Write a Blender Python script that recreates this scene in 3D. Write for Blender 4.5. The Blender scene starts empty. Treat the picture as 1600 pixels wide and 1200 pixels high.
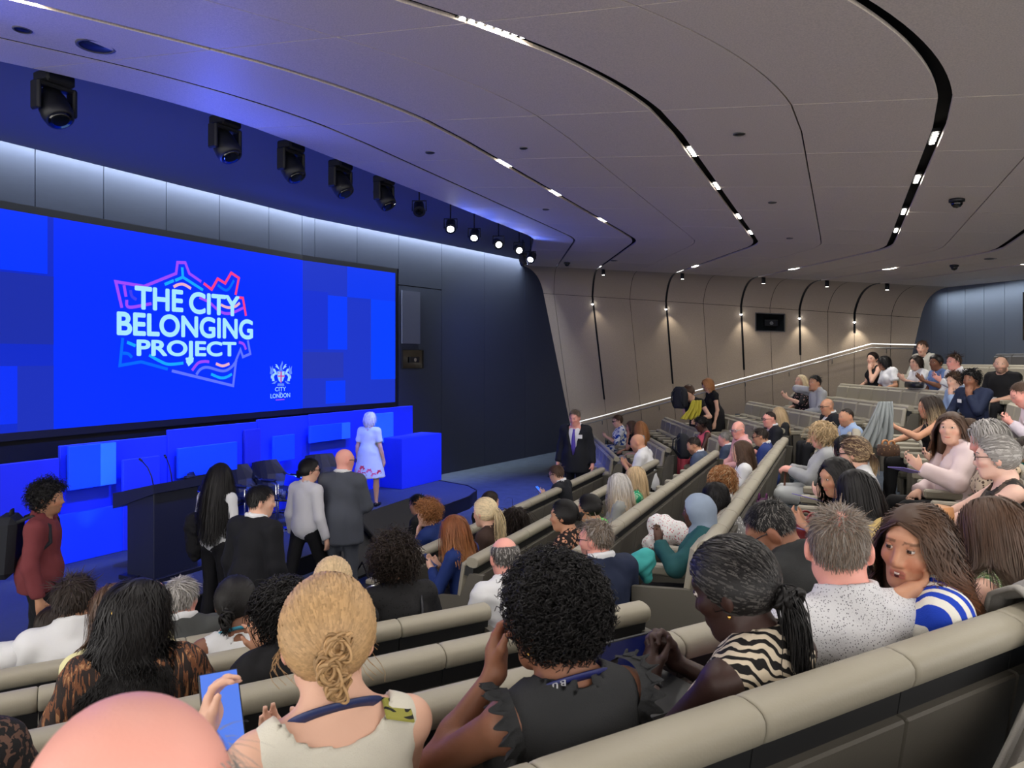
import bpy, bmesh, math, random
import numpy as np
from mathutils import Vector, Matrix, Euler

# ------------------------------------------------------------------ camera, world, exposure
SC = bpy.context.scene
COL = SC.collection
F = 1150.0            # focal length in pixels of the 1600x1200 frame
CU, CV = 800.0, 562.0  # principal column, horizon row
H = 2.65              # camera height above the front floor
cam_d = bpy.data.cameras.new('camera')
cam_d.sensor_width = 36.0
cam_d.lens = 36.0 * F / 1600.0
cam_d.shift_y = -38.0 / 1600.0
cam_d.clip_start = 0.02
cam = bpy.data.objects.new('camera', cam_d)
COL.objects.link(cam)
cam.location = (0, 0, H)
cam.rotation_euler = (math.radians(90), 0, 0)
SC.camera = cam
cam_d.dof.use_dof = True; cam_d.dof.focus_distance = 5.5; cam_d.dof.aperture_fstop = 11.0
wd = bpy.data.worlds.new('world'); SC.world = wd
wd.use_nodes = True
wd.node_tree.nodes['Background'].inputs[0].default_value = (0.63, 0.60, 0.57, 1)
wd.node_tree.nodes['Background'].inputs[1].default_value = 5.2  # even indoor fill, added to lift the ceiling; enters where walls are omitted
SC.view_settings.view_transform = 'Standard'
SC.view_settings.look = 'None'
SC.view_settings.gamma = 1.0
SC.view_settings.exposure = 0.18
SC.view_settings.use_curve_mapping = False
try:
    SC.cycles.max_bounces = 4
    SC.cycles.diffuse_bounces = 3
    SC.cycles.glossy_bounces = 2
    SC.cycles.transmission_bounces = 3
    SC.cycles.adaptive_threshold = 0.07
    SC.cycles.caustics_reflective = False
    SC.cycles.caustics_refractive = False
except Exception:
    pass

STRIP_W = 12.5      # watts of one ceiling slot light
STAGE_BLUE = (0.03, 0.10, 1.0)

# ------------------------------------------------------------------ plan geometry
E1 = np.array([0.41, 0.912]); E1 /= np.linalg.norm(E1)      # along the centre rows
E2 = np.array([E1[1], -E1[0]])                              # away from the stage
AL = math.radians(30.3)
DL = np.array([math.cos(AL), math.sin(AL)])                 # along the near (left) rows
NL = np.array([-math.sin(AL), math.cos(AL)])                # their forward direction

def pix(u, v, Y):
    return Vector(((u - CU) / F * Y, Y, H - (v - CV) / F * Y))
def pl(t, c):
    return E1 * t + E2 * c

# ------------------------------------------------------------------ helpers
def srgb(r, g, b, a=1.0):
    def f(x):
        x /= 255.0
        return x / 12.92 if x <= 0.04045 else ((x + 0.055) / 1.055) ** 2.4
    return (f(r), f(g), f(b), a)

MATS = {}
def mat(name, col, rough=0.6, metal=0.0, emit=None, es=0.0, bump=0.0, bscale=60.0, var=0.0, vscale=8.0, spec=0.5, stretch=None, sheen=0.0):
    if name in MATS: return MATS[name]
    m = bpy.data.materials.new(name); m.use_nodes = True
    nt = m.node_tree; b = nt.nodes['Principled BSDF']
    b.inputs['Base Color'].default_value = col
    b.inputs['Roughness'].default_value = rough
    b.inputs['Metallic'].default_value = metal
    b.inputs['Specular IOR Level'].default_value = spec
    if sheen: b.inputs['Sheen Weight'].default_value = sheen
    if emit is not None:
        b.inputs['Emission Color'].default_value = emit
        b.inputs['Emission Strength'].default_value = es
    if bump or var:
        tc = nt.nodes.new('ShaderNodeTexCoord'); mp = nt.nodes.new('ShaderNodeMapping')
        nt.links.new(tc.outputs['Object'], mp.inputs['Vector'])
        if stretch: mp.inputs['Scale'].default_value = stretch
    if bump:
        n = nt.nodes.new('ShaderNodeTexNoise'); n.inputs['Scale'].default_value = bscale; n.inputs['Detail'].default_value = 4
        bp = nt.nodes.new('ShaderNodeBump'); bp.inputs['Strength'].default_value = bump; bp.inputs['Distance'].default_value = 0.01
        nt.links.new(mp.outputs[0], n.inputs['Vector']); nt.links.new(n.outputs['Fac'], bp.inputs['Height'])
        nt.links.new(bp.outputs[0], b.inputs['Normal'])
    if var:
        n2 = nt.nodes.new('ShaderNodeTexNoise'); n2.inputs['Scale'].default_value = vscale; n2.inputs['Detail'].default_value = 3
        nt.links.new(mp.outputs[0], n2.inputs['Vector'])
        mx = nt.nodes.new('ShaderNodeMix'); mx.data_type = 'RGBA'
        mx.inputs['A'].default_value = tuple(c * (1 - var) for c in col[:3]) + (1,)
        mx.inputs['B'].default_value = tuple(min(1, c * (1 + var)) for c in col[:3]) + (1,)
        nt.links.new(n2.outputs['Fac'], mx.inputs['Factor']); nt.links.new(mx.outputs['Result'], b.inputs['Base Color'])
    MATS[name] = m
    return m

def new_obj(name, me, parent=None, m=None):
    o = bpy.data.objects.new(name, me); COL.objects.link(o)
    if parent is not None: o.parent = parent
    if m is not None and me is not None and not me.materials: me.materials.append(m)
    return o

def mesh_np(name, V, Q, smooth=False, col=None):
    """V (n,3), Q list/array of faces (all quads array or list of lists)"""
    me = bpy.data.meshes.new(name)
    V = np.asarray(V, dtype=np.float32)
    if isinstance(Q, np.ndarray):
        k = Q.shape[1]; nf = Q.shape[0]
        me.vertices.add(len(V)); me.vertices.foreach_set('co', V.ravel())
        me.loops.add(nf * k); me.loops.foreach_set('vertex_index', Q.astype(np.int32).ravel())
        me.polygons.add(nf)
        me.polygons.foreach_set('loop_start', np.arange(0, nf * k, k, dtype=np.int32))
        me.polygons.foreach_set('loop_total', np.full(nf, k, dtype=np.int32))
        if smooth: me.polygons.foreach_set('use_smooth', np.ones(nf, dtype=bool))
        me.update(calc_edges=True); me.validate()
    else:
        me.from_pydata([tuple(map(float, v)) for v in V], [], [list(map(int, q)) for q in Q]); me.update()
        if smooth:
            for p in me.polygons: p.use_smooth = True
    if col is not None:
        ca = me.color_attributes.new('Col', 'FLOAT_COLOR', 'POINT')
        c4 = np.ones((len(V), 4), np.float32); c4[:, :3] = col
        ca.data.foreach_set('color', c4.ravel())
    return me

class MB:
    """collects boxes, tubes and lofts, then links them as one mesh object"""
    def __init__(s): s.v = []; s.f = []; s.n = 0; s.sm = []
    def add(s, V, Fc, smooth=False):
        V = [tuple(map(float, p)) for p in V]
        s.v += V; s.f += [[i + s.n for i in q] for q in Fc]; s.sm += [smooth] * len(Fc); s.n += len(V); return s
    def box(s, x0, x1, y0, y1, z0, z1, M=None):
        P = [(x0, y0, z0), (x1, y0, z0), (x1, y1, z0), (x0, y1, z0), (x0, y0, z1), (x1, y0, z1), (x1, y1, z1), (x0, y1, z1)]
        if M is not None: P = [tuple(M @ Vector(p)) for p in P]
        return s.add(P, [[3, 2, 1, 0], [4, 5, 6, 7], [0, 1, 5, 4], [1, 2, 6, 5], [2, 3, 7, 6], [3, 0, 4, 7]])
    def bbox(s, x0, x1, y0, y1, z0, z1, r=0.01, M=None):
        """box with chamfered edges"""
        c = [((x0 + x1) / 2), ((y0 + y1) / 2), ((z0 + z1) / 2)]; h = [(x1 - x0) / 2, (y1 - y0) / 2, (z1 - z0) / 2]
        r = min(r, min(h) * 0.98)
        V = []; idx = {}
        for sx in (-1, 1):
            for sy in (-1, 1):
                for sz in (-1, 1):
                    for ax in range(3):
                        o = [h[0] - r, h[1] - r, h[2] - r]; o[ax] = h[ax]
                        p = (c[0] + sx * o[0], c[1] + sy * o[1], c[2] + sz * o[2])
                        idx[(sx, sy, sz, ax)] = len(V); V.append(p if M is None else tuple(M @ Vector(p)))
        Fc = []
        for ax in range(3):
            b, d = (ax + 1) % 3, (ax + 2) % 3
            for sg in (-1, 1):
                q = []
                for (p, k) in ((-1, -1), (1, -1), (1, 1), (-1, 1)):
                    t = [0, 0, 0]; t[ax] = sg; t[b] = p; t[d] = k; q.append(idx[(t[0], t[1], t[2], ax)])
                Fc.append(q if sg > 0 else q[::-1])
        for ax in range(3):       # edges
            b, d = (ax + 1) % 3, (ax + 2) % 3
            for p in (-1, 1):
                for k in (-1, 1):
                    t0 = [0, 0, 0]; t0[ax] = -1; t0[b] = p; t0[d] = k; t1 = list(t0); t1[ax] = 1
                    q = [idx[(*t0, b)], idx[(*t1, b)], idx[(*t1, d)], idx[(*t0, d)]]
                    Fc.append(q if p * k > 0 else q[::-1])
        for sx in (-1, 1):
            for sy in (-1, 1):
                for sz in (-1, 1):
                    q = [idx[(sx, sy, sz, a)] for a in range(3)]
                    Fc.append(q if sx * sy * sz > 0 else q[::-1])
        return s.add(V, Fc)
    def tube(s, pts, r, n=8, cap=True, smooth=True):
        pts = [Vector(p) for p in pts]; rr = r if isinstance(r, (list, tuple)) else [r] * len(pts)
        V = []; up = Vector((0, 0, 1)); prev = None
        for i, p in enumerate(pts):
            t = (pts[min(i + 1, len(pts) - 1)] - pts[max(i - 1, 0)]).normalized()
            if prev is None:
                a = t.cross(up if abs(t.z) < 0.95 else Vector((1, 0, 0))).normalized()
            else:
                a = (prev - t * prev.dot(t)).normalized()
            prev = a; b = t.cross(a)
            for k in range(n):
                an = 2 * math.pi * k / n
                V.append(p + (a * math.cos(an) + b * math.sin(an)) * rr[i])
        Fc = []
        for i in range(len(pts) - 1):
            for k in range(n):
                k2 = (k + 1) % n
                Fc.append([i * n + k, i * n + k2, (i + 1) * n + k2, (i + 1) * n + k])
        s.add(V, Fc, smooth)
        if cap:
            m = s.n - len(V)
            s.f += [[m + k for k in range(n)][::-1], [m + (len(pts) - 1) * n + k for k in range(n)]]; s.sm += [False, False]
        return s
    def prism(s, poly, z0, z1, M=None):
        n = len(poly)
        V = [(p[0], p[1], z0) for p in poly] + [(p[0], p[1], z1) for p in poly]
        if M is not None: V = [tuple(M @ Vector(p)) for p in V]
        return s.add(V, [list(range(n))[::-1], list(range(n, 2 * n))] + [[i, (i + 1) % n, n + (i + 1) % n, n + i] for i in range(n)])
    def loft(s, rings, closed=True, cap=True, smooth=True):
        n = len(rings[0]); V = [p for r in rings for p in r]; Fc = []
        for i in range(len(rings) - 1):
            for k in range(n if closed else n - 1):
                k2 = (k + 1) % n
                Fc.append([i * n + k, i * n + k2, (i + 1) * n + k2, (i + 1) * n + k])
        s.add(V, Fc, smooth)
        if cap and closed:
            m = s.n - len(V)
            s.f += [[m + k for k in range(n)][::-1], [m + (len(rings) - 1) * n + k for k in range(n)]]; s.sm += [False, False]
        return s
    def lathe(s, prof, n=16, M=None):
        rings = []
        for (r, z) in prof:
            rg = [Vector((r * math.cos(2 * math.pi * k / n), r * math.sin(2 * math.pi * k / n), z)) for k in range(n)]
            rings.append([M @ p if M is not None else p for p in rg])
        return s.loft(rings)
    def mesh(s, name):
        me = bpy.data.meshes.new(name); me.from_pydata(s.v, [], s.f); me.update()
        me.polygons.foreach_set('use_smooth', np.array(s.sm, dtype=bool))
        return me
    def build(s, name, m=None, parent=None):
        return new_obj(name, s.mesh(name), parent, m)

def tag(o, label=None, cat=None, group=None, kind=None):
    if label: o['label'] = label
    if cat: o['category'] = cat
    if group: o['group'] = group
    if kind: o['kind'] = kind
    return o
def empty(name, loc=(0, 0, 0), rz=0.0, sc=1.0):
    o = bpy.data.objects.new(name, None); COL.objects.link(o); o.empty_display_size = 0.1
    o.location = loc; o.rotation_euler = (0, 0, rz); o.scale = (sc, sc, sc); return o
def yaw_of(f):
    return math.atan2(-f[0], f[1])
def struct(o): o['kind'] = 'structure'; return o
def area(name, loc, size, power, color, direc=(0, 0, -1), spread=math.pi, sy=None, rotz=0.0):
    d = bpy.data.lights.new(name, 'AREA'); d.energy = power; d.color = color; d.spread = spread
    d.size = size
    if sy: d.shape = 'RECTANGLE'; d.size_y = sy
    o = bpy.data.objects.new(name, d); COL.objects.link(o); o.location = loc
    q = Vector(direc).to_track_quat('-Z', 'Y'); o.rotation_euler = q.to_euler()
    if rotz: o.rotation_euler.z += rotz
    return o
def spot(name, loc, target, power, color, angle=40, blend=0.6, r=0.05):
    d = bpy.data.lights.new(name, 'SPOT'); d.energy = power; d.color = color; d.spot_size = math.radians(angle); d.spot_blend = blend; d.shadow_soft_size = r
    o = bpy.data.objects.new(name, d); COL.objects.link(o); o.location = loc
    o.rotation_euler = (Vector(target) - Vector(loc)).to_track_quat('-Z', 'Y').to_euler(); return o
# ------------------------------------------------------------------ materials of the room
def wood_mat(name, col, sc=(1, 1, 1)):
    m = mat(name, col, rough=0.55, spec=0.3)
    nt = m.node_tree; b = nt.nodes['Principled BSDF']
    tc = nt.nodes.new('ShaderNodeTexCoord'); mp = nt.nodes.new('ShaderNodeMapping'); mp.inputs['Scale'].default_value = sc
    nt.links.new(tc.outputs['Object'], mp.inputs['Vector'])
    n = nt.nodes.new('ShaderNodeTexNoise'); n.inputs['Scale'].default_value = 6; n.inputs['Detail'].default_value = 5
    nt.links.new(mp.outputs[0], n.inputs['Vector'])
    r = nt.nodes.new('ShaderNodeValToRGB')
    r.color_ramp.elements[0].position = 0.3; r.color_ramp.elements[0].color = tuple(c * 0.86 for c in col[:3]) + (1,)
    r.color_ramp.elements[1].position = 0.7; r.color_ramp.elements[1].color = tuple(min(1, c * 1.1) for c in col[:3]) + (1,)
    nt.links.new(n.outputs['Fac'], r.inputs['Fac']); nt.links.new(r.outputs['Color'], b.inputs['Base Color'])
    bp = nt.nodes.new('ShaderNodeBump'); bp.inputs['Strength'].default_value = 0.12; bp.inputs['Distance'].default_value = 0.004
    nt.links.new(n.outputs['Fac'], bp.inputs['Height']); nt.links.new(bp.outputs[0], b.inputs['Normal'])
    return m
M_WOODC = wood_mat('ceiling_veneer', srgb(222, 208, 192), (18, 18, 1))
M_WOODW = wood_mat('wall_veneer', srgb(182, 165, 144), (22, 22, 1.2))
M_BLACK = mat('black_void', srgb(9, 9, 10), 0.9)
M_BLKMET = mat('black_metal', srgb(22, 22, 25), 0.45, 0.3)
M_NAVYWALL = mat('navy_fabric_wall', srgb(46, 53, 70), 0.85, bump=0.15, bscale=220, var=0.06, vscale=5, stretch=(1, 1, 8))
M_REARWALL = mat('slate_blue_wall', srgb(86, 94, 106), 0.8, bump=0.1, bscale=200)
M_SOFFIT = mat('soffit_dark', srgb(112, 114, 126), 0.8)
M_CARPET = mat('carpet_slate', srgb(74, 84, 96), 0.95, bump=0.5, bscale=160, var=0.35, vscale=5)
M_STAGE = mat('stage_carpet', srgb(64, 70, 86), 0.95, bump=0.4, bscale=240, var=0.12, vscale=20)
M_STEEL = mat('brushed_steel', srgb(200, 200, 200), 0.3, 1.0)
M_LIGHT = mat('lamp_white', (1, 1, 1, 1), emit=(1.0, 0.96, 0.88, 1), es=14.0)
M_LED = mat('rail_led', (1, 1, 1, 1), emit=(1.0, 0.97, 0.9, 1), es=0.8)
M_SPOTON = mat('lamp_spot_on', (1, 1, 1, 1), emit=(0.95, 0.97, 1.0, 1), es=18.0)
M_BLKPLAST = mat('black_plastic', srgb(20, 21, 25), 0.5)
M_GREYPL = mat('grey_plastic', srgb(90, 88, 86), 0.6)
M_GLASSDARK = mat('dark_glass', srgb(10, 12, 14), 0.08, spec=0.8)

# ------------------------------------------------------------------ floor and tiers
NROW = 10
CK = [-3.44 + 0.9 * k for k in range(NROW)]
QK = [5.1, 4.26, 3.42, 2.55, 1.79, 1.04, 0.25, -0.6, -1.45, -2.3]
XK = [4.96 + 0.912 * c for c in CK]
ZK = [0.2 * k for k in range(NROW)]
T2 = 12.1
def corner1(c, q):
    t = (q - NL.dot(E2) * c) / NL.dot(E1)
    return pl(t, c), t
TK1 = [corner1(CK[k], QK[k])[1] for k in range(NROW)]

fl = MB().box(-16, 14, -8, 26, -0.1, 0.0).build('floor', M_CARPET); struct(fl)
def rowline(k, back=0.06):
    """plan polyline of the rear edge of tier k: left end, corner, corner, right end"""
    if k < 0:
        c, q, x = CK[0] - 0.95, QK[0] + 0.85, XK[0] - 0.87
    else:
        c, q, x = CK[k] + back, QK[k] - back, XK[k] + back
    K1, t = corner1(c, q); K2 = pl((x - E2[0] * c) / E1[0], c)
    L0 = NL * q + DL * (-5.5)
    y_end = (20.6 - 0.41 * x) / 0.912
    return [L0, K1, K2, np.array([x, y_end])]
for k in range(1, NROW):
    a, b = rowline(k - 1), rowline(k)
    poly = a + b[::-1]
    o = MB().prism(poly[::-1], 0.0, ZK[k]).build('floor_tier', M_CARPET); struct(o)

# ------------------------------------------------------------------ ceiling: veneer panels between slots
def zc(p):
    """height of the sloping ceiling above a plan point"""
    return H + 1.78 - 0.095 * (E2[0] * p[0] + E2[1] * p[1])
T1C, T2C, LF1, LF2 = 4.8, 12.7, 1.35, 0.5
WALL0, LEAN = 19.9, 0.385           # leaning wall: e1 = WALL0 - LEAN*(z-H)
def wall_e1(z): return WALL0 - LEAN * (z - H)
COVE_H, COVE_D = 0.60, 0.90
K1C = LEAN * COVE_H / E1[1]
def wall_line(X):
    """where the plane x = X meets the timber wall: joint point (x, y, zj), ceiling start y and z, and e2 of the joint"""
    e2 = -3.0; y = 17.0
    for _ in range(25):
        zA = zc((X, y - K1C - COVE_D)); zj = zA - COVE_H; e1j = wall_e1(zj); e2 = (X - E1[0] * e1j) / E2[0]; y = E1[1] * e1j + E2[1] * e2
    return y, zj, y - K1C - COVE_D, zA, e2
def dend(c):
    K2 = pl(T2C, c); return wall_line(K2[0])[2] - K2[1]
def CP(c, s):
    """plan point of the ceiling curve c at station s (left wing < T1C < centre < T2C < right wing to T2C+3)"""
    K1, K2 = pl(T1C, c), pl(T2C, c); dR = dend(c)
    if s < T1C - LF1: return K1 + DL * (s - T1C)
    if s < T1C + LF1:
        u = (s - T1C + LF1) / (2 * LF1); A = K1 - DL * LF1; B = K1 + E1 * LF1
        return A * (1 - u) ** 2 + K1 * 2 * u * (1 - u) + B * u * u
    if s < T2C - LF2: return pl(s, c)
    sr = LF2 / dR * 3
    if s < T2C + sr:
        u = (s - T2C + LF2) / (LF2 + sr); A = pl(T2C - LF2, c); B = K2 + np.array([0, LF2])
        return A * (1 - u) ** 2 + K2 * 2 * u * (1 - u) + B * u * u
    return K2 + np.array([0, (s - T2C) / 3 * dR])
STN = [-5.6, -4.1, -2.6, -1.1, 0.4, 1.9, 3.6, 5.57, 6.94, 8.31, 9.68, 11.05, 12.35, 13.7, 14.7, 15.7]
CH = {-3.3: 0.07, -1.27: 0.08, 0.65: 0.085, 2.05: 0.08, 3.3: 0.07}      # slots and their widths
CURV = [-5.25, -4.43, -3.3, -2.25, -1.27, -0.3, 0.65, 1.35, 2.05, 2.7, 3.3, 4.1, 5.0]
ceil_back = bpy.data.objects.new('ceiling', None)
def slab(pa, pb, zf, th, name, m, parent=None):
    """strip between two plan polylines, slab of thickness th above zf"""
    n = len(pa); V = []
    for dz in (0, th):
        for P in (pa, pb):
            for p in P: V.append((p[0], p[1], zf(p) + dz))
    Fc = []
    for i in range(n - 1):
        Fc.append([i, i + 1, n + i + 1, n + i]); Fc.append([2 * n + i, 3 * n + i, 3 * n + i + 1, 2 * n + i + 1])
        Fc.append([i, 2 * n + i, 2 * n + i + 1, i + 1]); Fc.append([n + i, n + i + 1, 3 * n + i + 1, 3 * n + i])
    Fc.append([0, n, 3 * n, 2 * n]); Fc.append([n - 1, 3 * n - 1, 4 * n - 1, 2 * n - 1])
    return MB().add(V, Fc).build(name, m, parent)
def polyc(c, s0, s1, n): return [CP(c, s0 + (s1 - s0) * i / (n - 1)) for i in range(n)]
# the dark void above the panels
ss = [-7 + 0.25 * i for i in range(int(22.7 / 0.25) + 1)]
ss = [s for s in ss if s <= 15.7] + [15.7]
ceil = slab([CP(-5.25, s) for s in ss], [CP(6.5, s) for s in ss], lambda p: zc(p) + 0.09, 0.1, 'ceiling', M_BLACK); struct(ceil)
for i in range(len(CURV) - 1):
    c0, c1 = CURV[i], CURV[i + 1]
    g0 = CH.get(c0, 0.012) / 2; g1 = CH.get(c1, 0.012) / 2
    if c0 == -4.43: g0 = 0.02
    if c1 == -4.43: g1 = 0.02
    if i == 0: g0 = 0
    for j in range(len(STN) - 1):
        s0, s1 = STN[j] + 0.005, STN[j + 1] - 0.005
        if s0 < -3 and c1 > 2: continue
        n = 14 if (s0 < T1C < s1 or s0 < T2C < s1 or s1 > T2C) else 3
        slab(polyc(c0 + g0, s0, s1, n), polyc(c1 - g1, s0, s1, n), zc, 0.025, 'ceiling_panel', M_WOODC, ceil)
slab([CP(5.0, s) for s in ss], [CP(6.4, s) for s in ss], zc, 0.025, 'ceiling_panel', M_WOODC, ceil)
# thin twin rail in the double joint
for off in (-0.006, 0.008):
    pts = [CP(-4.43 + off, -5 + 0.2 * i) for i in range(104)]
    MB().tube([(p[0], p[1], zc(p) + 0.004) for p in pts], 0.004, 4, smooth=False).build('joint_rail', M_BLKMET, ceil)

# slot lights: short strips sitting in the slots, each a lamp of its own
def strip_light(c, s, ln, label, on=True, power=None):
    ds = ln / 2 * (1 if s < T2C else 3 / dend(c))
    a, b = CP(c, s - ds), CP(c, s + ds); mid = (a + b) / 2
    root = empty('slot_light', (mid[0], mid[1], zc(mid) + 0.012), math.atan2(b[1] - a[1], b[0] - a[0]))
    L = np.linalg.norm(b - a) / 2
    MB().box(-L, L, -0.03, 0.03, 0.012, 0.04).build('housing', M_BLKMET, root)
    k = max(3, int(2 * L / 0.06))
    for q in range(k):
        x = -L + (q + 0.5) * 2 * L / k
        MB().lathe([(0.006, 0.012), (0.019, 0.004), (0.021, 0.0), (0.001, 0.0015)], 10, Matrix.Translation((x, 0, 0))).build('lens', M_LIGHT, root)
    tag(root, label, 'ceiling light', 'slot lights in the ceiling channels')
    d = bpy.data.lights.new('slot_light_beam', 'AREA'); d.shape = 'RECTANGLE'; d.size = 2 * L; d.size_y = 0.05
    d.energy = STRIP_W if power is None else power; d.color = (1.0, 0.95, 0.88); d.spread = math.radians(165)
    lo = bpy.data.objects.new('slot_light_beam', d); COL.objects.link(lo); lo.parent = root; lo.location = (0, 0, -0.004)
ORD = ['first', 'second', 'third', 'fourth', 'fifth', 'sixth', 'seventh', 'eighth', 'ninth', 'tenth', 'eleventh', 'twelfth', 'thirteenth', 'fourteenth', 'fifteenth', 'sixteenth']
def unproj(u, v):
    a = (u - CU) / F; b = (CV - v) / F
    Y = 1.78 / (b + 0.095 * (E2[0] * a + E2[1]))
    p = np.array([a * Y, Y]); return E1.dot(p), E2.dot(p), p
for (c, us, nm) in ((-1.27, [(1080, 240), (1118, 293), (1157, 340), (1176, 365)], 'middle'),
                    (0.65, [(1450, 220), (1427, 283), (1407, 333), (1394, 362)], 'right-hand'),
                    (-3.3, [(780, 257), (865, 303), (937, 345)], 'left-hand')):
    for i, (u, v) in enumerate(us):
        t, _, _ = unproj(u, v)
        strip_light(c, t, 0.34, 'lit lamp strip in the %s ceiling slot, %s from the top' % (nm, ORD[i + (1 if c < 0 else 0)]))
strip_light(-1.27, 3.75, 0.5, 'bright lamp strip in the ceiling slot at the top edge, middle')
strip_light(-3.3, 2.3, 0.55, 'bright lamp strip in the ceiling slot at the top left corner')
for n_, (c, s) in enumerate(((2.05, 7.5), (2.05, 10.5), (3.3, 6.5), (3.3, 10), (0.65, 3.4), (0.65, 1.0), (2.05, 2.0), (-1.27, 1.2), (2.05, 4.5), (0.65, -1.4), (-1.27, -1.4), (3.3, 13.4), (2.05, 14.2), (0.65, 14.6), (-1.27, 14.8))):
    strip_light(c, s, 0.4, 'small lamp strip in an outer ceiling slot, %s of the row' % ORD[n_], power=STRIP_W * (2.0 if s > 6 else 1.0))

# round fittings of the ceiling
def disc(u, v, r, label, kind='ceiling_speaker', m=None, dome=False):
    t, c, p = unproj(u, v)
    root = empty(kind, (p[0], p[1], zc(p)))
    if dome:
        MB().lathe([(r, 0.0), (r, -0.03), (r * 0.85, -0.035)], 16).build('base', M_BLKPLAST, root)
        MB().lathe([(r * 0.8, -0.03), (r * 0.72, -0.06), (r * 0.45, -0.085), (0.004, -0.095)], 16).build('dome', M_GLASSDARK, root)
    else:
        MB().lathe([(r, 0.002), (r, -0.006), (r * 0.86, -0.01), (r * 0.84, -0.004)], 20).build('rim', m or M_GREYPL, root)
        MB().lathe([(r * 0.83, 0.0), (r * 0.83, -0.004), (0.002, -0.005)], 20).build('grille', M_BLKMET, root)
    tag(root, label, 'ceiling fitting')
disc(150, 72, 0.13, 'large round loudspeaker grille in the blue-lit ceiling')
disc(35, 46, 0.06, 'small round fitting in the blue-lit ceiling by the top left lamp strip')
disc(1155, 209, 0.05, 'round sensor in the ceiling, nearest of three in the middle band')
disc(1207, 316, 0.05, 'round sensor in the ceiling, second of three in the middle band')
disc(1234, 372, 0.05, 'round sensor in the ceiling, farthest of three in the middle band')
disc(672, 238, 0.05, 'round sensor in the ceiling above the moving stage lamps')
disc(818, 231, 0.04, 'tiny round sensor between two ceiling slots')
disc(853, 327, 0.05, 'round sensor in the ceiling above the lit stage spots')
disc(960, 407, 0.09, 'round loudspeaker grille where ceiling meets timber wall')
disc(1548, 404, 0.09, 'round loudspeaker grille over the rear rows')
disc(1495, 311, 0.075, 'black dome camera on the ceiling right of the right-hand slot', 'dome_camera', dome=True)
disc(1491, 414, 0.07, 'small black dome camera over the rear rows', 'dome_camera', dome=True)
disc(886, 410, 0.08, 'black dome camera beside the stage end of the timber wall', 'dome_camera', dome=True)

# ------------------------------------------------------------------ leaning timber wall with cove
wall_r = bpy.data.objects.new('wall_right', None)
def cove_pts(X, n=11, off=0.0):
    """points of the cove from the ceiling down to the joint, in the plane x = X"""
    y, zj, yA, zA, e2 = wall_line(X); A = np.array([yA, zA]); K = np.array([y - K1C, zc((X, y - K1C))]); B = np.array([y, zj]); out = []
    for i_ in range(n):
        u = i_ / (n - 1); p = A * (1 - u) ** 2 + K * 2 * u * (1 - u) + B * u * u; out.append((X, p[0] - off, p[1]))
    return out
def wpt(e2, e1, z):
    p = pl(e1, e2); return (p[0], p[1], z)
WX = [pl(T2C, c)[0] for c in CURV[1:-1]]
WX = [WX[0] - 2.4] + WX + [9.62]
bk = []
for X in (WX[0], WX[-1]):
    e2 = wall_line(X)[4]
    bk.append([(p[0], p[1] + 0.06, p[2] + 0.03) for p in cove_pts(X)] + [wpt(e2, wall_e1(-0.1) + 0.05, -0.1)])
wallr = MB().loft(bk, closed=False, cap=False, smooth=False).build('wall_right', M_BLACK); struct(wallr)
for i in range(len(WX) - 1):
    a, b = WX[i] + 0.005, WX[i + 1] - 0.005
    if i == len(WX) - 2: b = WX[-1]
    MB().loft([cove_pts(a), cove_pts((a + b) / 2), cove_pts(b)], closed=False, cap=False, smooth=True).build('cove_panel', M_WOODW, wallr)
    rings = []
    for X in (a, b):
        y, zj, yA, zA, e2 = wall_line(X); z1 = zj - 0.01
        rings.append([wpt(e2, wall_e1(z1), z1), wpt(e2, wall_e1(0), 0.0), wpt(e2, wall_e1(0) + 0.03, 0.0), wpt(e2, wall_e1(z1) + 0.03, z1)])
    MB().loft(rings, closed=True, cap=True, smooth=False).build('wall_panel', M_WOODW, wallr)
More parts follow.
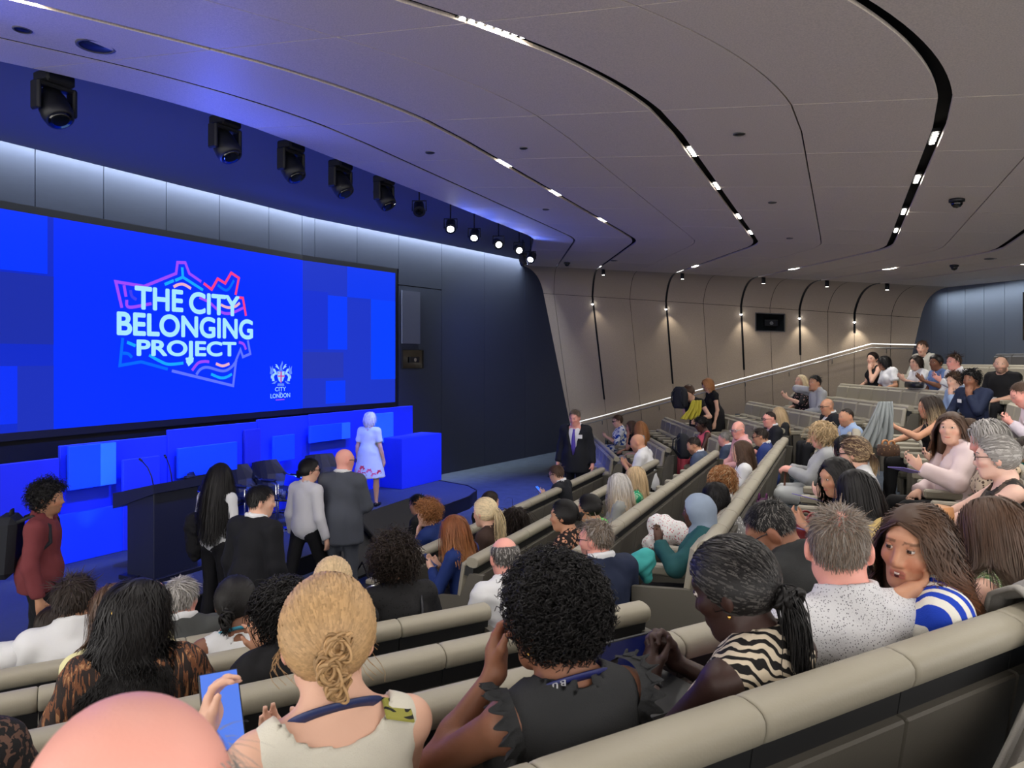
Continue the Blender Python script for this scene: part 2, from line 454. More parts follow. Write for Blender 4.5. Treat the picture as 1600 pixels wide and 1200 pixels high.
# light channels of the wall
slot_ends = {-3.3: (980, 625), -1.27: (1070, 600), 0.65: (1160, 578), 2.05: (1250, 555), 3.3: (1340, 520)}
for n_, (c, (u, v)) in enumerate(slot_ends.items()):
    Xc = pl(T2C, c)[0]; e2 = wall_line(Xc)[4]; zjn = wall_line(Xc)[1]
    a_, b_ = (u - CU) / F, (CV - v) / F
    Yw = WALL0 / (0.41 * a_ + 0.912 + LEAN * b_); zend = H + b_ * Yw
    root = empty('wall_light_channel', wpt(e2, wall_e1(zend), zend))
    inv = Matrix.Translation(-root.location)
    rings = []; w = 0.024
    for p in cove_pts(Xc, 11, 0.008): rings.append([Vector((p[0] - w, p[1], p[2] - 0.006)), Vector((p[0] + w, p[1], p[2] - 0.006)), Vector((p[0] + w, p[1] + 0.03, p[2] + 0.03)), Vector((p[0] - w, p[1] + 0.03, p[2] + 0.03))])
    for z_ in (zend,): rings.append([Vector(wpt(e2 - w, wall_e1(z_) - 0.008, z_)), Vector(wpt(e2 + w, wall_e1(z_) - 0.008, z_)), Vector(wpt(e2 + w, wall_e1(z_) + 0.03, z_)), Vector(wpt(e2 - w, wall_e1(z_) + 0.03, z_))])
    m = MB().loft([[inv @ p for p in r] for r in rings], smooth=False); m.build('channel', M_BLKMET, root)
    tag(root, 'black vertical light channel on the timber wall, %s from the stage' % ORD[n_], 'wall channel', 'black light channels of the timber wall')
    # small lamp in the channel
    zl = zjn - 0.16; lp = Vector(wpt(e2, wall_e1(zl) - 0.06, zl))
    lr = empty('wall_spot', lp)
    MB().lathe([(0.022, 0.05), (0.024, -0.04), (0.02, -0.045)], 12).build('can', M_BLKMET, lr)
    MB().lathe([(0.026, -0.046), (0.03, -0.06), (0.002, -0.075)], 12).build('lamp', M_SPOTON, lr)
    tag(lr, 'small bright downlight in the timber wall channel, %s from the stage' % ORD[n_], 'wall light')
    tgt = wpt(e2 + 0.05, wall_e1(zl - 1.2) - 0.02, zl - 1.2)
    spot('wall_spot_beam', lp + Vector((-0.02, -0.10, -0.1)), tgt, 10 + 4 * n_, (1.0, 0.93, 0.82), 75, 0.8, 0.02)
    # cylinder at the ceiling beside the channel
    p = CP(c, T2C + 2.95); cp = Vector((p[0] + 0.14, p[1], zc(p)))
    cr = empty('cylinder_downlight', cp)
    MB().lathe([(0.045, 0.0), (0.045, -0.15), (0.04, -0.155)], 14).build('body', M_BLKMET, cr)
    MB().lathe([(0.036, -0.156), (0.001, -0.158)], 14).build('lens', M_LIGHT, cr)
    tag(cr, 'black cylinder downlight under the ceiling by the timber wall, %s from the stage' % ORD[n_], 'ceiling light')
    spot('cylinder_beam', cp + Vector((0, 0, -0.17)), wpt(e2 + 0.2, wall_e1(1.0) - 1.0, 0.8), 40, (1, 0.95, 0.86), 80, 0.8, 0.03)

def wall_hit(u, v, off=0.0):
    a_, b_ = (u - CU) / F, (CV - v) / F
    Y = (WALL0 - off) / (0.41 * a_ + 0.912 + LEAN * b_); return Vector((a_ * Y, Y, H + b_ * Y))
# projection window in the timber wall
def niche(name, pts, nrm, label, m_frame):
    root = empty(name, pts[3]); inv = Matrix.Translation(-Vector(pts[3])); P = [inv @ Vector(p) for p in pts]; n = Vector(nrm).normalized()
    c = sum(P, Vector()) / 4
    fr = MB()
    for i in range(4):
        a, b = P[i], P[(i + 1) % 4]
        ai, bi = a + (c - a) * 0.07, b + (c - b) * 0.07
        fr.add([a + n * 0.03, b + n * 0.03, bi + n * 0.03, ai + n * 0.03, a, b, bi, ai], [[0, 1, 2, 3], [0, 4, 5, 1], [3, 2, 6, 7]])
    fr.build('frame', m_frame, root)
    MB().add([p + n * 0.012 for p in P], [[0, 1, 2, 3]]).build('glass', M_GLASSDARK, root)
    ex, ey = (P[1] - P[0]) , (P[3] - P[0])
    def at(x, y, d): return P[0] + ex * x + ey * y + n * d
    b = MB(); q = [at(0.32, 0.62, 0.02), at(0.75, 0.62, 0.02), at(0.75, 0.32, 0.02), at(0.32, 0.32, 0.02)]
    b.add(q + [p + n * 0.03 for p in q], [[4, 5, 6, 7], [0, 1, 5, 4], [1, 2, 6, 5], [2, 3, 7, 6], [3, 0, 4, 7]]); b.build('projector_body', M_BLKPLAST, root)
    b = MB(); cc = at(0.55, 0.47, 0.055)
    b.add([cc + ex * 0.06 * math.cos(t) + ey * 0.1 * math.sin(t) for t in [k * math.pi / 6 for k in range(12)]], [list(range(12))]); b.build('projector_lens', M_STEEL, root)
    tag(root, label, 'projection window')
nw = Vector((-E1[0], -E1[1], -LEAN)).normalized()
niche('projection_window', [wall_hit(1180, 517, 0.02), wall_hit(1227, 518, 0.02), wall_hit(1227, 490, 0.02), wall_hit(1180, 488, 0.02)], nw, 'projector window with pale frame set high in the timber wall', M_GREYPL)

# handrail along the timber wall: two bright rails on brackets
hr = empty('handrail', wall_hit(870, 700, 0.25)); inv = Matrix.Translation(-hr.location)
path = [(884, 716), (869, 668), (940, 650), (1100, 607), (1230, 573), (1362, 537), (1437, 539)]
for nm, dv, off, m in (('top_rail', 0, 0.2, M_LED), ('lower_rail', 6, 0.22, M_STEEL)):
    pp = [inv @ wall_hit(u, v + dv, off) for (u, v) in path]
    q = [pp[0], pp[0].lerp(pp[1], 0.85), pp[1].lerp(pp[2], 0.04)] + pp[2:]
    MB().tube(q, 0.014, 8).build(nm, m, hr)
for (u, v) in ((941, 653), (1030, 630), (1100, 611), (1165, 593), (1233, 577), (1300, 558), (1385, 541)):
    a, b = wall_hit(u, v + 4, 0.2), wall_hit(u, v + 10, 0.0)
    MB().tube([inv @ a, inv @ b], 0.012, 6).build('bracket', M_STEEL, hr)
tag(hr, 'pair of bright metal handrails climbing along the timber wall', 'handrail')

# ------------------------------------------------------------------ front wall, screen
SP0 = np.array([-5.97, 9.58]); SP1 = np.array([-3.90, 13.70]); SP2 = np.array([-2.50, 15.73])
SD = (SP1 - SP0) / np.linalg.norm(SP1 - SP0); SD2 = (SP2 - SP1) / np.linalg.norm(SP2 - SP1)
SPL = SP0 - SD * 2.4
SN = np.array([SD[1], -SD[0]]); SN2 = np.array([SD2[1], -SD2[0]])      # towards the audience
ZS0, ZS1 = H - 0.905, H + 1.85
ZT = H + 2.64
def vwall(a, b, z0, z1, th, n, m=None, name='wall_front', parent=None):
    a, b = np.asarray(a), np.asarray(b); n = np.asarray(n)
    V = []
    for z in (z0, z1):
        for p in (a, b, b - n * th, a - n * th): V.append((p[0], p[1], z))
    return MB().add(V, [[3, 2, 1, 0], [4, 5, 6, 7], [0, 1, 5, 4], [1, 2, 6, 5], [2, 3, 7, 6], [3, 0, 4, 7]]).build(name, m, parent)
FWL = SP0 - SD * 7.0
FWR = SP2 + SD2 * 9.0
wf = struct(vwall(FWL - SN * 0.08, SP1 - SN * 0.08, 0, ZT + 0.5, 0.2, SN, M_BLACK, 'wall_front'))
wf2 = vwall(SP1 - SN2 * 0.08, FWR - SN2 * 0.08, 0, ZT + 0.5, 0.2, SN2, M_BLACK, 'wall_front', wf)
def front_at(u):
    """plan point of the front wall surface in the image column u"""
    a = (u - CU) / F
    for (P, D, lim) in ((SP0, SD, np.linalg.norm(SP1 - SP0)), (SP1, SD2, 99)):
        t = (a * P[1] - P[0]) / (D[0] - a * D[1])
        if t <= lim: return P + D * t, (SN if lim < 90 else SN2)
    return None
# fabric panels above the screen and beside it
cols = [-60, 55, 162, 260, 343, 420, 472, 492, 558, 623, 690, 757, 820, 885, 940]
for i in range(len(cols) - 1):
    (a, n1), (b, n2) = front_at(cols[i]), front_at(cols[i + 1])
    n = n2
    d = (b - a) / np.linalg.norm(b - a); g = 0.006
    bot = ZS1 + 0.1 if cols[i] < 620 else 0.0
    if cols[i] == 623: bot = H + 1.62
    vwall(a + d * g, b - d * g, bot, ZT + 0.3, 0.05, n, M_NAVYWALL, 'fabric_panel', wf)
(a, n), (b, _) = front_at(623), front_at(690)
vwall(a + SD2 * 0.01, b - SD2 * 0.01, 0, H + 1.60, 0.05, n, M_NAVYWALL, 'fabric_panel', wf)
(a, n), (b, _) = front_at(627), front_at(655)
vwall(a + n * 0.03, b + n * 0.03, H + 0.35, H + 1.5, 0.03, n, mat('grey_speaker_cloth', srgb(88, 92, 108), 0.9, bump=0.2, bscale=300), 'speaker_panel', wf)
(a, n), (b, _) = front_at(626), front_at(660)
def v3(p, z): return Vector((p[0], p[1], z))
niche('wall_niche', [v3(a + n * 0.02, H - 0.2), v3(b + n * 0.02, H - 0.2), v3(b + n * 0.02, H + 0.22), v3(a + n * 0.02, H + 0.22)], (n[0], n[1], 0), 'small dark recessed box with equipment right of the big screen', M_BLKPLAST)

# soffit over the stage, cove light in the gap before the wall
edge = [CP(-5.25, -6 + 0.25 * i) for i in range(int((15.7 + 6) / 0.25))] + [CP(-5.25, 15.7)]
fw = []
for p in edge:
    # matching point on the wall line: project along -E2
    q = p.copy()
    best = None
    for (P, D, n) in ((SP0, SD, SN), (SP1, SD2, SN2)):
        A = np.array([[D[0], E2[0]], [D[1], E2[1]]]); st = np.linalg.solve(A, p - P)
        w = p - E2 * st[1]; 
        if best is None or st[1] < best[1]: best = (w + n * 0.14, st[1])
    fw.append(best[0])
sof = slab(edge, fw, lambda p: ZT, 0.04, 'ceiling', M_SOFFIT); struct(sof)
fas = MB().loft([[(p[0], p[1], zc(p)), (p[0], p[1], ZT + 0.04)] for p in edge], closed=False, cap=False).build('fascia', M_SOFFIT, sof)
ZL = ZT + 0.12
m = MB().loft([[(p[0] - 0.3 * 0, p[1], ZL + 0.3) for p in fw], [(p[0] - E2[0] * 0.6, p[1] - E2[1] * 0.6, ZL + 0.3) for p in fw]], closed=False, cap=False).build('cove_lid', M_BLACK, sof)
cl = empty('cove_light', (SP1[0], SP1[1], ZL)); tag(cl, 'long white cove light washing the wall above the big screen', 'cove light')
ci = Matrix.Translation(-cl.location)
MB().tube([ci @ Vector((p[0] + E2[0] * 0.05, p[1] + E2[1] * 0.05, ZT + 0.07)) for p in fw[4::3]], 0.012, 6).build('tube', M_LIGHT, cl)
for (A, B, n) in ((SP0 - SD * 1.5, SP0 + SD * 2.3, SN), (SP0 + SD * 2.3, SP1, SN), (SP1, SP2, SN2), (SP2, SP2 + SD2 * 2.9, SN2), (SP2 + SD2 * 2.9, SP2 + SD2 * 5.6, SN2)):
    mid = (A + B) / 2 + n * 0.11; L = np.linalg.norm(B - A)
    d = bpy.data.lights.new('cove_beam', 'AREA'); d.shape = 'RECTANGLE'; d.size = L; d.size_y = 0.04; d.energy = 34 * L; d.color = (0.78, 0.88, 1.0); d.spread = math.radians(150)
    o = bpy.data.objects.new('cove_beam', d); COL.objects.link(o); o.location = (mid[0], mid[1], ZT + 0.17)
    ang = math.atan2((B - A)[1], (B - A)[0])
    o.rotation_euler = (Matrix.Rotation(ang, 4, 'Z') @ Matrix.Rotation(math.radians(-18), 4, 'X')).to_euler()

# ---- screen: emissive picture on a thin panel
def em(name, rgb, s=1.0):
    c = srgb(*rgb)
    return mat('screen_' + name, (0.01, 0.01, 0.012, 1), 1.0, emit=c, es=s, spec=0.0)
SCR_E = 1.0
scr = empty('projection_screen', (SP0[0], SP0[1], ZS0))
scr.rotation_euler = (0, 0, math.atan2(SD[1], SD[0]))         # local x along the screen, -y towards the audience
SLW = float(np.linalg.norm(SP1 - SP0)); SH = ZS1 - ZS0
def rect(x0, x1, z0, z1, y, m, name, parent=scr, M=None):
    V = [(x0, y, z0), (x1, y, z0), (x1, y, z1), (x0, y, z1), (x0, y + 0.002, z0), (x1, y + 0.002, z0), (x1, y + 0.002, z1), (x0, y + 0.002, z1)]
    if M is not None: V = [M @ Vector(v) for v in V]
    return MB().add(V, [[0, 1, 2, 3], [7, 6, 5, 4], [0, 4, 5, 1], [1, 5, 6, 2], [2, 6, 7, 3], [3, 7, 4, 0]]).build(name, m, parent)
RL = float(np.linalg.norm(SP2 - SP1)); bend = math.atan2(SD2[1], SD2[0]) - math.atan2(SD[1], SD[0])
MR = Matrix.Translation((SLW, 0, 0)) @ Matrix.Rotation(bend, 4, 'Z')
MB().box(-2.5, SLW, 0.0, 0.07, -0.10, SH + 0.10).build('screen_frame', M_BLKPLAST, scr)
MB().box(0, RL + 0.07, 0.0, 0.07, -0.10, SH + 0.10, MR).build('screen_frame', M_BLKPLAST, scr)
rect(-2.4, 0, 0, SH, -0.004, em('side', (14, 40, 190), SCR_E), 'side_picture')
rect(0, SLW, 0, SH, -0.004, em('slide', (0, 44, 255), SCR_E), 'slide')
rect(0.0, RL, 0, SH, -0.004, em('sideR', (26, 50, 190), SCR_E), 'side_picture', scr, MR)
# rectangles of the side pictures (fractions of the height)
for (x0, x1, f0, f1, c) in ((-2.4, -0.08, 0.73, 1.0, (0, 50, 255)), (-2.4, -0.75, 0.60, 0.69, (0, 50, 250)), (-0.75, 0, 0.40, 0.72, (24, 42, 160)), (-2.4, -0.45, 0.04, 0.30, (8, 46, 235)), (-0.45, 0, 0.0, 0.30, (24, 44, 175))):
    rect(x0, x1, f0 * SH, f1 * SH, -0.008, em('r%d_%d_%d' % c, c, SCR_E), 'picture_block')
for (x0, x1, f0, f1, c) in ((0.6, 1.1, 0.40, 0.78, (6, 56, 245)), (0.0, 0.62, 0.40, 0.80, (20, 46, 200)), (0.55, 1.05, 0.02, 0.18, (6, 54, 245)), (1.75, RL, 0.18, 0.78, (4, 60, 248)), (1.1, RL, 0.78, 1.0, (10, 54, 230)), (0.0, 1.0, 0.20, 0.38, (34, 50, 170)), (0.0, 0.55, 0.0, 0.2, (26, 48, 190))):
    rect(x0, x1, f0 * SH, f1 * SH, -0.008, em('r%d_%d_%d' % c, c, SCR_E), 'picture_block', scr, MR)
tag(scr, 'very wide blue projection screen showing the title slide', 'screen')
# pixel -> slide coordinates
def slide_xy(u, v):
    a = (u - CU) / F; t = (a * SP0[1] - SP0[0]) / (SD[0] - a * SD[1]); Y = SP0[1] + SD[1] * t
    return t, H - (v - CV) / F * Y - ZS0
M_TXT = em('text', (160, 220, 255), SCR_E)
def text_mesh(body, x0, x1, z0, z1, m, name, y=-0.02, bold=0.02, parent=scr):
    cu = bpy.data.curves.new('t', 'FONT'); cu.body = body; cu.size = 1.0; cu.offset = 0.0; cu.extrude = 0.0
    o = bpy.data.objects.new('t', cu); COL.objects.link(o)
    bpy.context.view_layer.update()
    dg = bpy.context.evaluated_depsgraph_get(); me = bpy.data.meshes.new_from_object(o.evaluated_get(dg))
    bpy.data.objects.remove(o)
    n = len(me.vertices); co = np.zeros(n * 3, np.float32); me.vertices.foreach_get('co', co); co = co.reshape(-1, 3)
    if bold > 0:      # heavier letters: overlay shifted copies
        fs = [list(p.vertices) for p in me.polygons]; VV = []; FF = []
        for k_, (dx, dy) in enumerate([(0, 0)] + [(bold * math.cos(t), bold * math.sin(t)) for t in [q_ * math.pi / 4 for q_ in range(8)]]):
            VV.append(co + np.array([dx, dy, 0], np.float32)); FF += [[v_ + k_ * n for v_ in f_] for f_ in fs]
        co = np.concatenate(VV); me = bpy.data.meshes.new('lettering'); me.from_pydata([tuple(map(float, c_)) for c_ in co], [], FF)
    mn, mx = co.min(0), co.max(0)
    out = np.zeros_like(co)
    out[:, 0] = x0 + (co[:, 0] - mn[0]) / (mx[0] - mn[0]) * (x1 - x0)
    out[:, 2] = z0 + (co[:, 1] - mn[1]) / (mx[1] - mn[1]) * (z1 - z0)
    out[:, 1] = y
    me.vertices.foreach_set('co', out.ravel()); me.update(); me.materials.clear(); me.materials.append(m)
    return new_obj(name, me, parent)
def letters(body, u0, v0a, v0b, u1, m, name='title_lettering', bold=0.032, y=-0.02):
    x0, zt = slide_xy(u0, v0a); _, zb = slide_xy(u0, v0b); x1, _ = slide_xy(u1, 500)
    return text_mesh(body, x0, x1, zb, zt, m, name, y, bold)
letters('THE', 209, 446, 483, 285, M_TXT)
letters('CITY', 294, 455, 490, 373, M_TXT)
letters('BELONGING', 181, 486, 524, 394, M_TXT)
letters('PROJECT', 212, 530, 564, 368, M_TXT)
# the J of the last line hangs below it
x, z = slide_xy(289, 563); x2, z2 = slide_xy(300, 570)
# line drawing behind the title
def stroke(pts, rgb, w=0.045, sm=False):
    P = [slide_xy(140 + px / 5.218, 390 + py / 5.218) for (px, py) in pts]
    if sm:
        Q = []
        for i in range(len(P) - 1):
            p0 = P[max(i - 1, 0)]; p1 = P[i]; p2 = P[i + 1]; p3 = P[min(i + 2, len(P) - 1)]
            for k in range(6):
                t = k / 6
                Q.append(tuple(0.5 * ((2 * p1[j]) + (-p0[j] + p2[j]) * t + (2 * p0[j] - 5 * p1[j] + 4 * p2[j] - p3[j]) * t * t + (-p0[j] + 3 * p1[j] - 3 * p2[j] + p3[j]) * t ** 3) for j in (0, 1)))
        P = Q + [P[-1]]
    V = []; n = len(P)
    for i in range(n):
        d0 = Vector(P[i]) - Vector(P[i - 1]) if i > 0 else Vector(P[1]) - Vector(P[0])
        d1 = Vector(P[i + 1]) - Vector(P[i]) if i < n - 1 else d0
        d0.normalize(); d1.normalize(); t = (d0 + d1).normalized(); nn = Vector((-t.y, t.x)); k = w / 2 / max(0.5, nn.dot(Vector((-d1.y, d1.x))))
        V += [(P[i][0] + nn.x * k, -0.014, P[i][1] + nn.y * k), (P[i][0] - nn.x * k, -0.014, P[i][1] - nn.y * k)]
    MB().add(V, [[2 * i, 2 * i + 1, 2 * i + 3, 2 * i + 2] for i in range(n - 1)]).build('map_line', em('l%d_%d_%d' % rgb, rgb, SCR_E), scr)
PUR, PNK, CYA, PCH, BLU, LAV = (150, 70, 240), (235, 60, 130), (20, 160, 255), (225, 170, 190), (0, 100, 255), (90, 110, 255)
stroke([(258, 475), (208, 262), (440, 300), (700, 195), (712, 105), (775, 107), (808, 195), (905, 262)], PUR)
stroke([(925, 275), (990, 325), (1040, 238), (1100, 275), (1150, 190), (1212, 232), (1185, 370)], PNK)
stroke([(1205, 390), (1245, 395), (1270, 540)], PNK)
stroke([(275, 290), (292, 385)], PUR); stroke([(298, 410), (318, 470), (500, 440)], PUR, sm=True)
stroke([(750, 145), (755, 225), (920, 330)], CYA); stroke([(755, 225), (692, 252)], CYA); stroke([(682, 252), (607, 285)], CYA)
stroke([(680, 305), (720, 285), (765, 285), (822, 318)], PCH, sm=True)
stroke([(1040, 290), (1100, 330), (1135, 315), (1172, 250)], BLU, sm=True)
stroke([(328, 330), (340, 380), (378, 408)], (60, 60, 230), sm=True)
stroke([(890, 390), (970, 430), (1060, 505), (1140, 520), (1250, 475)], PUR, sm=True)
stroke([(1065, 450), (1120, 472), (1180, 465), (1220, 435)], PCH, sm=True)
stroke([(265, 720), (242, 945), (415, 915), (632, 975)], BLU); stroke([(300, 755), (370, 785)], CYA)
stroke([(265, 845), (310, 850), (340, 880)], BLU, sm=True)
stroke([(480, 860), (560, 905), (640, 935), (760, 925)], CYA, sm=True)
stroke([(665, 988), (1165, 1110), (1190, 900), (1225, 815), (1245, 875), (1305, 850), (1285, 740)], LAV)
stroke([(865, 1020), (900, 975), (960, 960), (1080, 990), (1150, 960), (1195, 900)], LAV, sm=True)
stroke([(985, 1015), (1060, 1045), (1110, 1040), (1155, 1015)], CYA, sm=True)
stroke([(830, 985), (880, 925), (930, 912), (970, 915)], PUR, sm=True)
stroke([(1025, 930), (1080, 948), (1135, 930)], PCH, sm=True)
stroke([(1212, 755), (1250, 770), (1270, 815)], PUR, sm=True)
# J tail
P = [slide_xy(140 + px / 5.218, 390 + py / 5.218) for (px, py) in ((800, 880), (842, 880), (838, 915), (800, 952), (778, 915))]
MB().add([(p[0], -0.02, p[1]) for p in P], [list(range(len(P)))]).build('title_lettering', M_TXT, scr)
# crest: shield, cross, two supporters, helm and wing, ribbon, words
M_CR = em('crest', (150, 200, 255), SCR_E); M_CR2 = em('crest_mid', (90, 130, 255), SCR_E)
def cpoly(pts, m, y=-0.012, name='crest_shape'):
    P = [slide_xy(400 + px / 13.34, 550 + py / 13.34) for (px, py) in pts]
    MB().add([(p[0], y, p[1]) for p in P], [list(range(len(P)))]).build(name, m, scr)
cpoly([(435, 400), (510, 410), (585, 400), (582, 520), (550, 600), (508, 640), (465, 600), (438, 520)], M_CR, name='crest_shield')
for q in ([(495, 405), (522, 405), (520, 635), (495, 635)], [(440, 490), (582, 490), (582, 515), (440, 515)], [(452, 420), (470, 420), (470, 455), (452, 455)]):
    cpoly(q, em('crest_red', (190, 60, 150), SCR_E), -0.018, 'crest_cross')
for sg in (-1, 1):
    mir = lambda L: [(510 + sg * (x - 510), y) for (x, y) in L][::sg]
    cpoly(mir([(600, 420), (640, 350), (675, 345), (665, 390), (640, 430), (690, 470), (700, 560), (690, 610), (640, 600), (660, 520), (630, 470), (590, 470)]), M_CR)
    cpoly(mir([(660, 400), (690, 280), (705, 350), (740, 285), (730, 380), (742, 450), (700, 480)]), M_CR2)
    cpoly(mir([(600, 600), (650, 620), (705, 660), (640, 665), (590, 610)]), M_CR2)
    cpoly(mir([(700, 470), (722, 500), (718, 555), (695, 550)]), M_CR)
    cpoly(mir([(545, 350), (575, 290), (600, 255), (630, 260), (600, 290), (630, 300), (590, 330), (560, 360)]), M_CR)
cpoly([(490, 300), (540, 185), (552, 235), (530, 310), (535, 370), (560, 395), (455, 395), (485, 365)], M_CR2)
cpoly([(445, 655), (570, 655), (580, 705), (430, 705)], M_CR2, name='crest_ribbon')
for (b, u0, v0, v1, u1, bo) in (('CITY', 429, 605, 611.5, 446, 0.01), ('OF', 435, 612.6, 614.6, 439, 0.0), ('LONDON', 421.8, 615.5, 622.5, 452.5, 0.01)):
    letters(b, u0, v0, v1, u1, M_CR, 'crest_lettering', bo, -0.012)
cpoly([(400, 990), (580, 982), (585, 995), (405, 1010)], em('crest_pink', (170, 70, 235), SCR_E), name='crest_underline')

# ------------------------------------------------------------------ rear and side walls around the audience
XR = 9.55
yr = (wall_e1(H) - 0.41 * XR) / 0.912
rw = MB()
P_ = [(XR, yr + 0.8), (XR, 11.0), tuple(pl(T2 - 0.2, 5.1)), tuple(pl(7.0, 5.1))]
rear = struct(MB().loft([[(p[0], p[1], 0), (p[0], p[1], 6.2)] for p in P_], closed=False, cap=False, smooth=False).build('wall_rear', M_BLACK))
for i in range(12):
    y0 = yr + 0.4 - i * 0.62
    vwall((XR - 0.04, y0 - 0.006), (XR - 0.04, y0 - 0.614), 1.6, zc((XR, y0)) + 0.02, 0.03, (-1, 0), M_REARWALL, 'wall_panel', rear)
scn = MB().box(XR - 0.10, XR - 0.05, 11.2, 13.62, H + 0.36, H + 1.25).build('wall_display', M_GLASSDARK); tag(scn, 'dark display panel on the slate rear wall at the right edge', 'display')
rwl = area('rear_wash', (XR - 0.30, 13.9, zc((XR, 13.9)) - 0.04), 5.0, 26, (0.86, 0.93, 1.0), (0, 0, -1), math.radians(150), 0.05)
zl_ = Vector((-0.45, 0, 1)).normalized(); xl_ = Vector((0, 1, 0)); rwl.rotation_euler = Matrix((xl_, zl_.cross(xl_), zl_)).transposed().to_euler()

# ------------------------------------------------------------------ stage
ZST = 0.22
st = []
for t in (-3.0, 11.6): st.append(pl(t, -6.05))
st += [pl(12.2, -6.2), pl(12.6, -6.6), pl(12.9, -7.4), pl(13.1, -9.4), pl(-3.0, -12.0)]
stage = struct(MB().prism([tuple(p) for p in st][::-1], 0.0, ZST).build('floor_stage', M_STAGE))
lip = MB().tube([(p[0], p[1], ZST) for p in st[:6]], 0.012, 6).build('stage_nosing', M_BLKMET, stage)
MB().loft([[(p[0] + E2[0] * 0.004, p[1] + E2[1] * 0.004, 0.0), (p[0] + E2[0] * 0.004, p[1] + E2[1] * 0.004, ZST - 0.012)] for p in st[:4]], closed=False, cap=False).build('stage_fascia', M_BLKMET, stage)
# blue scenic flats
FA, FB = np.array([-5.45, 8.9]), np.array([-2.07, 14.86]); FD = (FB - FA) / np.linalg.norm(FB - FA); FN = np.array([FD[1], -FD[0]])
def flat_mat(rgb):
    return mat('flat_%d_%d_%d' % rgb, srgb(*rgb), 0.75, bump=0.05, bscale=100)
def flat_at(u, proud):
    a = (u - CU) / F; P = FA + FN * proud
    t = (a * P[1] - P[0]) / (FD[0] - a * FD[1]); p = P + FD * t
    return p
def flat(u0, u1, vt, vb, proud, rgb, label, th=0.05, strip=None):
    p0, p1 = flat_at(u0, proud), flat_at(u1, proud)
    zt = H - (vt - CV) / F * p0[1]; zb = ZST if vb is None else H - (vb - CV) / F * p0[1]
    root = empty('scenic_flat', (p0[0], p0[1], zb), math.atan2(FD[1], FD[0])); L = float(np.linalg.norm(p1 - p0))
    MB().bbox(0, L, 0, th, 0, zt - zb, 0.006).build('panel', flat_mat(rgb), root)
    if strip:
        MB().box(L * strip[0], L, -0.006, 0.0, 0.004, zt - zb - 0.004).build('strip', flat_mat(strip[1]), root)
    if vb is None and proud < 0.3:
        MB().box(0.05, 0.09, th, th + 0.25, 0, (zt - zb) * 0.6).build('brace', M_BLKPLAST, root)
    tag(root, label, 'stage flat', 'blue scenic flats along the stage')
MBLU, DBLU, BRI, LGT, BR2 = (30, 60, 220), (34, 50, 190), (8, 90, 255), (60, 150, 255), (16, 74, 250)
flat(-60, 93, 733, None, 0.10, DBLU, 'tall dark blue stage flat at the left edge behind the backpack wearer')
flat(94, 262, 697, None, 0.0, MBLU, 'tall mid blue stage flat behind the small bright panel, left')
flat(108, 181, 698, 767, 0.14, BRI, 'bright blue hanging panel with paler right strip, left of the lectern', strip=(0.66, LGT))
flat(90, 196, 806, None, 0.22, BR2, 'low bright blue stage flat left of the lectern foot')
flat(193, 250, 719, None, 0.24, MBLU, 'narrow blue stage flat directly behind the lectern microphones')
flat(263, 402, 672, None, 0.03, MBLU, 'mid blue stage flat behind the leftmost stage chairs')
flat(279, 371, 701, 748, 0.16, BRI, 'bright blue hanging panel above the leftmost stage chair')
flat(383, 408, 672, 735, 0.10, DBLU, 'narrow dark blue upright panel between two hanging panels')
flat(403, 482, 656, None, 0.0, MBLU, 'mid blue stage flat behind the middle stage chair')
flat(428, 461, 682, 722, 0.14, BRI, 'small square bright blue panel above the middle stage chair')
flat(484, 645, 648, None, 0.04, MBLU, 'wide mid blue stage flat at the right end of the stage')
flat(485, 547, 666, 693, 0.16, BRI, 'slim horizontal bright blue panel above the rightmost stage chair', strip=(0.78, LGT))
flat(584, 615, 647, 694, 0.12, LGT, 'pale blue panel behind the head of the flower dress wearer')
flat(628, 690, 686, None, 0.55, MBLU, 'low blue box flat at the right end of the stage', th=0.5)
# ------------------------------------------------------------------ stage lamps
def moving_head(u, v, size, label, aim):
    a = (u - CU) / F
    Y = 5.62 / (0.41 - 0.912 * a) if u > 200 else 6.25
    p = Vector((a * Y, Y, H + (CV - v) / F * Y))
    root = empty('moving_head_lamp', p, math.atan2(SD[1], SD[0]))
    MB().bbox(-0.13, 0.13, -0.11, 0.11, 0.19, 0.30, 0.02).build('base', M_BLKPLAST, root)
    MB().tube([(0, 0, 0.3), (0, 0, ZT - p.z)], 0.02, 8).build('hanger', M_BLKMET, root)
    for s in (-1, 1):
        MB().bbox(s * 0.16 - 0.022, s * 0.16 + 0.022, -0.06, 0.06, -0.06, 0.20, 0.015).build('yoke_arm', M_BLKPLAST, root)
    MB().bbox(-0.16, 0.16, -0.05, 0.05, 0.16, 0.2, 0.01).build('yoke_bridge', M_BLKPLAST, root)
    M = Matrix.Rotation(math.radians(aim), 4, 'X')
    MB().lathe([(0.05, 0.17), (0.10, 0.15), (0.125, 0.06), (0.13, -0.08), (0.115, -0.15), (0.10, -0.155)], 18, M).build('head', M_BLKPLAST, root)
    MB().lathe([(0.098, -0.157), (0.06, -0.162), (0.002, -0.163)], 18, M).build('lens', M_GLASSDARK, root)
    root.scale = (size,) * 3
    tag(root, label, 'stage lamp', 'moving head lamps under the stage soffit')
    return p
for i, (u, v) in enumerate([(85, 168), (352, 228), (455, 262), (532, 288), (600, 309)]):
    moving_head(u, v, 0.95, 'black moving head lamp under the stage soffit, %s from the left' % ORD[i], -35)
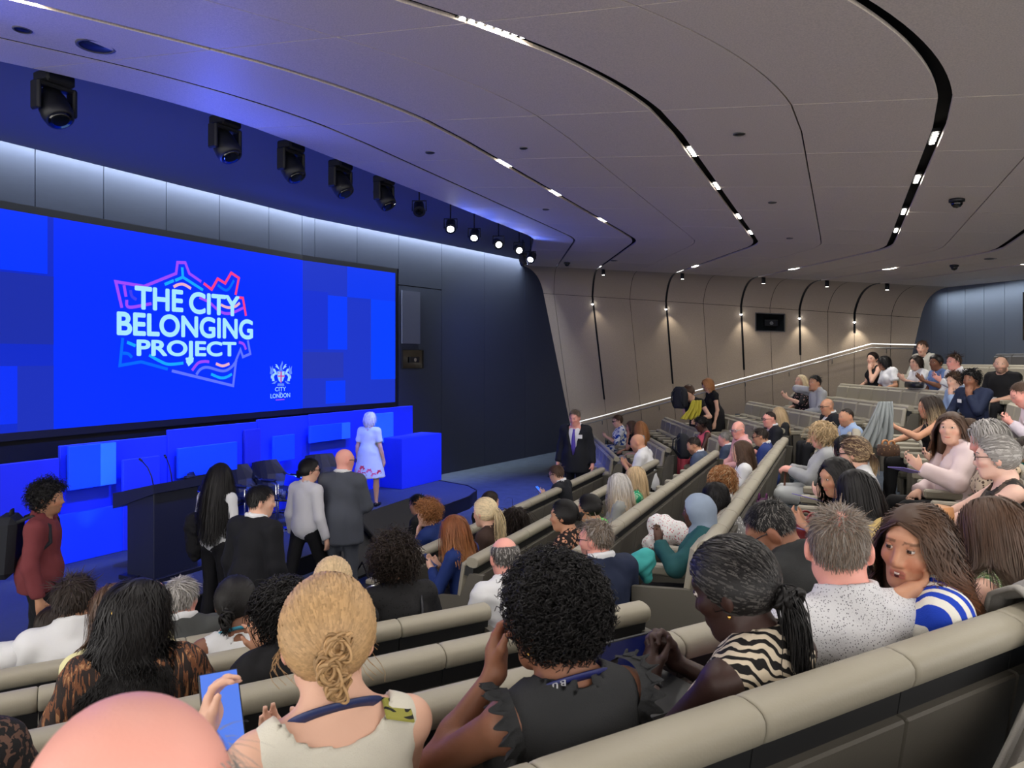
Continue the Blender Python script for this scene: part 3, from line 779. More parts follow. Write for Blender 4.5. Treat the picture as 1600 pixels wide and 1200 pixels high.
def par_lamp(u, v, label, on, aim):
    a = (u - CU) / F; Y = 5.62 / (0.41 - 0.912 * a)
    p = Vector((a * Y, Y, H + (CV - v) / F * Y)); root = empty('stage_spot', p)
    d = (Vector(aim) - p).normalized(); q = d.to_track_quat('-Z', 'Y').to_matrix().to_4x4()
    MB().lathe([(0.04, 0.2), (0.075, 0.17), (0.085, 0.0), (0.09, -0.02), (0.08, -0.02)], 16, q).build('can', M_BLKPLAST, root)
    MB().lathe([(0.078, -0.012), (0.05, -0.022), (0.002, -0.025)], 16, q).build('lens', M_SPOTON if on else M_GLASSDARK, root)
    b = MB()
    b.tube([(-0.1, 0, 0), (-0.1, 0, 0.15), (0.1, 0, 0.15), (0.1, 0, 0)], 0.01, 6); b.tube([(0, 0, 0.15), (0, 0, ZT - p.z)], 0.012, 6); b.build('bracket', M_BLKMET, root)
    tag(root, label, 'stage lamp', 'small stage spots at the right end of the soffit')
    return p, d
sp = []
SCEN = v3((SP0 + SP1) / 2 + SN * 1.6, 0.8)
for i, (u, v) in enumerate([(655, 330), (704, 357), (741, 371), (779, 382), (811, 391), (829, 405)]):
    tg = (3.0, 3.0, 0.5) if i in (3, 4) else (-0.6 - 0.2 * i, 6.5 + i * 0.6, 0.6)
    p, d = par_lamp(u, v, ('unlit black stage spot, leftmost of the small spots' if i == 0 else 'glowing white stage spot, %s of the five lit ones from the left' % ORD[i - 1]), i > 0, tg)
    sp.append(p)
p = moving_head(817, 408, 0.55, 'small moving head lamp with lit lens at the right end of the soffit', -20)

# blue light on the stage
def on_stage(t, c, z): q = pl(t, c); return (q[0], q[1], z)
for (t, tt, pw) in ((2.2, 2.6, 700), (4.4, 5.0, 750), (6.4, 7.2, 800), (8.2, 9.4, 800), (10.2, 11.4, 700)):
    spot('stage_blue_beam', on_stage(t, -5.75, H + 2.05), on_stage(tt, -8.6, 0.7), pw, STAGE_BLUE, 75, 0.9, 0.12)
spot('stage_floor_beam', on_stage(12.4, -5.7, H + 2.05), on_stage(12.8, -6.2, 0.0), 1300, (0.10, 0.16, 1.0), 70, 0.9, 0.1)
spot('stage_key_beam', on_stage(11.0, -5.7, H + 2.0), on_stage(10.0, -7.2, 1.2), 260, (0.62, 0.72, 1.0), 24, 0.7, 0.1)
for i in (1, 2, 3, 4):
    spot('soffit_glow', sp[i] + Vector((0.15, -0.15, -0.12)), sp[i] + Vector((0.75, -0.55, 0.5)), 14, (0.06, 0.14, 1.0), 120, 1.0, 0.05)
spot('wall_glow', sp[4] + Vector((0.1, 0.3, -0.2)), v3(SP2 + SD2 * 4.0, 2.8), 260, (0.1, 0.2, 1.0), 70, 1.0, 0.05)
for (t, c, tt, cc, pw) in ((2.5, -5.75, 2.0, -2.0, 70), (5.5, -5.75, 4.5, -3.2, 60)):
    spot('soffit_spill', on_stage(t, c - 0.1, H + 1.5), on_stage(tt, cc, H + 2.4), pw, (0.05, 0.10, 1.0), 120, 1.0, 0.1)  # added mid-air spots standing in for blue spill overhead

for t in (3.0, 6.0, 9.0, 11.5): spot('soffit_fill', on_stage(t, -8.25, 0.5), on_stage(t + 0.6, -6.6, H + 2.6), 200, STAGE_BLUE, 100, 1.0, 0.1)  # added spots without fixtures, tinting the soffit blue from below

# ------------------------------------------------------------------ lectern
M_LECT = mat('lectern_lacquer', srgb(30, 34, 48), 0.45)
lp = pix(255, 905, 8.35); lp.z = ZST
lec = empty('lectern', lp, yaw_of(-SN) )     # local +y away from the audience
def lr(name, m, *b): MB().bbox(*b).build(name, m, lec)
lr('body', M_LECT, -0.29, 0.29, -0.22, 0.22, 0.0, 0.98, 0.008)
MB().add([(-0.32, -0.26, 1.08), (0.32, -0.26, 1.08), (0.32, 0.42, 0.93), (-0.32, 0.42, 0.93), (-0.32, -0.26, 0.98), (0.32, -0.26, 0.98), (0.32, 0.42, 0.76), (-0.32, 0.42, 0.76)],
    [[0, 1, 2, 3], [7, 6, 5, 4], [0, 4, 5, 1], [1, 5, 6, 2], [2, 6, 7, 3], [3, 7, 4, 0]]).build('desk_top', M_LECT, lec)
lr('plinth', M_BLKPLAST, -0.36, 0.36, -0.27, 0.27, 0.0, 0.05, 0.006)
for sx in (-0.12, 0.12):
    pts = [(sx, 0.0, 1.0), (sx * 1.05, 0.03, 1.12), (sx * 1.15, 0.08, 1.22), (sx * 1.3, 0.15, 1.29)]
    mi = MB().tube(pts, 0.006, 6).build('microphone_stem', M_BLKMET, lec)
    MB().tube([(sx * 1.3, 0.15, 1.29), (sx * 1.36, 0.185, 1.315)], [0.012, 0.014], 8).build('microphone', M_BLKPLAST, lec)
lr('mouse', M_BLKPLAST, 0.16, 0.28, -0.2, -0.12, 1.06, 1.095, 0.014)
tag(lec, 'black lectern with sloping desk and two thin microphones on the stage', 'lectern')

# ------------------------------------------------------------------ stage chairs and small table
M_LEATH = mat('black_leather', srgb(26, 28, 36), 0.4, bump=0.1, bscale=90)
M_CHROME = mat('chrome', srgb(225, 225, 230), 0.12, 1.0)
def stage_chair(u, v, Y, face, label):
    p = pix(u, v, Y); root = empty('stage_chair', (p.x, p.y, ZST), yaw_of(face))
    # wing-shaped back: hexagonal shell curving round the sitter
    rings = []
    for (w, z, y) in ((0.20, 0.40, -0.20), (0.27, 0.52, -0.235), (0.33, 0.64, -0.26), (0.24, 0.86, -0.30)):
        rings.append([Vector((w * q, y + 0.10 * (abs(q) ** 2) * (1.4 if z < 0.8 else 0.7), z)) for q in (-1, -0.6, -0.2, 0.2, 0.6, 1)] + [Vector((w * q, y - 0.035 + 0.10 * (abs(q) ** 2) * (1.4 if z < 0.8 else 0.7), z)) for q in (1, 0.6, 0.2, -0.2, -0.6, -1)])
    MB().loft(rings, smooth=False).build('backrest', M_LEATH, root)
    MB().bbox(-0.25, 0.25, -0.22, 0.28, 0.38, 0.46, 0.025).build('seat', M_LEATH, root)
    for s in (-1, 1):
        MB().tube([(s * 0.30, -0.16, 0.66), (s * 0.31, 0.0, 0.62), (s * 0.31, 0.24, 0.60), (s * 0.31, 0.29, 0.57), (s * 0.30, 0.29, 0.05), (s * 0.30, 0.24, 0.015), (s * 0.30, -0.25, 0.015)], 0.013, 8).build('frame_leg', M_CHROME, root)
        MB().bbox(s * 0.31 - 0.025, s * 0.31 + 0.025, 0.0, 0.24, 0.61, 0.64, 0.008).build('armrest', M_LEATH, root)
    MB().tube([(-0.30, -0.25, 0.015), (0.30, -0.25, 0.015)], 0.013, 8).build('rear_bar', M_CHROME, root)
    MB().tube([(-0.30, 0.27, 0.36), (0.30, 0.27, 0.36)], 0.011, 8).build('front_bar', M_CHROME, root)
    tag(root, label, 'chair', 'black chairs on the stage')
for i, (u, v, Y, f, lb) in enumerate(((335, 805, 10.3, (0.75, -0.1), 'black leather cantilever chair on stage, hidden half behind the long black hair'),
        (388, 800, 10.8, (0.85, -0.35), 'black leather cantilever chair on stage, second from the lectern'),
        (432, 795, 11.3, (0.9, -0.45), 'black leather cantilever chair with bright arm, third from the lectern'),
        (510, 785, 12.0, (0.7, -0.75), 'black leather cantilever chair on stage, rightmost behind the bald man'))):
    stage_chair(u, v, Y, f, lb)
tp = pix(452, 800, 10.6)
tab = empty('side_table', (tp.x, tp.y, ZST))
MB().lathe([(0.28, 0.44), (0.28, 0.46), (0.27, 0.465)], 28).build('table_top', M_GLASSDARK, tab)
MB().lathe([(0.02, 0.02), (0.02, 0.44)], 12).build('stem', M_CHROME, tab)
MB().lathe([(0.2, 0.0), (0.2, 0.012), (0.03, 0.02)], 24).build('foot', M_CHROME, tab)
tag(tab, 'low round dark table with water glasses among the stage chairs', 'table')
M_GLASS = mat('clear_glass', srgb(200, 215, 235), 0.05, spec=0.8); M_GLASS.node_tree.nodes['Principled BSDF'].inputs['Transmission Weight'].default_value = 0.8
for i, (x, y) in enumerate(((-0.14, 0.05), (-0.05, -0.1), (0.06, 0.08), (0.12, -0.06), (0.0, 0.0))):
    g = MB().lathe([(0.028, 0.0), (0.032, 0.09), (0.030, 0.09), (0.026, 0.006)], 12).build('water_glass', M_GLASS); g.location = (tp.x + x, tp.y + y, ZST + 0.466)
    tag(g, 'clear water glass on the low stage table', 'glass', 'water glasses on the stage table')

# floor monitors leaning back at the stage edge
def wedge(u, v, Y, w, h, yaw, label):
    p = pix(u, v, Y); root = empty('floor_monitor', (p.x, p.y, 0.0), yaw)
    M = Matrix.Translation((0, 0, 0.30)) @ Matrix.Rotation(math.radians(-48), 4, 'X')
    MB().bbox(-w / 2, w / 2, -0.03, 0.03, -0.1, h, 0.01, M).build('display', M_BLKPLAST, root)
    MB().box(-w / 2 + 0.03, w / 2 - 0.03, 0.03, 0.033, -0.07, h - 0.03, M).build('screen_face', M_GLASSDARK, root)
    for s in (-1, 1):
        MB().tube([(s * w * 0.35, -0.32, 0.02), (s * w * 0.35, -0.12, 0.42), (s * w * 0.35, 0.15, 0.02)], 0.014, 6).build('stand_leg', M_BLKMET, root)
    tag(root, label, 'monitor')
yb = yaw_of(-E2)
wedge(655, 850, 9.2, 1.25, 0.7, yb, 'large black floor monitor leaning at the stage edge behind the woman in blue')
wedge(574, 868, 8.4, 0.75, 0.5, yb, 'smaller black floor monitor beside the grey suited man')
fc = pix(592, 900, 6.5); fl_c = empty('flight_case', (fc.x, fc.y, 0.0), yb)
MB().bbox(-0.3, 0.3, -0.2, 0.2, 0.0, 0.62, 0.01).build('case', M_BLKPLAST, fl_c); MB().bbox(-0.31, 0.31, -0.21, 0.21, 0.6, 0.63, 0.005).build('lid', M_BLKMET, fl_c)
MB().tube([(-0.15, 0, 0.66), (0.0, 0.02, 0.66)], [0.03, 0.02], 8).build('microphone', M_STEEL, fl_c)
tag(fl_c, 'black equipment case with a silver microphone on top, by the stage', 'case')
for i, (u, v, Y) in enumerate(((352, 955, 6.6), (800, 790, 10.5))):
    q = pix(u, v, Y); e = MB().bbox(-0.22, 0.22, -0.16, 0.16, 0, 0.16, 0.03).build('stage_box' if i == 0 else 'floor_box', M_BLKPLAST); e.location = (q.x, q.y, 0.0 if i else ZST * 0); e.rotation_euler = (0, 0, yb)
    tag(e, ('black power box on the floor below the lectern', 'dark rounded box on the carpet past the front row')[i], 'box')

# ------------------------------------------------------------------ seats
M_VIN = mat('taupe_vinyl', srgb(158, 152, 136), 0.5, bump=0.06, bscale=180, spec=0.35)
M_VIND = mat('dark_taupe_back', srgb(98, 94, 86), 0.6, bump=0.1, bscale=220, spec=0.3)
M_RECESS = mat('recess_black', srgb(30, 31, 33), 0.6)
M_DVIN = mat('charcoal_vinyl', srgb(86, 84, 82), 0.6)
PITCH = 0.5
def roll_mesh(w):
    """padded rail: rounded section leaning a little, with a soft seam at each end"""
    sec = []
    for k in range(14):
        a = 2 * math.pi * k / 14; ca, sa = math.cos(a), math.sin(a)
        sec.append((0.052 * math.copysign(abs(ca) ** 0.8, ca), 0.042 * math.copysign(abs(sa) ** 0.75, sa)))
    rings = []
    for (x, s) in ((-w / 2, 0.90), (-w / 2 + 0.006, 0.985), (-w / 2 + 0.02, 1.0), (w / 2 - 0.02, 1.0), (w / 2 - 0.006, 0.985), (w / 2, 0.90)):
        rings.append([Vector((x, 0.0 + p[0] * s, 0.908 + p[1] * s)) for p in sec])
    return MB().loft(rings).mesh('top_roll')
RAKE = Matrix.Translation((0, 0, 0.4)) @ Matrix.Rotation(math.radians(9), 4, 'X') @ Matrix.Translation((0, 0, -0.4))
def tm(me): me.transform(Matrix.Translation((0, 0.085, 0.02)) @ RAKE); return me
hw = PITCH / 2 - 0.002
ME = {}
ME['top_roll'] = tm(roll_mesh(PITCH - 0.002))
ME['recess'] = tm(MB().box(-hw, hw, -0.02, 0.05, 0.80, 0.87).mesh('recess'))
ME['back_shell'] = tm(MB().bbox(-hw, hw, -0.045, 0.03, 0.12, 0.80, 0.006).mesh('back_shell'))
ME['back_cushion'] = tm(MB().bbox(-hw + 0.004, hw - 0.004, 0.03, 0.10, 0.42, 0.90, 0.03).mesh('back_cushion'))
ME['seat_up'] = MB().bbox(-hw + 0.03, hw - 0.03, 0.12, 0.24, 0.34, 0.70, 0.025).mesh('seat_cushion')
ME['seat_down'] = MB().bbox(-hw + 0.03, hw - 0.03, 0.10, 0.52, 0.36, 0.455, 0.03).mesh('seat_cushion')
ME['armrest'] = MB().bbox(PITCH / 2 - 0.09, PITCH / 2 + 0.0, 0.10, 0.50, 0.60, 0.665, 0.012).mesh('armrest')
ME['arm_panel'] = MB().bbox(PITCH / 2 - 0.075, PITCH / 2 - 0.015, 0.06, 0.44, 0.0, 0.60, 0.006).mesh('arm_panel')
ME['end_panel'] = MB().prism([(-0.14, 0.0), (0.46, 0.0), (0.46, 0.64), (0.10, 0.66), (0.02, 0.84), (-0.10, 0.84), (-0.05, 0.40)], -0.02, 0.02, Matrix(((0, 0, 1, 0), (1, 0, 0, 0), (0, 1, 0, 0), (0, 0, 0, 1)))).mesh('end_panel')
for k, mm in (('top_roll', M_VIN), ('recess', M_RECESS), ('back_shell', M_VIND), ('back_cushion', M_VIN), ('seat_up', M_VIN), ('seat_down', M_VIN), ('armrest', M_VIN), ('arm_panel', M_VIND), ('end_panel', M_VIND)):
    ME[k].materials.append(mm)
MED = {}
for k in ('top_roll', 'back_shell', 'back_cushion', 'seat_up', 'armrest'):
    MED[k] = ME[k].copy(); MED[k].materials.clear(); MED[k].materials.append(M_DVIN)
SEATS = {}      # (block, row) -> list of (pos, yaw)
def seat(p, z, yaw, label, group, up=True, dark=False, end=None):
    root = empty('auditorium_seat', (p[0], p[1], z), yaw)
    for k in ('top_roll', 'recess', 'back_shell', 'back_cushion', 'seat_up' if up else 'seat_down', 'armrest', 'arm_panel'):
        me = MED.get(k, ME[k]) if dark else ME[k]
        o = bpy.data.objects.new('seat_cushion' if k.startswith('seat') else k, me); COL.objects.link(o); o.parent = root
    if end is not None:
        o = bpy.data.objects.new('end_panel', ME['end_panel']); COL.objects.link(o); o.parent = root; o.location = (end * PITCH / 2 + end * 0.0, 0, 0)
    tag(root, label, 'seat', group)
ROWN = ['front', 'second', 'third', 'fourth', 'fifth', 'sixth', 'seventh', 'eighth', 'ninth', 'rearmost']
def ordn(i): return ORD[i] if i < len(ORD) else '%dth' % (i + 1)
TAKEN = []   # plan positions of seated people, filled before seats are made
# ------------------------------------------------------------------ figures: implicit surfaces -> one continuous mesh
def smin(a, b, k):
    h = np.clip(0.5 + 0.5 * (b - a) / k, 0, 1)
    return b + (a - b) * h - k * h * (1 - h)
class Field:
    def __init__(s, vox): s.p = []; s.cut = []; s.vox = vox
    def cone(s, a, b, r1, r2, k=0.03): s.p.append(('c', np.array(a, float), np.array(b, float), r1, r2, k)); return s
    def ell(s, c, r, R=None, k=0.03): s.p.append(('e', np.array(c, float), np.array(r, float), np.eye(3) if R is None else R, k)); return s
    def sub(s, fn, c=None, r=0.0): s.cut.append((fn, c, r)); return s          # fn(P)->distance, negative inside what is cut away
    def mesh(s):
        vox = s.vox
        lo = np.full(3, 1e9); hi = -lo; bbs = []
        for q in s.p:
            if q[0] == 'c':
                r = max(q[3], q[4]); b0 = np.minimum(q[1], q[2]) - r; b1 = np.maximum(q[1], q[2]) + r
            else:
                e = np.sqrt(((q[3] * q[2]) ** 2).sum(1)); b0 = q[1] - e; b1 = q[1] + e
            bbs.append((b0, b1)); lo = np.minimum(lo, b0); hi = np.maximum(hi, b1)
        lo -= 3 * vox; hi += 3 * vox
        n = np.ceil((hi - lo) / vox).astype(int) + 1
        ax = [(lo[i] + vox * np.arange(n[i])).astype(np.float32) for i in range(3)]
        D = np.full(n, 0.08, np.float32)
        for q, (b0, b1) in zip(s.p, bbs):
            k = q[-1]; pad = k + 2.5 * vox
            i0 = np.maximum(((b0 - pad - lo) / vox).astype(int), 0); i1 = np.minimum(((b1 + pad - lo) / vox).astype(int) + 2, n)
            X = ax[0][i0[0]:i1[0]][:, None, None]; Y = ax[1][i0[1]:i1[1]][None, :, None]; Z = ax[2][i0[2]:i1[2]][None, None, :]
            if q[0] == 'c':
                a, b, r1, r2 = q[1:5]; ba = b - a; L = float((ba ** 2).sum()) + 1e-9
                t = np.clip(((X - a[0]) * ba[0] + (Y - a[1]) * ba[1] + (Z - a[2]) * ba[2]) / L, 0, 1)
                d = np.sqrt((X - a[0] - ba[0] * t) ** 2 + (Y - a[1] - ba[1] * t) ** 2 + (Z - a[2] - ba[2] * t) ** 2) - (r1 + (r2 - r1) * t)
            else:
                c, r, R = q[1:4]
                x, y, z = X - c[0], Y - c[1], Z - c[2]
                u = [(R[0, j] * x + R[1, j] * y + R[2, j] * z) for j in range(3)]
                k0 = np.sqrt((u[0] / r[0]) ** 2 + (u[1] / r[1]) ** 2 + (u[2] / r[2]) ** 2)
                k1 = np.sqrt((u[0] / r[0] ** 2) ** 2 + (u[1] / r[1] ** 2) ** 2 + (u[2] / r[2] ** 2) ** 2) + 1e-6
                d = k0 * (k0 - 1) / k1
            sl = tuple(slice(i0[j], i1[j]) for j in range(3))
            D[sl] = smin(D[sl], d.astype(np.float32), k)
        if s.cut:
            for fn, c, r in s.cut:
                i0 = np.zeros(3, int); i1 = n
                if c is not None:
                    i0 = np.clip(((c - r - lo) / vox).astype(int), 0, n - 1); i1 = np.clip(((c + r - lo) / vox).astype(int) + 2, 1, n)
                sl = tuple(slice(i0[j], i1[j]) for j in range(3))
                D[sl] = np.maximum(D[sl], -fn(ax[0][sl[0]][:, None, None], ax[1][sl[1]][None, :, None], ax[2][sl[2]][None, None, :]))
        return nets(D, ax)

def nets(D, ax):
    S = D < 0
    nx, ny, nz = D.shape
    cnt = np.zeros((nx - 1, ny - 1, nz - 1), np.uint8)
    for i in (0, 1):
        for j in (0, 1):
            for k in (0, 1): cnt += S[i:nx - 1 + i, j:ny - 1 + j, k:nz - 1 + k]
    act = np.argwhere((cnt > 0) & (cnt < 8))
    if len(act) == 0: return np.zeros((0, 3)), np.zeros((0, 4), int)
    idm = np.full(cnt.shape, -1, np.int32); idm[act[:, 0], act[:, 1], act[:, 2]] = np.arange(len(act))
    cv = {}
    for i in (0, 1):
        for j in (0, 1):
            for k in (0, 1): cv[(i, j, k)] = D[act[:, 0] + i, act[:, 1] + j, act[:, 2] + k]
    acc = np.zeros((len(act), 3), np.float32); num = np.zeros(len(act), np.float32)
    for a0 in cv:
        for d in range(3):
            if a0[d] == 1: continue
            b0 = list(a0); b0[d] = 1; b0 = tuple(b0)
            va, vb = cv[a0], cv[b0]; m = (va < 0) != (vb < 0)
            t = np.where(m, va / np.where(m, va - vb, 1), 0)
            for e in range(3): acc[:, e] += np.where(m, (t if e == d else a0[e]), 0)
            num += m
    loc = acc / num[:, None]
    st = [a[1] - a[0] for a in ax]
    V = np.stack([ax[e][act[:, e]] + loc[:, e] * st[e] for e in range(3)], 1)
    Q = []
    for d in range(3):
        o = [(1, 2), (2, 0), (0, 1)][d]
        sl0 = [slice(1, -1)] * 3; sl0[d] = slice(0, -1); sl1 = list(sl0); sl1[d] = slice(1, None)
        A, B = S[tuple(sl0)], S[tuple(sl1)]
        e = np.argwhere(A != B)
        if len(e) == 0: continue
        off = np.ones(3, int); off[d] = 0; e = e + off
        fl = S[e[:, 0], e[:, 1], e[:, 2]]
        def cid(da, db):
            c = e.copy(); c[:, o[0]] += da; c[:, o[1]] += db
            return idm[c[:, 0], c[:, 1], c[:, 2]]
        q = np.stack([cid(-1, -1), cid(0, -1), cid(0, 0), cid(-1, 0)], 1)
        q[~fl] = q[~fl][:, ::-1]
        Q.append(q)
    Q = np.concatenate(Q); Q = Q[(Q >= 0).all(1)]
    return V, Q

def normals(V, Q):
    n = np.cross(V[Q[:, 2]] - V[Q[:, 0]], V[Q[:, 3]] - V[Q[:, 1]]); N = np.zeros_like(V)
    for i in range(4): np.add.at(N, Q[:, i], n)
    return N / (np.linalg.norm(N, axis=1, keepdims=True) + 1e-9)
def wrinkle(V, Q, amp, seed, freq=28.0):
    if amp <= 0 or len(V) == 0: return V
    r = np.random.RandomState(seed); N = normals(V, Q); d = np.zeros(len(V))
    W = V + 0.02 * np.sin(V[:, [1, 2, 0]] * 17 + r.rand(3) * 6)
    for i in range(7):
        k = r.randn(3); k /= np.linalg.norm(k); f = freq * (0.5 + 1.4 * r.rand())
        d += np.abs(np.sin(W @ k * f + r.rand() * 6)) - 0.6
    return V + N * (d * amp / 3.0)[:, None]
def smooth(V, Q, it=1, lam=0.5):
    for _ in range(it):
        A = np.zeros_like(V); c = np.zeros(len(V))
        for i in range(4):
            for j in (1, 3):
                np.add.at(A, Q[:, i], V[Q[:, (i + j) % 4]]); np.add.at(c, Q[:, i], 1)
        V = V + (A / np.maximum(c, 1)[:, None] - V) * lam
    return V

def Rx(a): c, s = math.cos(a), math.sin(a); return np.array([[1, 0, 0], [0, c, -s], [0, s, c]])
def Ry(a): c, s = math.cos(a), math.sin(a); return np.array([[c, 0, s], [0, 1, 0], [-s, 0, c]])
def Rz(a): c, s = math.cos(a), math.sin(a); return np.array([[c, -s, 0], [s, c, 0], [0, 0, 1]])
def nrm(v): v = np.asarray(v, float); return v / (np.linalg.norm(v) + 1e-9)
rad = math.radians

# ---- vertex coloured materials
def vmat(name, rough=0.5, spec=0.4, bump=0.0, bscale=300.0, sss=0.0, coat=0.0):
    if name in MATS: return MATS[name]
    m = bpy.data.materials.new(name); m.use_nodes = True; nt = m.node_tree; b = nt.nodes['Principled BSDF']
    a = nt.nodes.new('ShaderNodeVertexColor'); a.layer_name = 'Col'
    nt.links.new(a.outputs['Color'], b.inputs['Base Color']); b.inputs['Roughness'].default_value = rough; b.inputs['Specular IOR Level'].default_value = spec
    if bump:
        tc = nt.nodes.new('ShaderNodeTexCoord'); n = nt.nodes.new('ShaderNodeTexNoise'); n.inputs['Scale'].default_value = bscale
        bp = nt.nodes.new('ShaderNodeBump'); bp.inputs['Strength'].default_value = bump; bp.inputs['Distance'].default_value = 0.003
        nt.links.new(tc.outputs['Object'], n.inputs['Vector']); nt.links.new(n.outputs['Fac'], bp.inputs['Height']); nt.links.new(bp.outputs[0], b.inputs['Normal'])
    MATS[name] = m; return m
M_SKIN = vmat('skin', 0.5, 0.4, 0.12, 250); M_HAIR = vmat('hair', 0.5, 0.3)

SKIN = {'pale': srgb(232, 190, 172)[:3], 'fair': srgb(222, 176, 152)[:3], 'pink': srgb(232, 165, 150)[:3], 'tan': srgb(198, 146, 116)[:3], 'olive': srgb(190, 140, 110)[:3], 'brown': srgb(136, 92, 70)[:3], 'dark': srgb(82, 54, 44)[:3], 'deep': srgb(58, 38, 33)[:3]}
HAIRC = {'black': srgb(22, 20, 21)[:3], 'dark': srgb(44, 34, 29)[:3], 'brown': srgb(78, 57, 44)[:3], 'auburn': srgb(132, 78, 46)[:3], 'blond': srgb(176, 142, 100)[:3], 'ash': srgb(196, 170, 132)[:3], 'lightblond': srgb(224, 204, 166)[:3], 'grey': srgb(140, 136, 132)[:3], 'silver': srgb(196, 192, 188)[:3], 'greybrown': srgb(110, 96, 84)[:3], 'darkgrey': srgb(82, 79, 77)[:3], 'ginger': srgb(170, 116, 72)[:3], 'white': srgb(226, 222, 216)[:3]}

# ---- garment materials with procedural patterns
def cloth(name, rgb, kind='plain', rgb2=None, sc=40.0, rough=0.8, rgb3=None):
    key = 'cloth_' + name
    if key in MATS: return MATS[key]
    m = mat(key, srgb(*rgb), rough, bump=0.25, bscale=320, spec=0.25)
    if kind == 'plain': return m
    nt = m.node_tree; b = nt.nodes['Principled BSDF']; tc = nt.nodes.new('ShaderNodeTexCoord'); mp = nt.nodes.new('ShaderNodeMapping')
    nt.links.new(tc.outputs['Object'], mp.inputs['Vector'])
    ramp = nt.nodes.new('ShaderNodeValToRGB'); ramp.color_ramp.interpolation = 'CONSTANT'
    e = ramp.color_ramp.elements; e[0].color = srgb(*rgb); e[1].color = srgb(*(rgb2 or (0, 0, 0))); e[1].position = 0.5
    def noise(scale, detail=2, dist=0.0):
        n = nt.nodes.new('ShaderNodeTexNoise'); n.inputs['Scale'].default_value = scale; n.inputs['Detail'].default_value = detail; n.inputs['Distortion'].default_value = dist
        nt.links.new(mp.outputs[0], n.inputs['Vector']); return n.outputs['Fac']
    if kind == 'stripe':
        w = nt.nodes.new('ShaderNodeTexWave'); w.wave_type = 'BANDS'; w.bands_direction = 'X'; w.inputs['Scale'].default_value = sc; w.inputs['Distortion'].default_value = 0.6; w.inputs['Detail'].default_value = 0
        nt.links.new(mp.outputs[0], w.inputs['Vector']); f = w.outputs['Fac']
    elif kind == 'zebra':
        w = nt.nodes.new('ShaderNodeTexWave'); w.wave_type = 'BANDS'; w.bands_direction = 'DIAGONAL'; w.inputs['Scale'].default_value = sc; w.inputs['Distortion'].default_value = 9; w.inputs['Detail'].default_value = 1.5; w.inputs['Detail Scale'].default_value = 1.2
        nt.links.new(mp.outputs[0], w.inputs['Vector']); f = w.outputs['Fac']; e[1].position = 0.55
    elif kind == 'dots':
        v = nt.nodes.new('ShaderNodeTexVoronoi'); v.inputs['Scale'].default_value = sc; nt.links.new(mp.outputs[0], v.inputs['Vector']); f = v.outputs['Distance']
        e[0].color = srgb(*rgb2); e[1].color = srgb(*rgb); e[1].position = 0.27
    elif kind == 'leopard':
        v = nt.nodes.new('ShaderNodeTexVoronoi'); v.inputs['Scale'].default_value = sc; nt.links.new(mp.outputs[0], v.inputs['Vector'])
        mx = nt.nodes.new('ShaderNodeMath'); mx.operation = 'MULTIPLY_ADD'; nt.links.new(noise(sc * 0.7), mx.inputs[0]); mx.inputs[1].default_value = 0.5; nt.links.new(v.outputs['Distance'], mx.inputs[2]); f = mx.outputs[0]
        e[0].color = srgb(*rgb3); e[1].color = srgb(*rgb2); e[1].position = 0.42; x = e.new(0.66); x.color = srgb(*rgb)
    elif kind == 'patch':
        f = noise(sc, 1.5, 0.6); e[1].position = 0.55
        if rgb3: x = e.new(0.62); x.color = srgb(*rgb3)
    elif kind == 'tiger':
        mp.inputs['Scale'].default_value = (3.2, 1, 0.5)
        f = noise(sc, 3, 0.5); e[1].position = 0.50; x = e.new(0.60); x.color = srgb(*rgb3); y = e.new(0.68); y.color = srgb(*rgb)
    elif kind == 'check':
        mx = nt.nodes.new('ShaderNodeMath'); mx.operation = 'ADD'
        for i, ax_ in enumerate(('X', 'Z')):
            w = nt.nodes.new('ShaderNodeTexWave'); w.bands_direction = ax_; w.inputs['Scale'].default_value = sc; nt.links.new(mp.outputs[0], w.inputs['Vector']); nt.links.new(w.outputs['Fac'], mx.inputs[i])
        hf = nt.nodes.new('ShaderNodeMath'); hf.operation = 'MULTIPLY'; hf.inputs[1].default_value = 0.5; nt.links.new(mx.outputs[0], hf.inputs[0]); f = hf.outputs[0]
        e[1].position = 0.38; x = e.new(0.75); x.color = srgb(*rgb3)
    elif kind == 'flower':
        z = nt.nodes.new('ShaderNodeSeparateXYZ'); nt.links.new(tc.outputs['Object'], z.inputs[0])
        lt = nt.nodes.new('ShaderNodeMath'); lt.operation = 'LESS_THAN'; lt.inputs[1].default_value = 0.78; nt.links.new(z.outputs['Z'], lt.inputs[0])
        v = nt.nodes.new('ShaderNodeTexVoronoi'); v.inputs['Scale'].default_value = sc; nt.links.new(mp.outputs[0], v.inputs['Vector'])
        l2 = nt.nodes.new('ShaderNodeMath'); l2.operation = 'LESS_THAN'; l2.inputs[1].default_value = 0.40; nt.links.new(v.outputs['Distance'], l2.inputs[0])
        mu = nt.nodes.new('ShaderNodeMath'); mu.operation = 'MULTIPLY'; nt.links.new(lt.outputs[0], mu.inputs[0]); nt.links.new(l2.outputs[0], mu.inputs[1]); f = mu.outputs[0]
    nt.links.new(f, ramp.inputs['Fac']); nt.links.new(ramp.outputs['Color'], b.inputs['Base Color'])
    return m

HEADR = np.array([0.077, 0.097, 0.090])   # cranium
HEADC = np.array([0.0, -0.012, 0.028])

class Person: pass

def ik(S, T, l1, l2, pole):
    d = T - S; L = np.linalg.norm(d); mx = (l1 + l2) * 0.995
    if L > mx: T = S + d / L * mx; d = T - S; L = mx
    x = (l1 * l1 - l2 * l2 + L * L) / (2 * L); h = math.sqrt(max(l1 * l1 - x * x, 0.0))
    u = d / L; p = np.asarray(pole, float); p = p - u * p.dot(u); p = nrm(p)
    return S + u * x + p * h, T

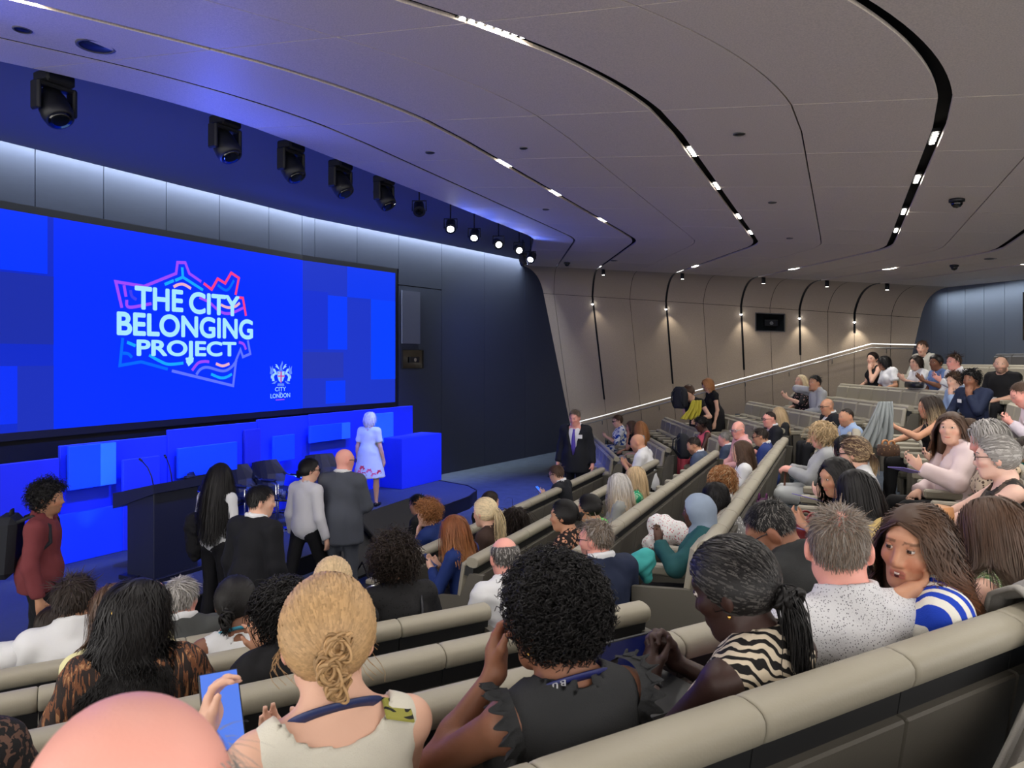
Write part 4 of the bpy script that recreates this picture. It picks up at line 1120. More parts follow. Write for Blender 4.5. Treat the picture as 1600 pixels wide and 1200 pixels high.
def hand(f, W, fd, pn, side, curl, r=1.0, segs=2, spread=0.0, thumb=0.6, sz=1.0):
    """palm and five fingers; fd finger direction, pn palm normal (out of the palm), side +1 = right hand"""
    fd = nrm(fd); pn = np.asarray(pn, float); pn = nrm(pn - fd * pn.dot(fd)); lat = np.cross(fd, pn) * side   # towards the thumb
    P = lambda a, b, c: W + (lat * a + fd * b + pn * c) * sz
    f.cone(W, P(0, 0.05, 0), 0.024 * r, 0.028 * r, 0.02)
    f.cone(P(0.016, 0.035, 0), P(0.024, 0.085, 0), 0.015 * r, 0.013 * r, 0.018); f.cone(P(-0.014, 0.03, 0), P(-0.024, 0.078, 0), 0.015 * r, 0.012 * r, 0.018); f.cone(P(0, 0.04, 0), P(0, 0.085, 0), 0.015 * r, 0.013 * r, 0.018)
    for i, (x, y0, L) in enumerate(((0.029, 0.085, 0.072), (0.010, 0.090, 0.080), (-0.010, 0.086, 0.074), (-0.029, 0.077, 0.058))):
        p = P(x, y0, 0); a = rad(curl[i] if isinstance(curl, (list, tuple)) else curl); ang = 0.0; base = fd + lat * spread * (1.5 - i) * 0.35
        for s_ in range(segs):
            ang += a * (0.6 if s_ == 0 else 1.0); d = nrm(base * math.cos(ang) + pn * math.sin(ang)); q = p + d * L / segs * 1.08 * sz
            f.cone(p, q, (0.0095 - 0.0008 * s_) * r, (0.0088 - 0.001 * s_) * r, 0.007); p = q
    p = P(0.026, 0.025, 0.006); ang = rad(55 * thumb + 8)
    d = nrm(lat * math.sin(ang) + fd * math.cos(ang) + pn * 0.35); q = p + d * 0.045 * sz; f.cone(p, q, 0.0135 * r, 0.0108 * r, 0.012)
    d2 = nrm(d * 0.7 + fd * 0.6 + pn * 0.25); f.cone(q, q + d2 * 0.035 * sz, 0.0108 * r, 0.0085 * r, 0.008)

def head_prims(f, hc, R, fem, vox):
    T = lambda x, y, z: hc + R @ np.array([x, y, z])
    j = 0.93 if fem else 1.0
    f.ell(T(*HEADC), HEADR, R, 0.02)
    f.ell(T(0, 0.030, -0.030), (0.064 * j, 0.066, 0.080), R, 0.03)
    f.cone(T(0, 0.062, -0.098), T(0, 0.05, -0.08), 0.026 * j, 0.034 * j, 0.03)
    f.cone(T(-0.046 * j, 0.0, -0.066), T(-0.02, 0.055, -0.096), 0.022, 0.02, 0.03); f.cone(T(0.046 * j, 0.0, -0.066), T(0.02, 0.055, -0.096), 0.022, 0.02, 0.03)
    f.cone(T(-0.042, 0.072, -0.022), T(-0.05, 0.05, -0.02), 0.016, 0.016, 0.025); f.cone(T(0.042, 0.072, -0.022), T(0.05, 0.05, -0.02), 0.016, 0.016, 0.025)
    f.cone(T(-0.03, 0.078, 0.033), T(0.03, 0.078, 0.033), 0.014, 0.014, 0.025)
    f.cone(T(0, 0.088, 0.014), T(0, 0.108, -0.028), 0.009, 0.0125, 0.014)
    f.cone(T(-0.013, 0.098, -0.034), T(0.013, 0.098, -0.034), 0.008, 0.008, 0.01)
    f.cone(T(-0.017, 0.087, -0.060), T(0.017, 0.087, -0.060), 0.0075, 0.0075, 0.01); f.cone(T(-0.014, 0.086, -0.071), T(0.014, 0.086, -0.071), 0.008, 0.008, 0.01)
    for s in (-1, 1):
        Re = R @ Rz(s * 0.35) @ Rx(-0.15)
        f.ell(T(s * 0.082, -0.008, -0.006), (0.011 + 0.2 * vox, 0.023, 0.035), Re, 0.008)

class Pz:
    pass
PSEED = [0]
NPEO = [0]
def person(label, u, v, row=None, Y=None, stand=False, face=0.0, fwd=None, floor=None, lean=4.0, side=0.0, twist=0.0, head=(0, 0, 0), arms=('lap', 'lap'), fem=False, w=1.0, skin='fair', hair=None, top=None, bottom=None, extra=None, legs=True, vox=None, group=None, ht=None, shoes=False, pelvis_dz=0.0, stubble=False, walk=0.0, off=0.30, lip=None, hunch=None):
    PSEED[0] += 1; sd = PSEED[0] * 7 + 3; rng = np.random.RandomState(sd)
    # ---------------- place
    a = (u - CU) / F
    if row is not None:
        blk, k = row
        if blk == 'C': nn, c0, f0 = E2, CK[k] - off, -E2
        elif blk == 'L': nn, c0, f0 = NL, QK[k] + off, NL
        else: nn, c0, f0 = np.array([1.0, 0.0]), XK[k] - off, np.array([-1.0, 0.0])
        if Y is None: Y = c0 / (nn[0] * a + nn[1])
        fz = ZK[k]
    else:
        f0 = np.array(fwd if fwd is not None else (0, 1.0)); fz = 0.0 if floor is None else floor
    if fwd is not None: f0 = np.array(fwd, float)
    if floor is not None: fz = floor
    yaw = yaw_of(f0) + rad(face)
    zt = H - (v - CV) / F * Y
    hp = np.array([a * Y, Y, zt])
    d = Y
    vx = vox or min(max(0.0064, 0.0028 * d), 0.020)
    vc = min(max(0.0105, 0.0034 * d), 0.024)
    # ---------------- skeleton in local space (facing +y), sitting on a 0.45 m seat or standing
    pz = (0.93 if stand else 0.53) + pelvis_dz
    pel = np.array([0, 0, pz]); Rt = Rz(rad(twist)) @ Ry(rad(side)) @ Rx(-rad(lean))
    swd = 0.158 if fem else 0.182
    nb = pel + Rt @ np.array([0, -0.012, 0.475]); ch = pel + Rt @ np.array([0, 0, 0.32])
    hy, hpit, hr_ = head
    Rh = Rz(rad(hy + twist)) @ Rx(-rad(hpit)) @ Ry(rad(hr_))
    ntop = nb + Rt @ np.array([0, 0.018, 0.05]); hc = ntop + (Rh @ np.array([0, 0.018, 0.105])) * 0.6 + np.array([0, 0.004, 0.040]) + np.array([0, 0.012, -0.028]) * ((0.0 if stand else 0.8) if hunch is None else hunch)
    top_z = (hc + Rh @ np.array([0, 0, 0.118]))[2] + 0.012
    want = zt - fz
    if hair is not None:
        top_z += hair.get('hat', 0) + (max(0.0, hair.get('vol', 0.012) * 1.15 + (0.35 * hair.get('L', 0.05) if hair.get('style') == 'curly' else 0) - 0.012) if hair.get('cap', True) else 0)
    sc = min(max(want / top_z, 0.86), 1.14)
    if ht: sc = ht
    dz = want - top_z * sc
    if stand: dz = max(min(dz, 0.0), -0.05) if not ht else dz
    cy, sy = math.cos(yaw), math.sin(yaw)
    hl = hc * sc; hw_ = np.array([cy * hl[0] - sy * hl[1], sy * hl[0] + cy * hl[1]])
    pos = (hp[0] - hw_[0], hp[1] - hw_[1], fz + dz)
    root = empty('person', pos, yaw, sc)
    tag(root, label, 'person', group)
    TAKEN.append((np.array([pos[0], pos[1]]), row))
    near = d < 3.3; far = d > 8.5
    # ---------------- arms
    ST = {}
    for sg, spec in ((-1, arms[0]), (1, arms[1])):
        S = nb + Rt @ np.array([sg * swd, -0.005, -0.055])
        if isinstance(spec, str): spec = {'p': spec}
        p = spec['p']; pole = spec.get('pole'); fd = spec.get('fd'); pn = spec.get('pn'); curl = spec.get('curl', 28)
        if isinstance(p, str):
            if p == 'lap': T = pel + np.array([sg * 0.07, 0.27, 0.10]); fd = fd or (-sg * 0.5, 0.8, -0.3); pn = pn or (0, 0, -1)
            elif p == 'thigh': T = pel + np.array([sg * 0.14, 0.30, 0.12]); fd = fd or (-sg * 0.15, 1, -0.25); pn = pn or (0, 0, -1)
            elif p == 'phone': T = pel + np.array([sg * 0.055, 0.31, 0.27]); fd = fd or (-sg * 0.45, 0.75, 0.5); pn = pn or (-sg * 0.6, -0.2, 0.6); curl = 40
            elif p == 'chin': T = hc + Rh @ np.array([sg * 0.02, 0.10, -0.20]); fd = fd or tuple(Rh @ np.array([-sg * 0.2, -0.05, 1.0])); pn = pn or tuple(Rh @ np.array([0, -1, 0.0])); curl = 50; pole = pole or (sg * 0.6, 0.3, -1)
            elif p == 'hang': T = S + np.array([sg * 0.10, 0.05, -0.52]); fd = fd or (0, 0.15, -1); pn = pn or (-sg, 0, 0); pole = pole or (sg * 0.2, -1, 0)
            elif p == 'front': T = pel + np.array([sg * 0.05, 0.26, 0.18]); fd = fd or (-sg * 0.8, 0.4, 0.1); pn = pn or (0, -1, 0); pole = pole or (sg * 0.8, -0.6, -0.4)
            elif p == 'cross': T = pel + np.array([-sg * 0.06, 0.20, 0.20]); fd = fd or (-sg, 0.2, 0.1); pn = pn or (0, -1, 0)
            elif p == 'gest': T = pel + np.array([sg * 0.16, 0.36, 0.32]); fd = fd or (-sg * 0.2, 0.7, 0.7); pn = pn or (-sg * 0.6, 0, 0.6); curl = 18
        else:
            T = (hc + Rh @ np.array(p[1:])) if p[0] == 'h' else pel + np.array(p)
        if 'fdh' in spec: fd = tuple(Rh @ np.array(spec['fdh'])); pn = tuple(Rh @ np.array(spec['pnh']))
        if pole is None: pole = (sg * 0.7, -0.5, -0.6)
        E, T = ik(S, T, 0.285, 0.255, pole)
        fdv = nrm(fd) if fd is not None else nrm(T - E)
        pnv = np.array(pn if pn is not None else (-sg, 0, -0.3), float)
        ST[sg] = (S, E, T, fdv, pnv, curl, spec)
    # ---------------- body (skin)
    f = Field(vx / sc)
    head_prims(f, hc, Rh, fem, vx)
    nr = 0.050 if fem else 0.060
    f.cone(hc + Rh @ np.array([0, -0.018, -0.05]), nb + Rt @ np.array([0, 0.0, 0.0]), nr, nr * 1.08, 0.035)
    f.cone(nb + Rt @ np.array([0, -0.01, 0.02]), nb + Rt @ np.array([-swd * 0.7, -0.01, -0.045]), nr * 0.75, 0.045, 0.04); f.cone(nb + Rt @ np.array([0, -0.01, 0.02]), nb + Rt @ np.array([swd * 0.7, -0.01, -0.045]), nr * 0.75, 0.045, 0.04)
    f.ell(nb + Rt @ np.array([0, 0.0, -0.13]), np.array([0.148 * w if not fem else 0.135 * w, 0.098 * w, 0.13]), Rt, 0.04)
    for sg in (-1, 1):
        S, E, T, fdv, pnv, curl, spec = ST[sg]; aw = 0.9 if fem else 1.0; aw *= (0.5 + 0.5 * w)
        f.cone(nb + Rt @ np.array([sg * swd * 0.6, -0.005, -0.06]), S, 0.05 * aw, 0.05 * aw, 0.04)
        f.cone(S, E, 0.049 * aw, 0.038 * aw, 0.03); f.cone(E, E + (T - E) * 0.35, 0.038 * aw, 0.038 * aw, 0.02); f.cone(E + (T - E) * 0.35, T, 0.038 * aw, 0.024 * aw, 0.02)
        if sg * 0 == 0: hand(f, T, fdv, pnv, sg, curl, 1.0 if not far else 1.12, 3 if near else 2, spec.get('spread', 0.2), spec.get('thumb', 0.5), 0.92 if fem else 1.0)
    bare = bottom is not None and bottom.get('bare')
    # ---------------- legs
    LG = {}
    for sg in (-1, 1):
        hip = pel + np.array([sg * 0.088, 0.0, -0.01])
        if stand:
            wk = walk * sg; kn = np.array([sg * 0.095, 0.03 + 0.16 * wk, 0.50]); an = np.array([sg * 0.10, -0.01 + 0.26 * wk, 0.085])
        else:
            lk = bottom.get('knee', 0.0) if bottom else 0.0
            kn = pel + np.array([sg * 0.11 + lk * 0.1, 0.43, 0.0]); an = kn + np.array([sg * 0.01, 0.03, -0.44])
        LG[sg] = (hip, kn, an)
    if bare:
        f.ell(pel + Rt @ np.array([0, 0, 0.14]), (0.11 * w, 0.085 * w, 0.2), Rt, 0.04); f.ell(pel, (0.13 * w, 0.1 * w, 0.1), None, 0.05)
        for sg in (-1, 1):
            h_, kn, an = LG[sg]
            f.cone(h_, kn, 0.075 * w, 0.052, 0.03); f.cone(kn, kn + (an - kn) * 0.35, 0.05, 0.054, 0.02); f.cone(kn + (an - kn) * 0.35, an, 0.054, 0.032, 0.02)
            f.cone(an + np.array([0, -0.02, -0.045]), an + np.array([0, 0.13, -0.06]), 0.03, 0.024, 0.03)
    if near and not far:
        s_ = Rh @ np.array([0, 1, 0])
        for sg in (-1, 1):
            ec = hc + Rh @ np.array([sg * 0.030, 0.101, 0.011])
            f.sub(lambda X, Y_, Z, e=ec: np.sqrt((X - e[0]) ** 2 + (Y_ - e[1]) ** 2 + (Z - e[2]) ** 2) - 0.0150, ec, 0.03)
    V, Q = f.mesh()
    base = np.array(SKIN[skin]); C = np.tile(base, (len(V), 1))
    hl_ = (V - hc) @ Rh
    x, y, z = hl_[:, 0], hl_[:, 1], hl_[:, 2]
    fr = (y > 0.045) & (np.abs(z) < 0.13)
    mix = lambda m_, c, t: C.__setitem__(m_, C[m_] * (1 - t) + np.array(c) * t)
    ch_ = fr & (np.hypot(np.abs(x) - 0.042, (z + 0.03)) < 0.024); mix(ch_, base * np.array([1.1, 0.78, 0.76]), 0.4)
    if not near:
        mix(fr & (np.hypot((np.abs(x) - 0.030) / 1.5, z - 0.010) < 0.0095 + 0.2 * vx), base * 0.55, 0.35)  # eye socket shade put into the skin colour
    hcol = np.array(HAIRC[hair['col']]) if hair and hair.get('col') else np.array(HAIRC['dark'])
    brow = fr & (np.abs(np.abs(x) - 0.031) < 0.019) & (np.abs(z - 0.034 + 0.10 * np.abs(np.abs(x) - 0.03)) < 0.0040 + 0.07 * vx)
    if near: mix(brow, hcol * 0.6 + base * 0.1, 0.7)
    lipc = np.array(lip) if lip else base * np.array([0.95, 0.55, 0.55])
    if near: mix(fr & (y > 0.075) & (np.abs(x) < 0.023) & (np.abs(z + 0.0655) < 0.0105 + 0.1 * vx), lipc, 0.65)
    if near: mix(fr & (y > 0.07) & (np.abs(x) < 0.02) & (np.abs(z + 0.0655) < 0.0016 + 0.1 * vx), base * 0.3, 0.6)
    if stubble: mix((y > 0.0) & (z < -0.045) & (z > -0.13) & (np.abs(x) < 0.07) & ~((np.abs(x) < 0.02) & (np.abs(z + 0.065) < 0.01)), hcol * 0.8, stubble)
    mix((np.abs(x) > 0.074) & (np.abs(z) < 0.04) & (np.abs(y) < 0.035), base * np.array([1.05, 0.78, 0.74]), 0.35)
    body = new_obj('body', mesh_np('body', V, Q, True, np.clip(C, 0, 1)), root, M_SKIN)
    if not near:             # eyes, brows and lips as small pieces set into the face
        def surf(x0, z0, r_=0.012):
            m_ = fr & (np.abs(x - x0) < max(r_, vx)) & (np.abs(z - z0) < max(r_, vx)); return float(np.median(y[m_])) if m_.any() else 0.085
        bm = mat('brow_%.2f_%.2f' % (hcol[0], hcol[1]), tuple(hcol * 0.7) + (1,), 0.7)
        for sg in (-1, 1):
            ye = surf(sg * 0.030, 0.010); EL = lambda cx, cy, cz, rx, ry, rz, n_=10: [[hc + Rh @ np.array([cx + rx * math.cos(t) * math.sin(p_), cy + ry * math.cos(p_), cz + rz * math.sin(t) * math.sin(p_)]) for t in [q_ * 2 * math.pi / n_ for q_ in range(n_)]] for p_ in (0.05, 0.5, 1.0, 1.57)]
            eo = MB().loft(EL(sg * 0.030, ye - 0.001, 0.010, 0.0145, 0.0045, 0.0062), cap=True).build('eye', mat('eye_white_far', srgb(205, 194, 186), 0.3), root)
            MB().loft(EL(sg * 0.030, ye + 0.0012, 0.0105, 0.0062, 0.0035, 0.0060), cap=True).build('iris', mat('iris_dark', srgb(48, 34, 26), 0.2), eo)
            yb_ = surf(sg * 0.031, 0.034)
            MB().tube([hc + Rh @ np.array([sg * xx, yb_ + 0.001 - 2.5 * max(0, xx - 0.03) ** 1.0 * 0.3, zz]) for (xx, zz) in ((0.014, 0.032), (0.026, 0.0355), (0.038, 0.036), (0.048, 0.031))], [0.0022, 0.0034, 0.003, 0.0014], 5).build('eyebrow', bm, root)
        yl = surf(0.0, -0.0655, 0.008)
        MB().tube([hc + Rh @ np.array([xx, yl + 0.0015 - 14 * xx * xx, -0.0655 + 6 * xx * xx]) for xx in (-0.023, -0.012, 0, 0.012, 0.023)], [0.0015, 0.0045, 0.0052, 0.0045, 0.0015], 6).build('lips', mat('lips_%s' % skin, tuple(np.clip(base * np.array([0.88, 0.5, 0.5]), 0, 1)) + (1,), 0.45), root)
    if near:
        for sg in (-1, 1):
            ec = hc + Rh @ np.array([sg * 0.030, 0.0845, 0.011])
            eye = MB(); m4 = Matrix(Rh.tolist()).to_4x4(); m4.translation = Vector(ec)
            eye.lathe([(0.0122 * math.sin(t), 0.0122 * math.cos(t)) for t in [0.05 + k * 0.38 for k in range(9)]], 14, m4 @ Matrix.Rotation(math.pi / 2, 4, 'X').inverted())
            eo = eye.build('eye', mat('eye_white', srgb(225, 215, 210), 0.25), root)
            ir = MB(); ir.lathe([(0.0072, 0.0102), (0.005, 0.0120), (0.0005, 0.0127)], 12, m4 @ Matrix.Rotation(-math.pi / 2, 4, 'X')); ir.build('iris', mat('iris_dark', srgb(48, 34, 26), 0.2), eo)
            for up_ in (1, -1):      # lids
                V = []; C2 = []
                for i_ in range(6):
                    el = rad((20 if up_ > 0 else 22) + 55 * i_ / 5) * up_
                    for j_ in range(11):
                        az = rad(-80 + 16 * j_); e2_ = el - (abs(az) ** 2) * 0.10 * up_ if i_ == 0 else el
                        V.append(ec + Rh @ (np.array([math.sin(az) * math.cos(e2_), math.cos(az) * math.cos(e2_), math.sin(e2_)]) * 0.0131)); C2.append(base * (0.16 if (i_ == 0 and up_ > 0) else 0.86))
                Qd = np.array([[i_ * 11 + j_, i_ * 11 + j_ + 1, (i_ + 1) * 11 + j_ + 1, (i_ + 1) * 11 + j_] for i_ in range(5) for j_ in range(10)])
                new_obj('eyelid', mesh_np('lid', np.array(V), Qd, True, np.array(C2)), eo, M_SKIN)
    # ---------------- torso garment
    top = top or dict(c=cloth('grey', (120, 120, 120)), sl='long')
    sl = top.get('sl', 'long'); g = top.get('g', 0.012); kind = top.get('kind', 'tee')
    def torso(fd_, g, sl, hem=0.0):
        fd_.ell(pel + np.array([0, -0.005, 0.03]), np.array([0.160 * w, 0.115 * w, 0.13]) + g, Rt, 0.05)
        fd_.ell(pel + Rt @ np.array([0, 0.0, 0.17]), np.array([(0.135 if fem else 0.150) * w, 0.108 * w, 0.15]) + g, Rt, 0.06)
        fd_.ell(pel + Rt @ np.array([0, 0.0, 0.325]), np.array([(0.145 if fem else 0.168) * w, 0.108 * w, 0.155]) + g, Rt, 0.05)
        if fem:
            for sg in (-1, 1): fd_.ell(pel + Rt @ np.array([sg * 0.068 * w, 0.085 * w, 0.305]), np.array([0.062, 0.052, 0.062]) * w + g * 0.7, Rt, 0.04)
        fd_.cone(nb + Rt @ np.array([0, -0.012, 0.012]), nb + Rt @ np.array([-swd * 0.78, -0.008, -0.05]), nr * 0.78 + g, 0.048 + g * 0.8, 0.04); fd_.cone(nb + Rt @ np.array([0, -0.012, 0.012]), nb + Rt @ np.array([swd * 0.78, -0.008, -0.05]), nr * 0.78 + g, 0.048 + g * 0.8, 0.04)
        for sg in (-1, 1):
            S, E, T = ST[sg][:3]; aw = (0.9 if fem else 1.0) * (0.5 + 0.5 * w); gg = g + 0.003
            if sl == 'none': continue
            A = nb + Rt @ np.array([sg * swd * 0.6, -0.005, -0.06])
            fd_.cone(A, S, 0.05 * aw + gg, 0.052 * aw + gg, 0.04)
            e_ = {'cap': 0.35, 'short': 0.72, 'half': 1.0, 'long': 1.0, '34': 1.0}[sl]
            fd_.cone(S, S + (E - S) * e_, 0.050 * aw + gg, (0.050 + (0.040 - 0.050) * e_) * aw + gg + (0.006 if sl == 'short' else 0), 0.03)
            if sl in ('long', '34'):
                e2_ = 0.97 if sl == 'long' else 0.5
                fd_.cone(E, E + (T - E) * e2_, 0.042 * aw + gg, (0.042 + (0.030 - 0.042) * e2_) * aw + gg, 0.025)
            # square off the sleeve end
            if sl in ('cap', 'short'):
                P0 = S + (E - S) * e_; dn = nrm(E - S)
                fd_.sub(lambda X, Y_, Z, P0=P0, dn=dn, A0=S, B0=E: np.maximum(-((X - P0[0]) * dn[0] + (Y_ - P0[1]) * dn[1] + (Z - P0[2]) * dn[2]), np.sqrt((X - P0[0]) ** 2 + (Y_ - P0[1]) ** 2 + (Z - P0[2]) ** 2) - 0.085), P0, 0.11)
            else:
                P0 = E + (T - E) * (0.97 if sl == 'long' else 0.5); dn = nrm(T - E)
                fd_.sub(lambda X, Y_, Z, P0=P0, dn=dn: np.maximum(-((X - P0[0]) * dn[0] + (Y_ - P0[1]) * dn[1] + (Z - P0[2]) * dn[2]), np.sqrt((X - P0[0]) ** 2 + (Y_ - P0[1]) ** 2 + (Z - P0[2]) ** 2) - 0.07), P0, 0.1)
    def tcoord(X, Y_, Z):
        dx, dy, dz_ = X - nb[0], Y_ - nb[1], Z - nb[2]
        return [Rt[0, j] * dx + Rt[1, j] * dy + Rt[2, j] * dz_ for j in range(3)]
    def neck_cut(fd_, kind):
        r_, dn_, fw_ = {'crew': (nr + 0.012, 0.0, 0.0), 'scoop': (nr + 0.040, -0.015, 0.005), 'wide': (nr + 0.068, 0.005, 0.0), 'v': (nr + 0.012, 0.0, 0.0), 'shirt': (nr + 0.008, 0.0, 0.0)}[kind]
        def cut(X, Y_, Z):
            x, y, z = tcoord(X, Y_, Z); z = z - dn_
            d_ = np.sqrt(x ** 2 + (y - fw_ - 0.012) ** 2 + (np.maximum(0, -z - (0.0 if kind != 'scoop' else 0.02)) * 1.6) ** 2) - r_
            if kind in ('v',):
                d_ = np.minimum(d_, np.maximum(np.abs(x) * 0.93 - (z + top.get('open', (0.26, 0.30))[0]) * top.get('open', (0.26, 0.30))[1], 0.02 - y))
            return d_
        fd_.sub(cut, nb, 0.42)
    fg = Field(vc / sc); torso(fg, g, sl)
    if top.get('long'):      # jacket skirt, dress etc
        L = top['long']
        if stand:
            fg.cone(pel + np.array([0, 0, 0.05]), pel + np.array([0, 0.0, -L]), 0.150 * w + g, top.get('flare', 0.16) * w + g, 0.05)
            fg.cone(pel + np.array([0.07, 0, 0.0]), pel + np.array([0.085, 0.0, -L]), 0.11 * w + g, top.get('flare', 0.16) * 0.8 * w + g, 0.05); fg.cone(pel + np.array([-0.07, 0, 0.0]), pel + np.array([-0.085, 0.0, -L]), 0.11 * w + g, top.get('flare', 0.16) * 0.8 * w + g, 0.05)
            zc_ = pel[2] - L; fg.sub(lambda X, Y_, Z: (Z - zc_) + 0 * X + 0 * Y_)
        else:
            for sg in (-1, 1):
                h_, kn, an = LG[sg]; fg.cone(h_, h_ + (kn - h_) * min(1, L), 0.095 * w + g, 0.085 + g, 0.05)
    nk = top.get('neck', 'crew'); neck_cut(fg, 'v' if kind == 'jacket' else nk)
    if kind == 'shirt' or kind == 'jacket':
        rr_ = nr + 0.022; n_ = 10; off_ = 0.022 if kind == 'shirt' else 0.024
        pts = []
        for i in range(n_ + 1):
            t = rad(200) * (i / n_ - 0.5) - math.pi / 2; pts.append(nb + Rt @ np.array([(rr_) * math.cos(t), 0.008 + rr_ * math.sin(t) * 0.98, off_ + 0.018 - 0.03 * abs(i / n_ - 0.5)]))
        if kind == 'shirt':
            for i in range(n_):
                fg.cone(pts[i], pts[i + 1], 0.013, 0.013, 0.012); fg.cone(pts[i] + Rt[:, 2] * 0.018, pts[i + 1] + Rt[:, 2] * 0.018, 0.010, 0.010, 0.012)
    V, Q = fg.mesh()
    V = wrinkle(V, Q, top.get('wr', 0.006), sd)
    new_obj({'jacket': 'jacket', 'shirt': 'shirt', 'dress': 'dress', 'tee': 'top'}.get(kind, 'top'), mesh_np('garment', V, Q, True), root, top['c'])
    if kind == 'jacket':
        fs = Field(vc / sc); fs.ell(pel + Rt @ np.array([0, 0.0, 0.325]), np.array([0.150 * w, 0.106 * w, 0.15]) + 0.003, Rt, 0.05); fs.ell(pel + Rt @ np.array([0, 0.0, 0.18]), np.array([0.13 * w, 0.104 * w, 0.15]) + 0.003, Rt, 0.05)
        for i in range(n_):
            fs.cone(pts[i], pts[i + 1], 0.014, 0.014, 0.012); fs.cone(pts[i] + Rt[:, 2] * 0.02, pts[i + 1] + Rt[:, 2] * 0.02, 0.013, 0.013, 0.012)
        fs.cone(nb + Rt @ np.array([0, 0.0, -0.05]), nb + Rt @ np.array([0, 0, 0.02]), nr + 0.014, nr + 0.008, 0.03)
        neck_cut(fs, 'shirt')
        V, Q = fs.mesh(); new_obj('shirt', mesh_np('shirt', V, Q, True), root, top.get('shirt', cloth('white', (225, 226, 228))))
    # ---------------- lower garment
    bottom = bottom or dict(c=cloth('darktrouser', (36, 37, 42)))
    if legs and not bottom.get('none'):
        fb = Field(max(vc * 1.3, 0.022) / sc)
        fb.ell(pel, np.array([0.165 * w, 0.125 * w, 0.115]), None, 0.05)
        if bottom.get('skirt'):
            if stand:
                fb.cone(pel, pel + np.array([0, 0, -0.45]), 0.16 * w, 0.23, 0.04)
            else:
                for sg in (-1, 1):
                    h_, kn, an = LG[sg]; fb.cone(h_, kn, 0.11 * w, 0.09, 0.08)
                    if bottom.get('skirt') > 1: fb.cone(kn, kn + (an - kn) * 0.75, 0.085, 0.10, 0.08)
        else:
            for sg in (-1, 1):
                h_, kn, an = LG[sg]
                fb.cone(h_, kn, 0.092 * w, 0.068, 0.04); fb.cone(kn, an, 0.066, bottom.get('flare', 0.055), 0.025)
            zc2 = LG[1][2][2] - 0.035; fb.sub(lambda X, Y_, Z: Z - zc2 + 0 * X + 0 * Y_)
        V, Q = fb.mesh(); V = wrinkle(V, Q, bottom.get('wr', 0.007), sd + 1, 22)
        new_obj('skirt' if bottom.get('skirt') else 'trousers', mesh_np('lower', V, Q, True), root, bottom['c'])
    if shoes:
        for sg in (-1, 1):
            h_, kn, an = LG[sg]; fs = Field(0.012)
            fs.cone(an + np.array([0, -0.035, -0.045]), an + np.array([0, 0.06, -0.052]), 0.037, 0.036, 0.03); fs.cone(an + np.array([0, 0.06, -0.052]), an + np.array([0, 0.15, -0.058]), 0.036, 0.028, 0.03)
            zf = an[2] - 0.083; fs.sub(lambda X, Y_, Z, zf=zf: Z - zf + 0 * X + 0 * Y_)
            V, Q = fs.mesh(); new_obj('shoe', mesh_np('shoe', V, Q, True), root, mat('black_shoe', srgb(20, 20, 22), 0.35))
    pp = Pz(); pp.root = root; pp.hc = hc; pp.Rh = Rh; pp.nb = nb; pp.Rt = Rt; pp.pel = pel; pp.ST = ST; pp.d = d; pp.near = near; pp.far = far; pp.sd = sd; pp.sc = sc; pp.swd = swd; pp.nr = nr; pp.w = w; pp.LG = LG; pp.vc = vc
    if hair: make_hair(pp, **hair)
    if extra: extra(pp)
    NPEO[0] += 1
    return pp
# ------------------------------------------------------------------ hair
def fib(n):
    i = np.arange(n) + 0.5; ph = np.arccos(1 - 2 * i / n); th = math.pi * (1 + 5 ** 0.5) * i
    return np.stack([np.cos(th) * np.sin(ph), np.sin(th) * np.sin(ph), np.cos(ph)], 1)
def tubes(P, R, sides=3, ref=None):
    """P (n,s,3) paths, R (n,s) radii -> V, Q"""
    n, s, _ = P.shape
    if sides == 1:          # flat ribbons lying on the head
        T = np.gradient(P, axis=1); A = np.cross(T, P - np.array([0, -0.01, 0.0])); A /= np.linalg.norm(A, axis=2, keepdims=True) + 1e-9
        V = np.stack([P - A * R[:, :, None], P + A * R[:, :, None]], 2); idx = np.arange(n * s * 2).reshape(n, s, 2)
        return V.reshape(-1, 3), np.stack([idx[:, :-1, 1], idx[:, :-1, 0], idx[:, 1:, 0], idx[:, 1:, 1]], -1).reshape(-1, 4)
    T = np.gradient(P, axis=1); T /= np.linalg.norm(T, axis=2, keepdims=True) + 1e-9
    ref = np.array([0.31, 0.2, 0.93]) if ref is None else ref
    A = np.cross(T, np.broadcast_to(ref, T.shape)); A /= np.linalg.norm(A, axis=2, keepdims=True) + 1e-9
    B = np.cross(T, A)
    ang = 2 * math.pi * np.arange(sides) / sides
    V = P[:, :, None, :] + (A[:, :, None, :] * np.cos(ang)[None, None, :, None] + B[:, :, None, :] * np.sin(ang)[None, None, :, None]) * R[:, :, None, None]
    idx = np.arange(n * s * sides).reshape(n, s, sides)
    a = idx[:, :-1, :]; b = np.roll(idx, -1, axis=2)[:, :-1, :]; c = np.roll(idx, -1, axis=2)[:, 1:, :]; d = idx[:, 1:, :]
    return V.reshape(-1, 3), np.stack([a, b, c, d], -1).reshape(-1, 4)

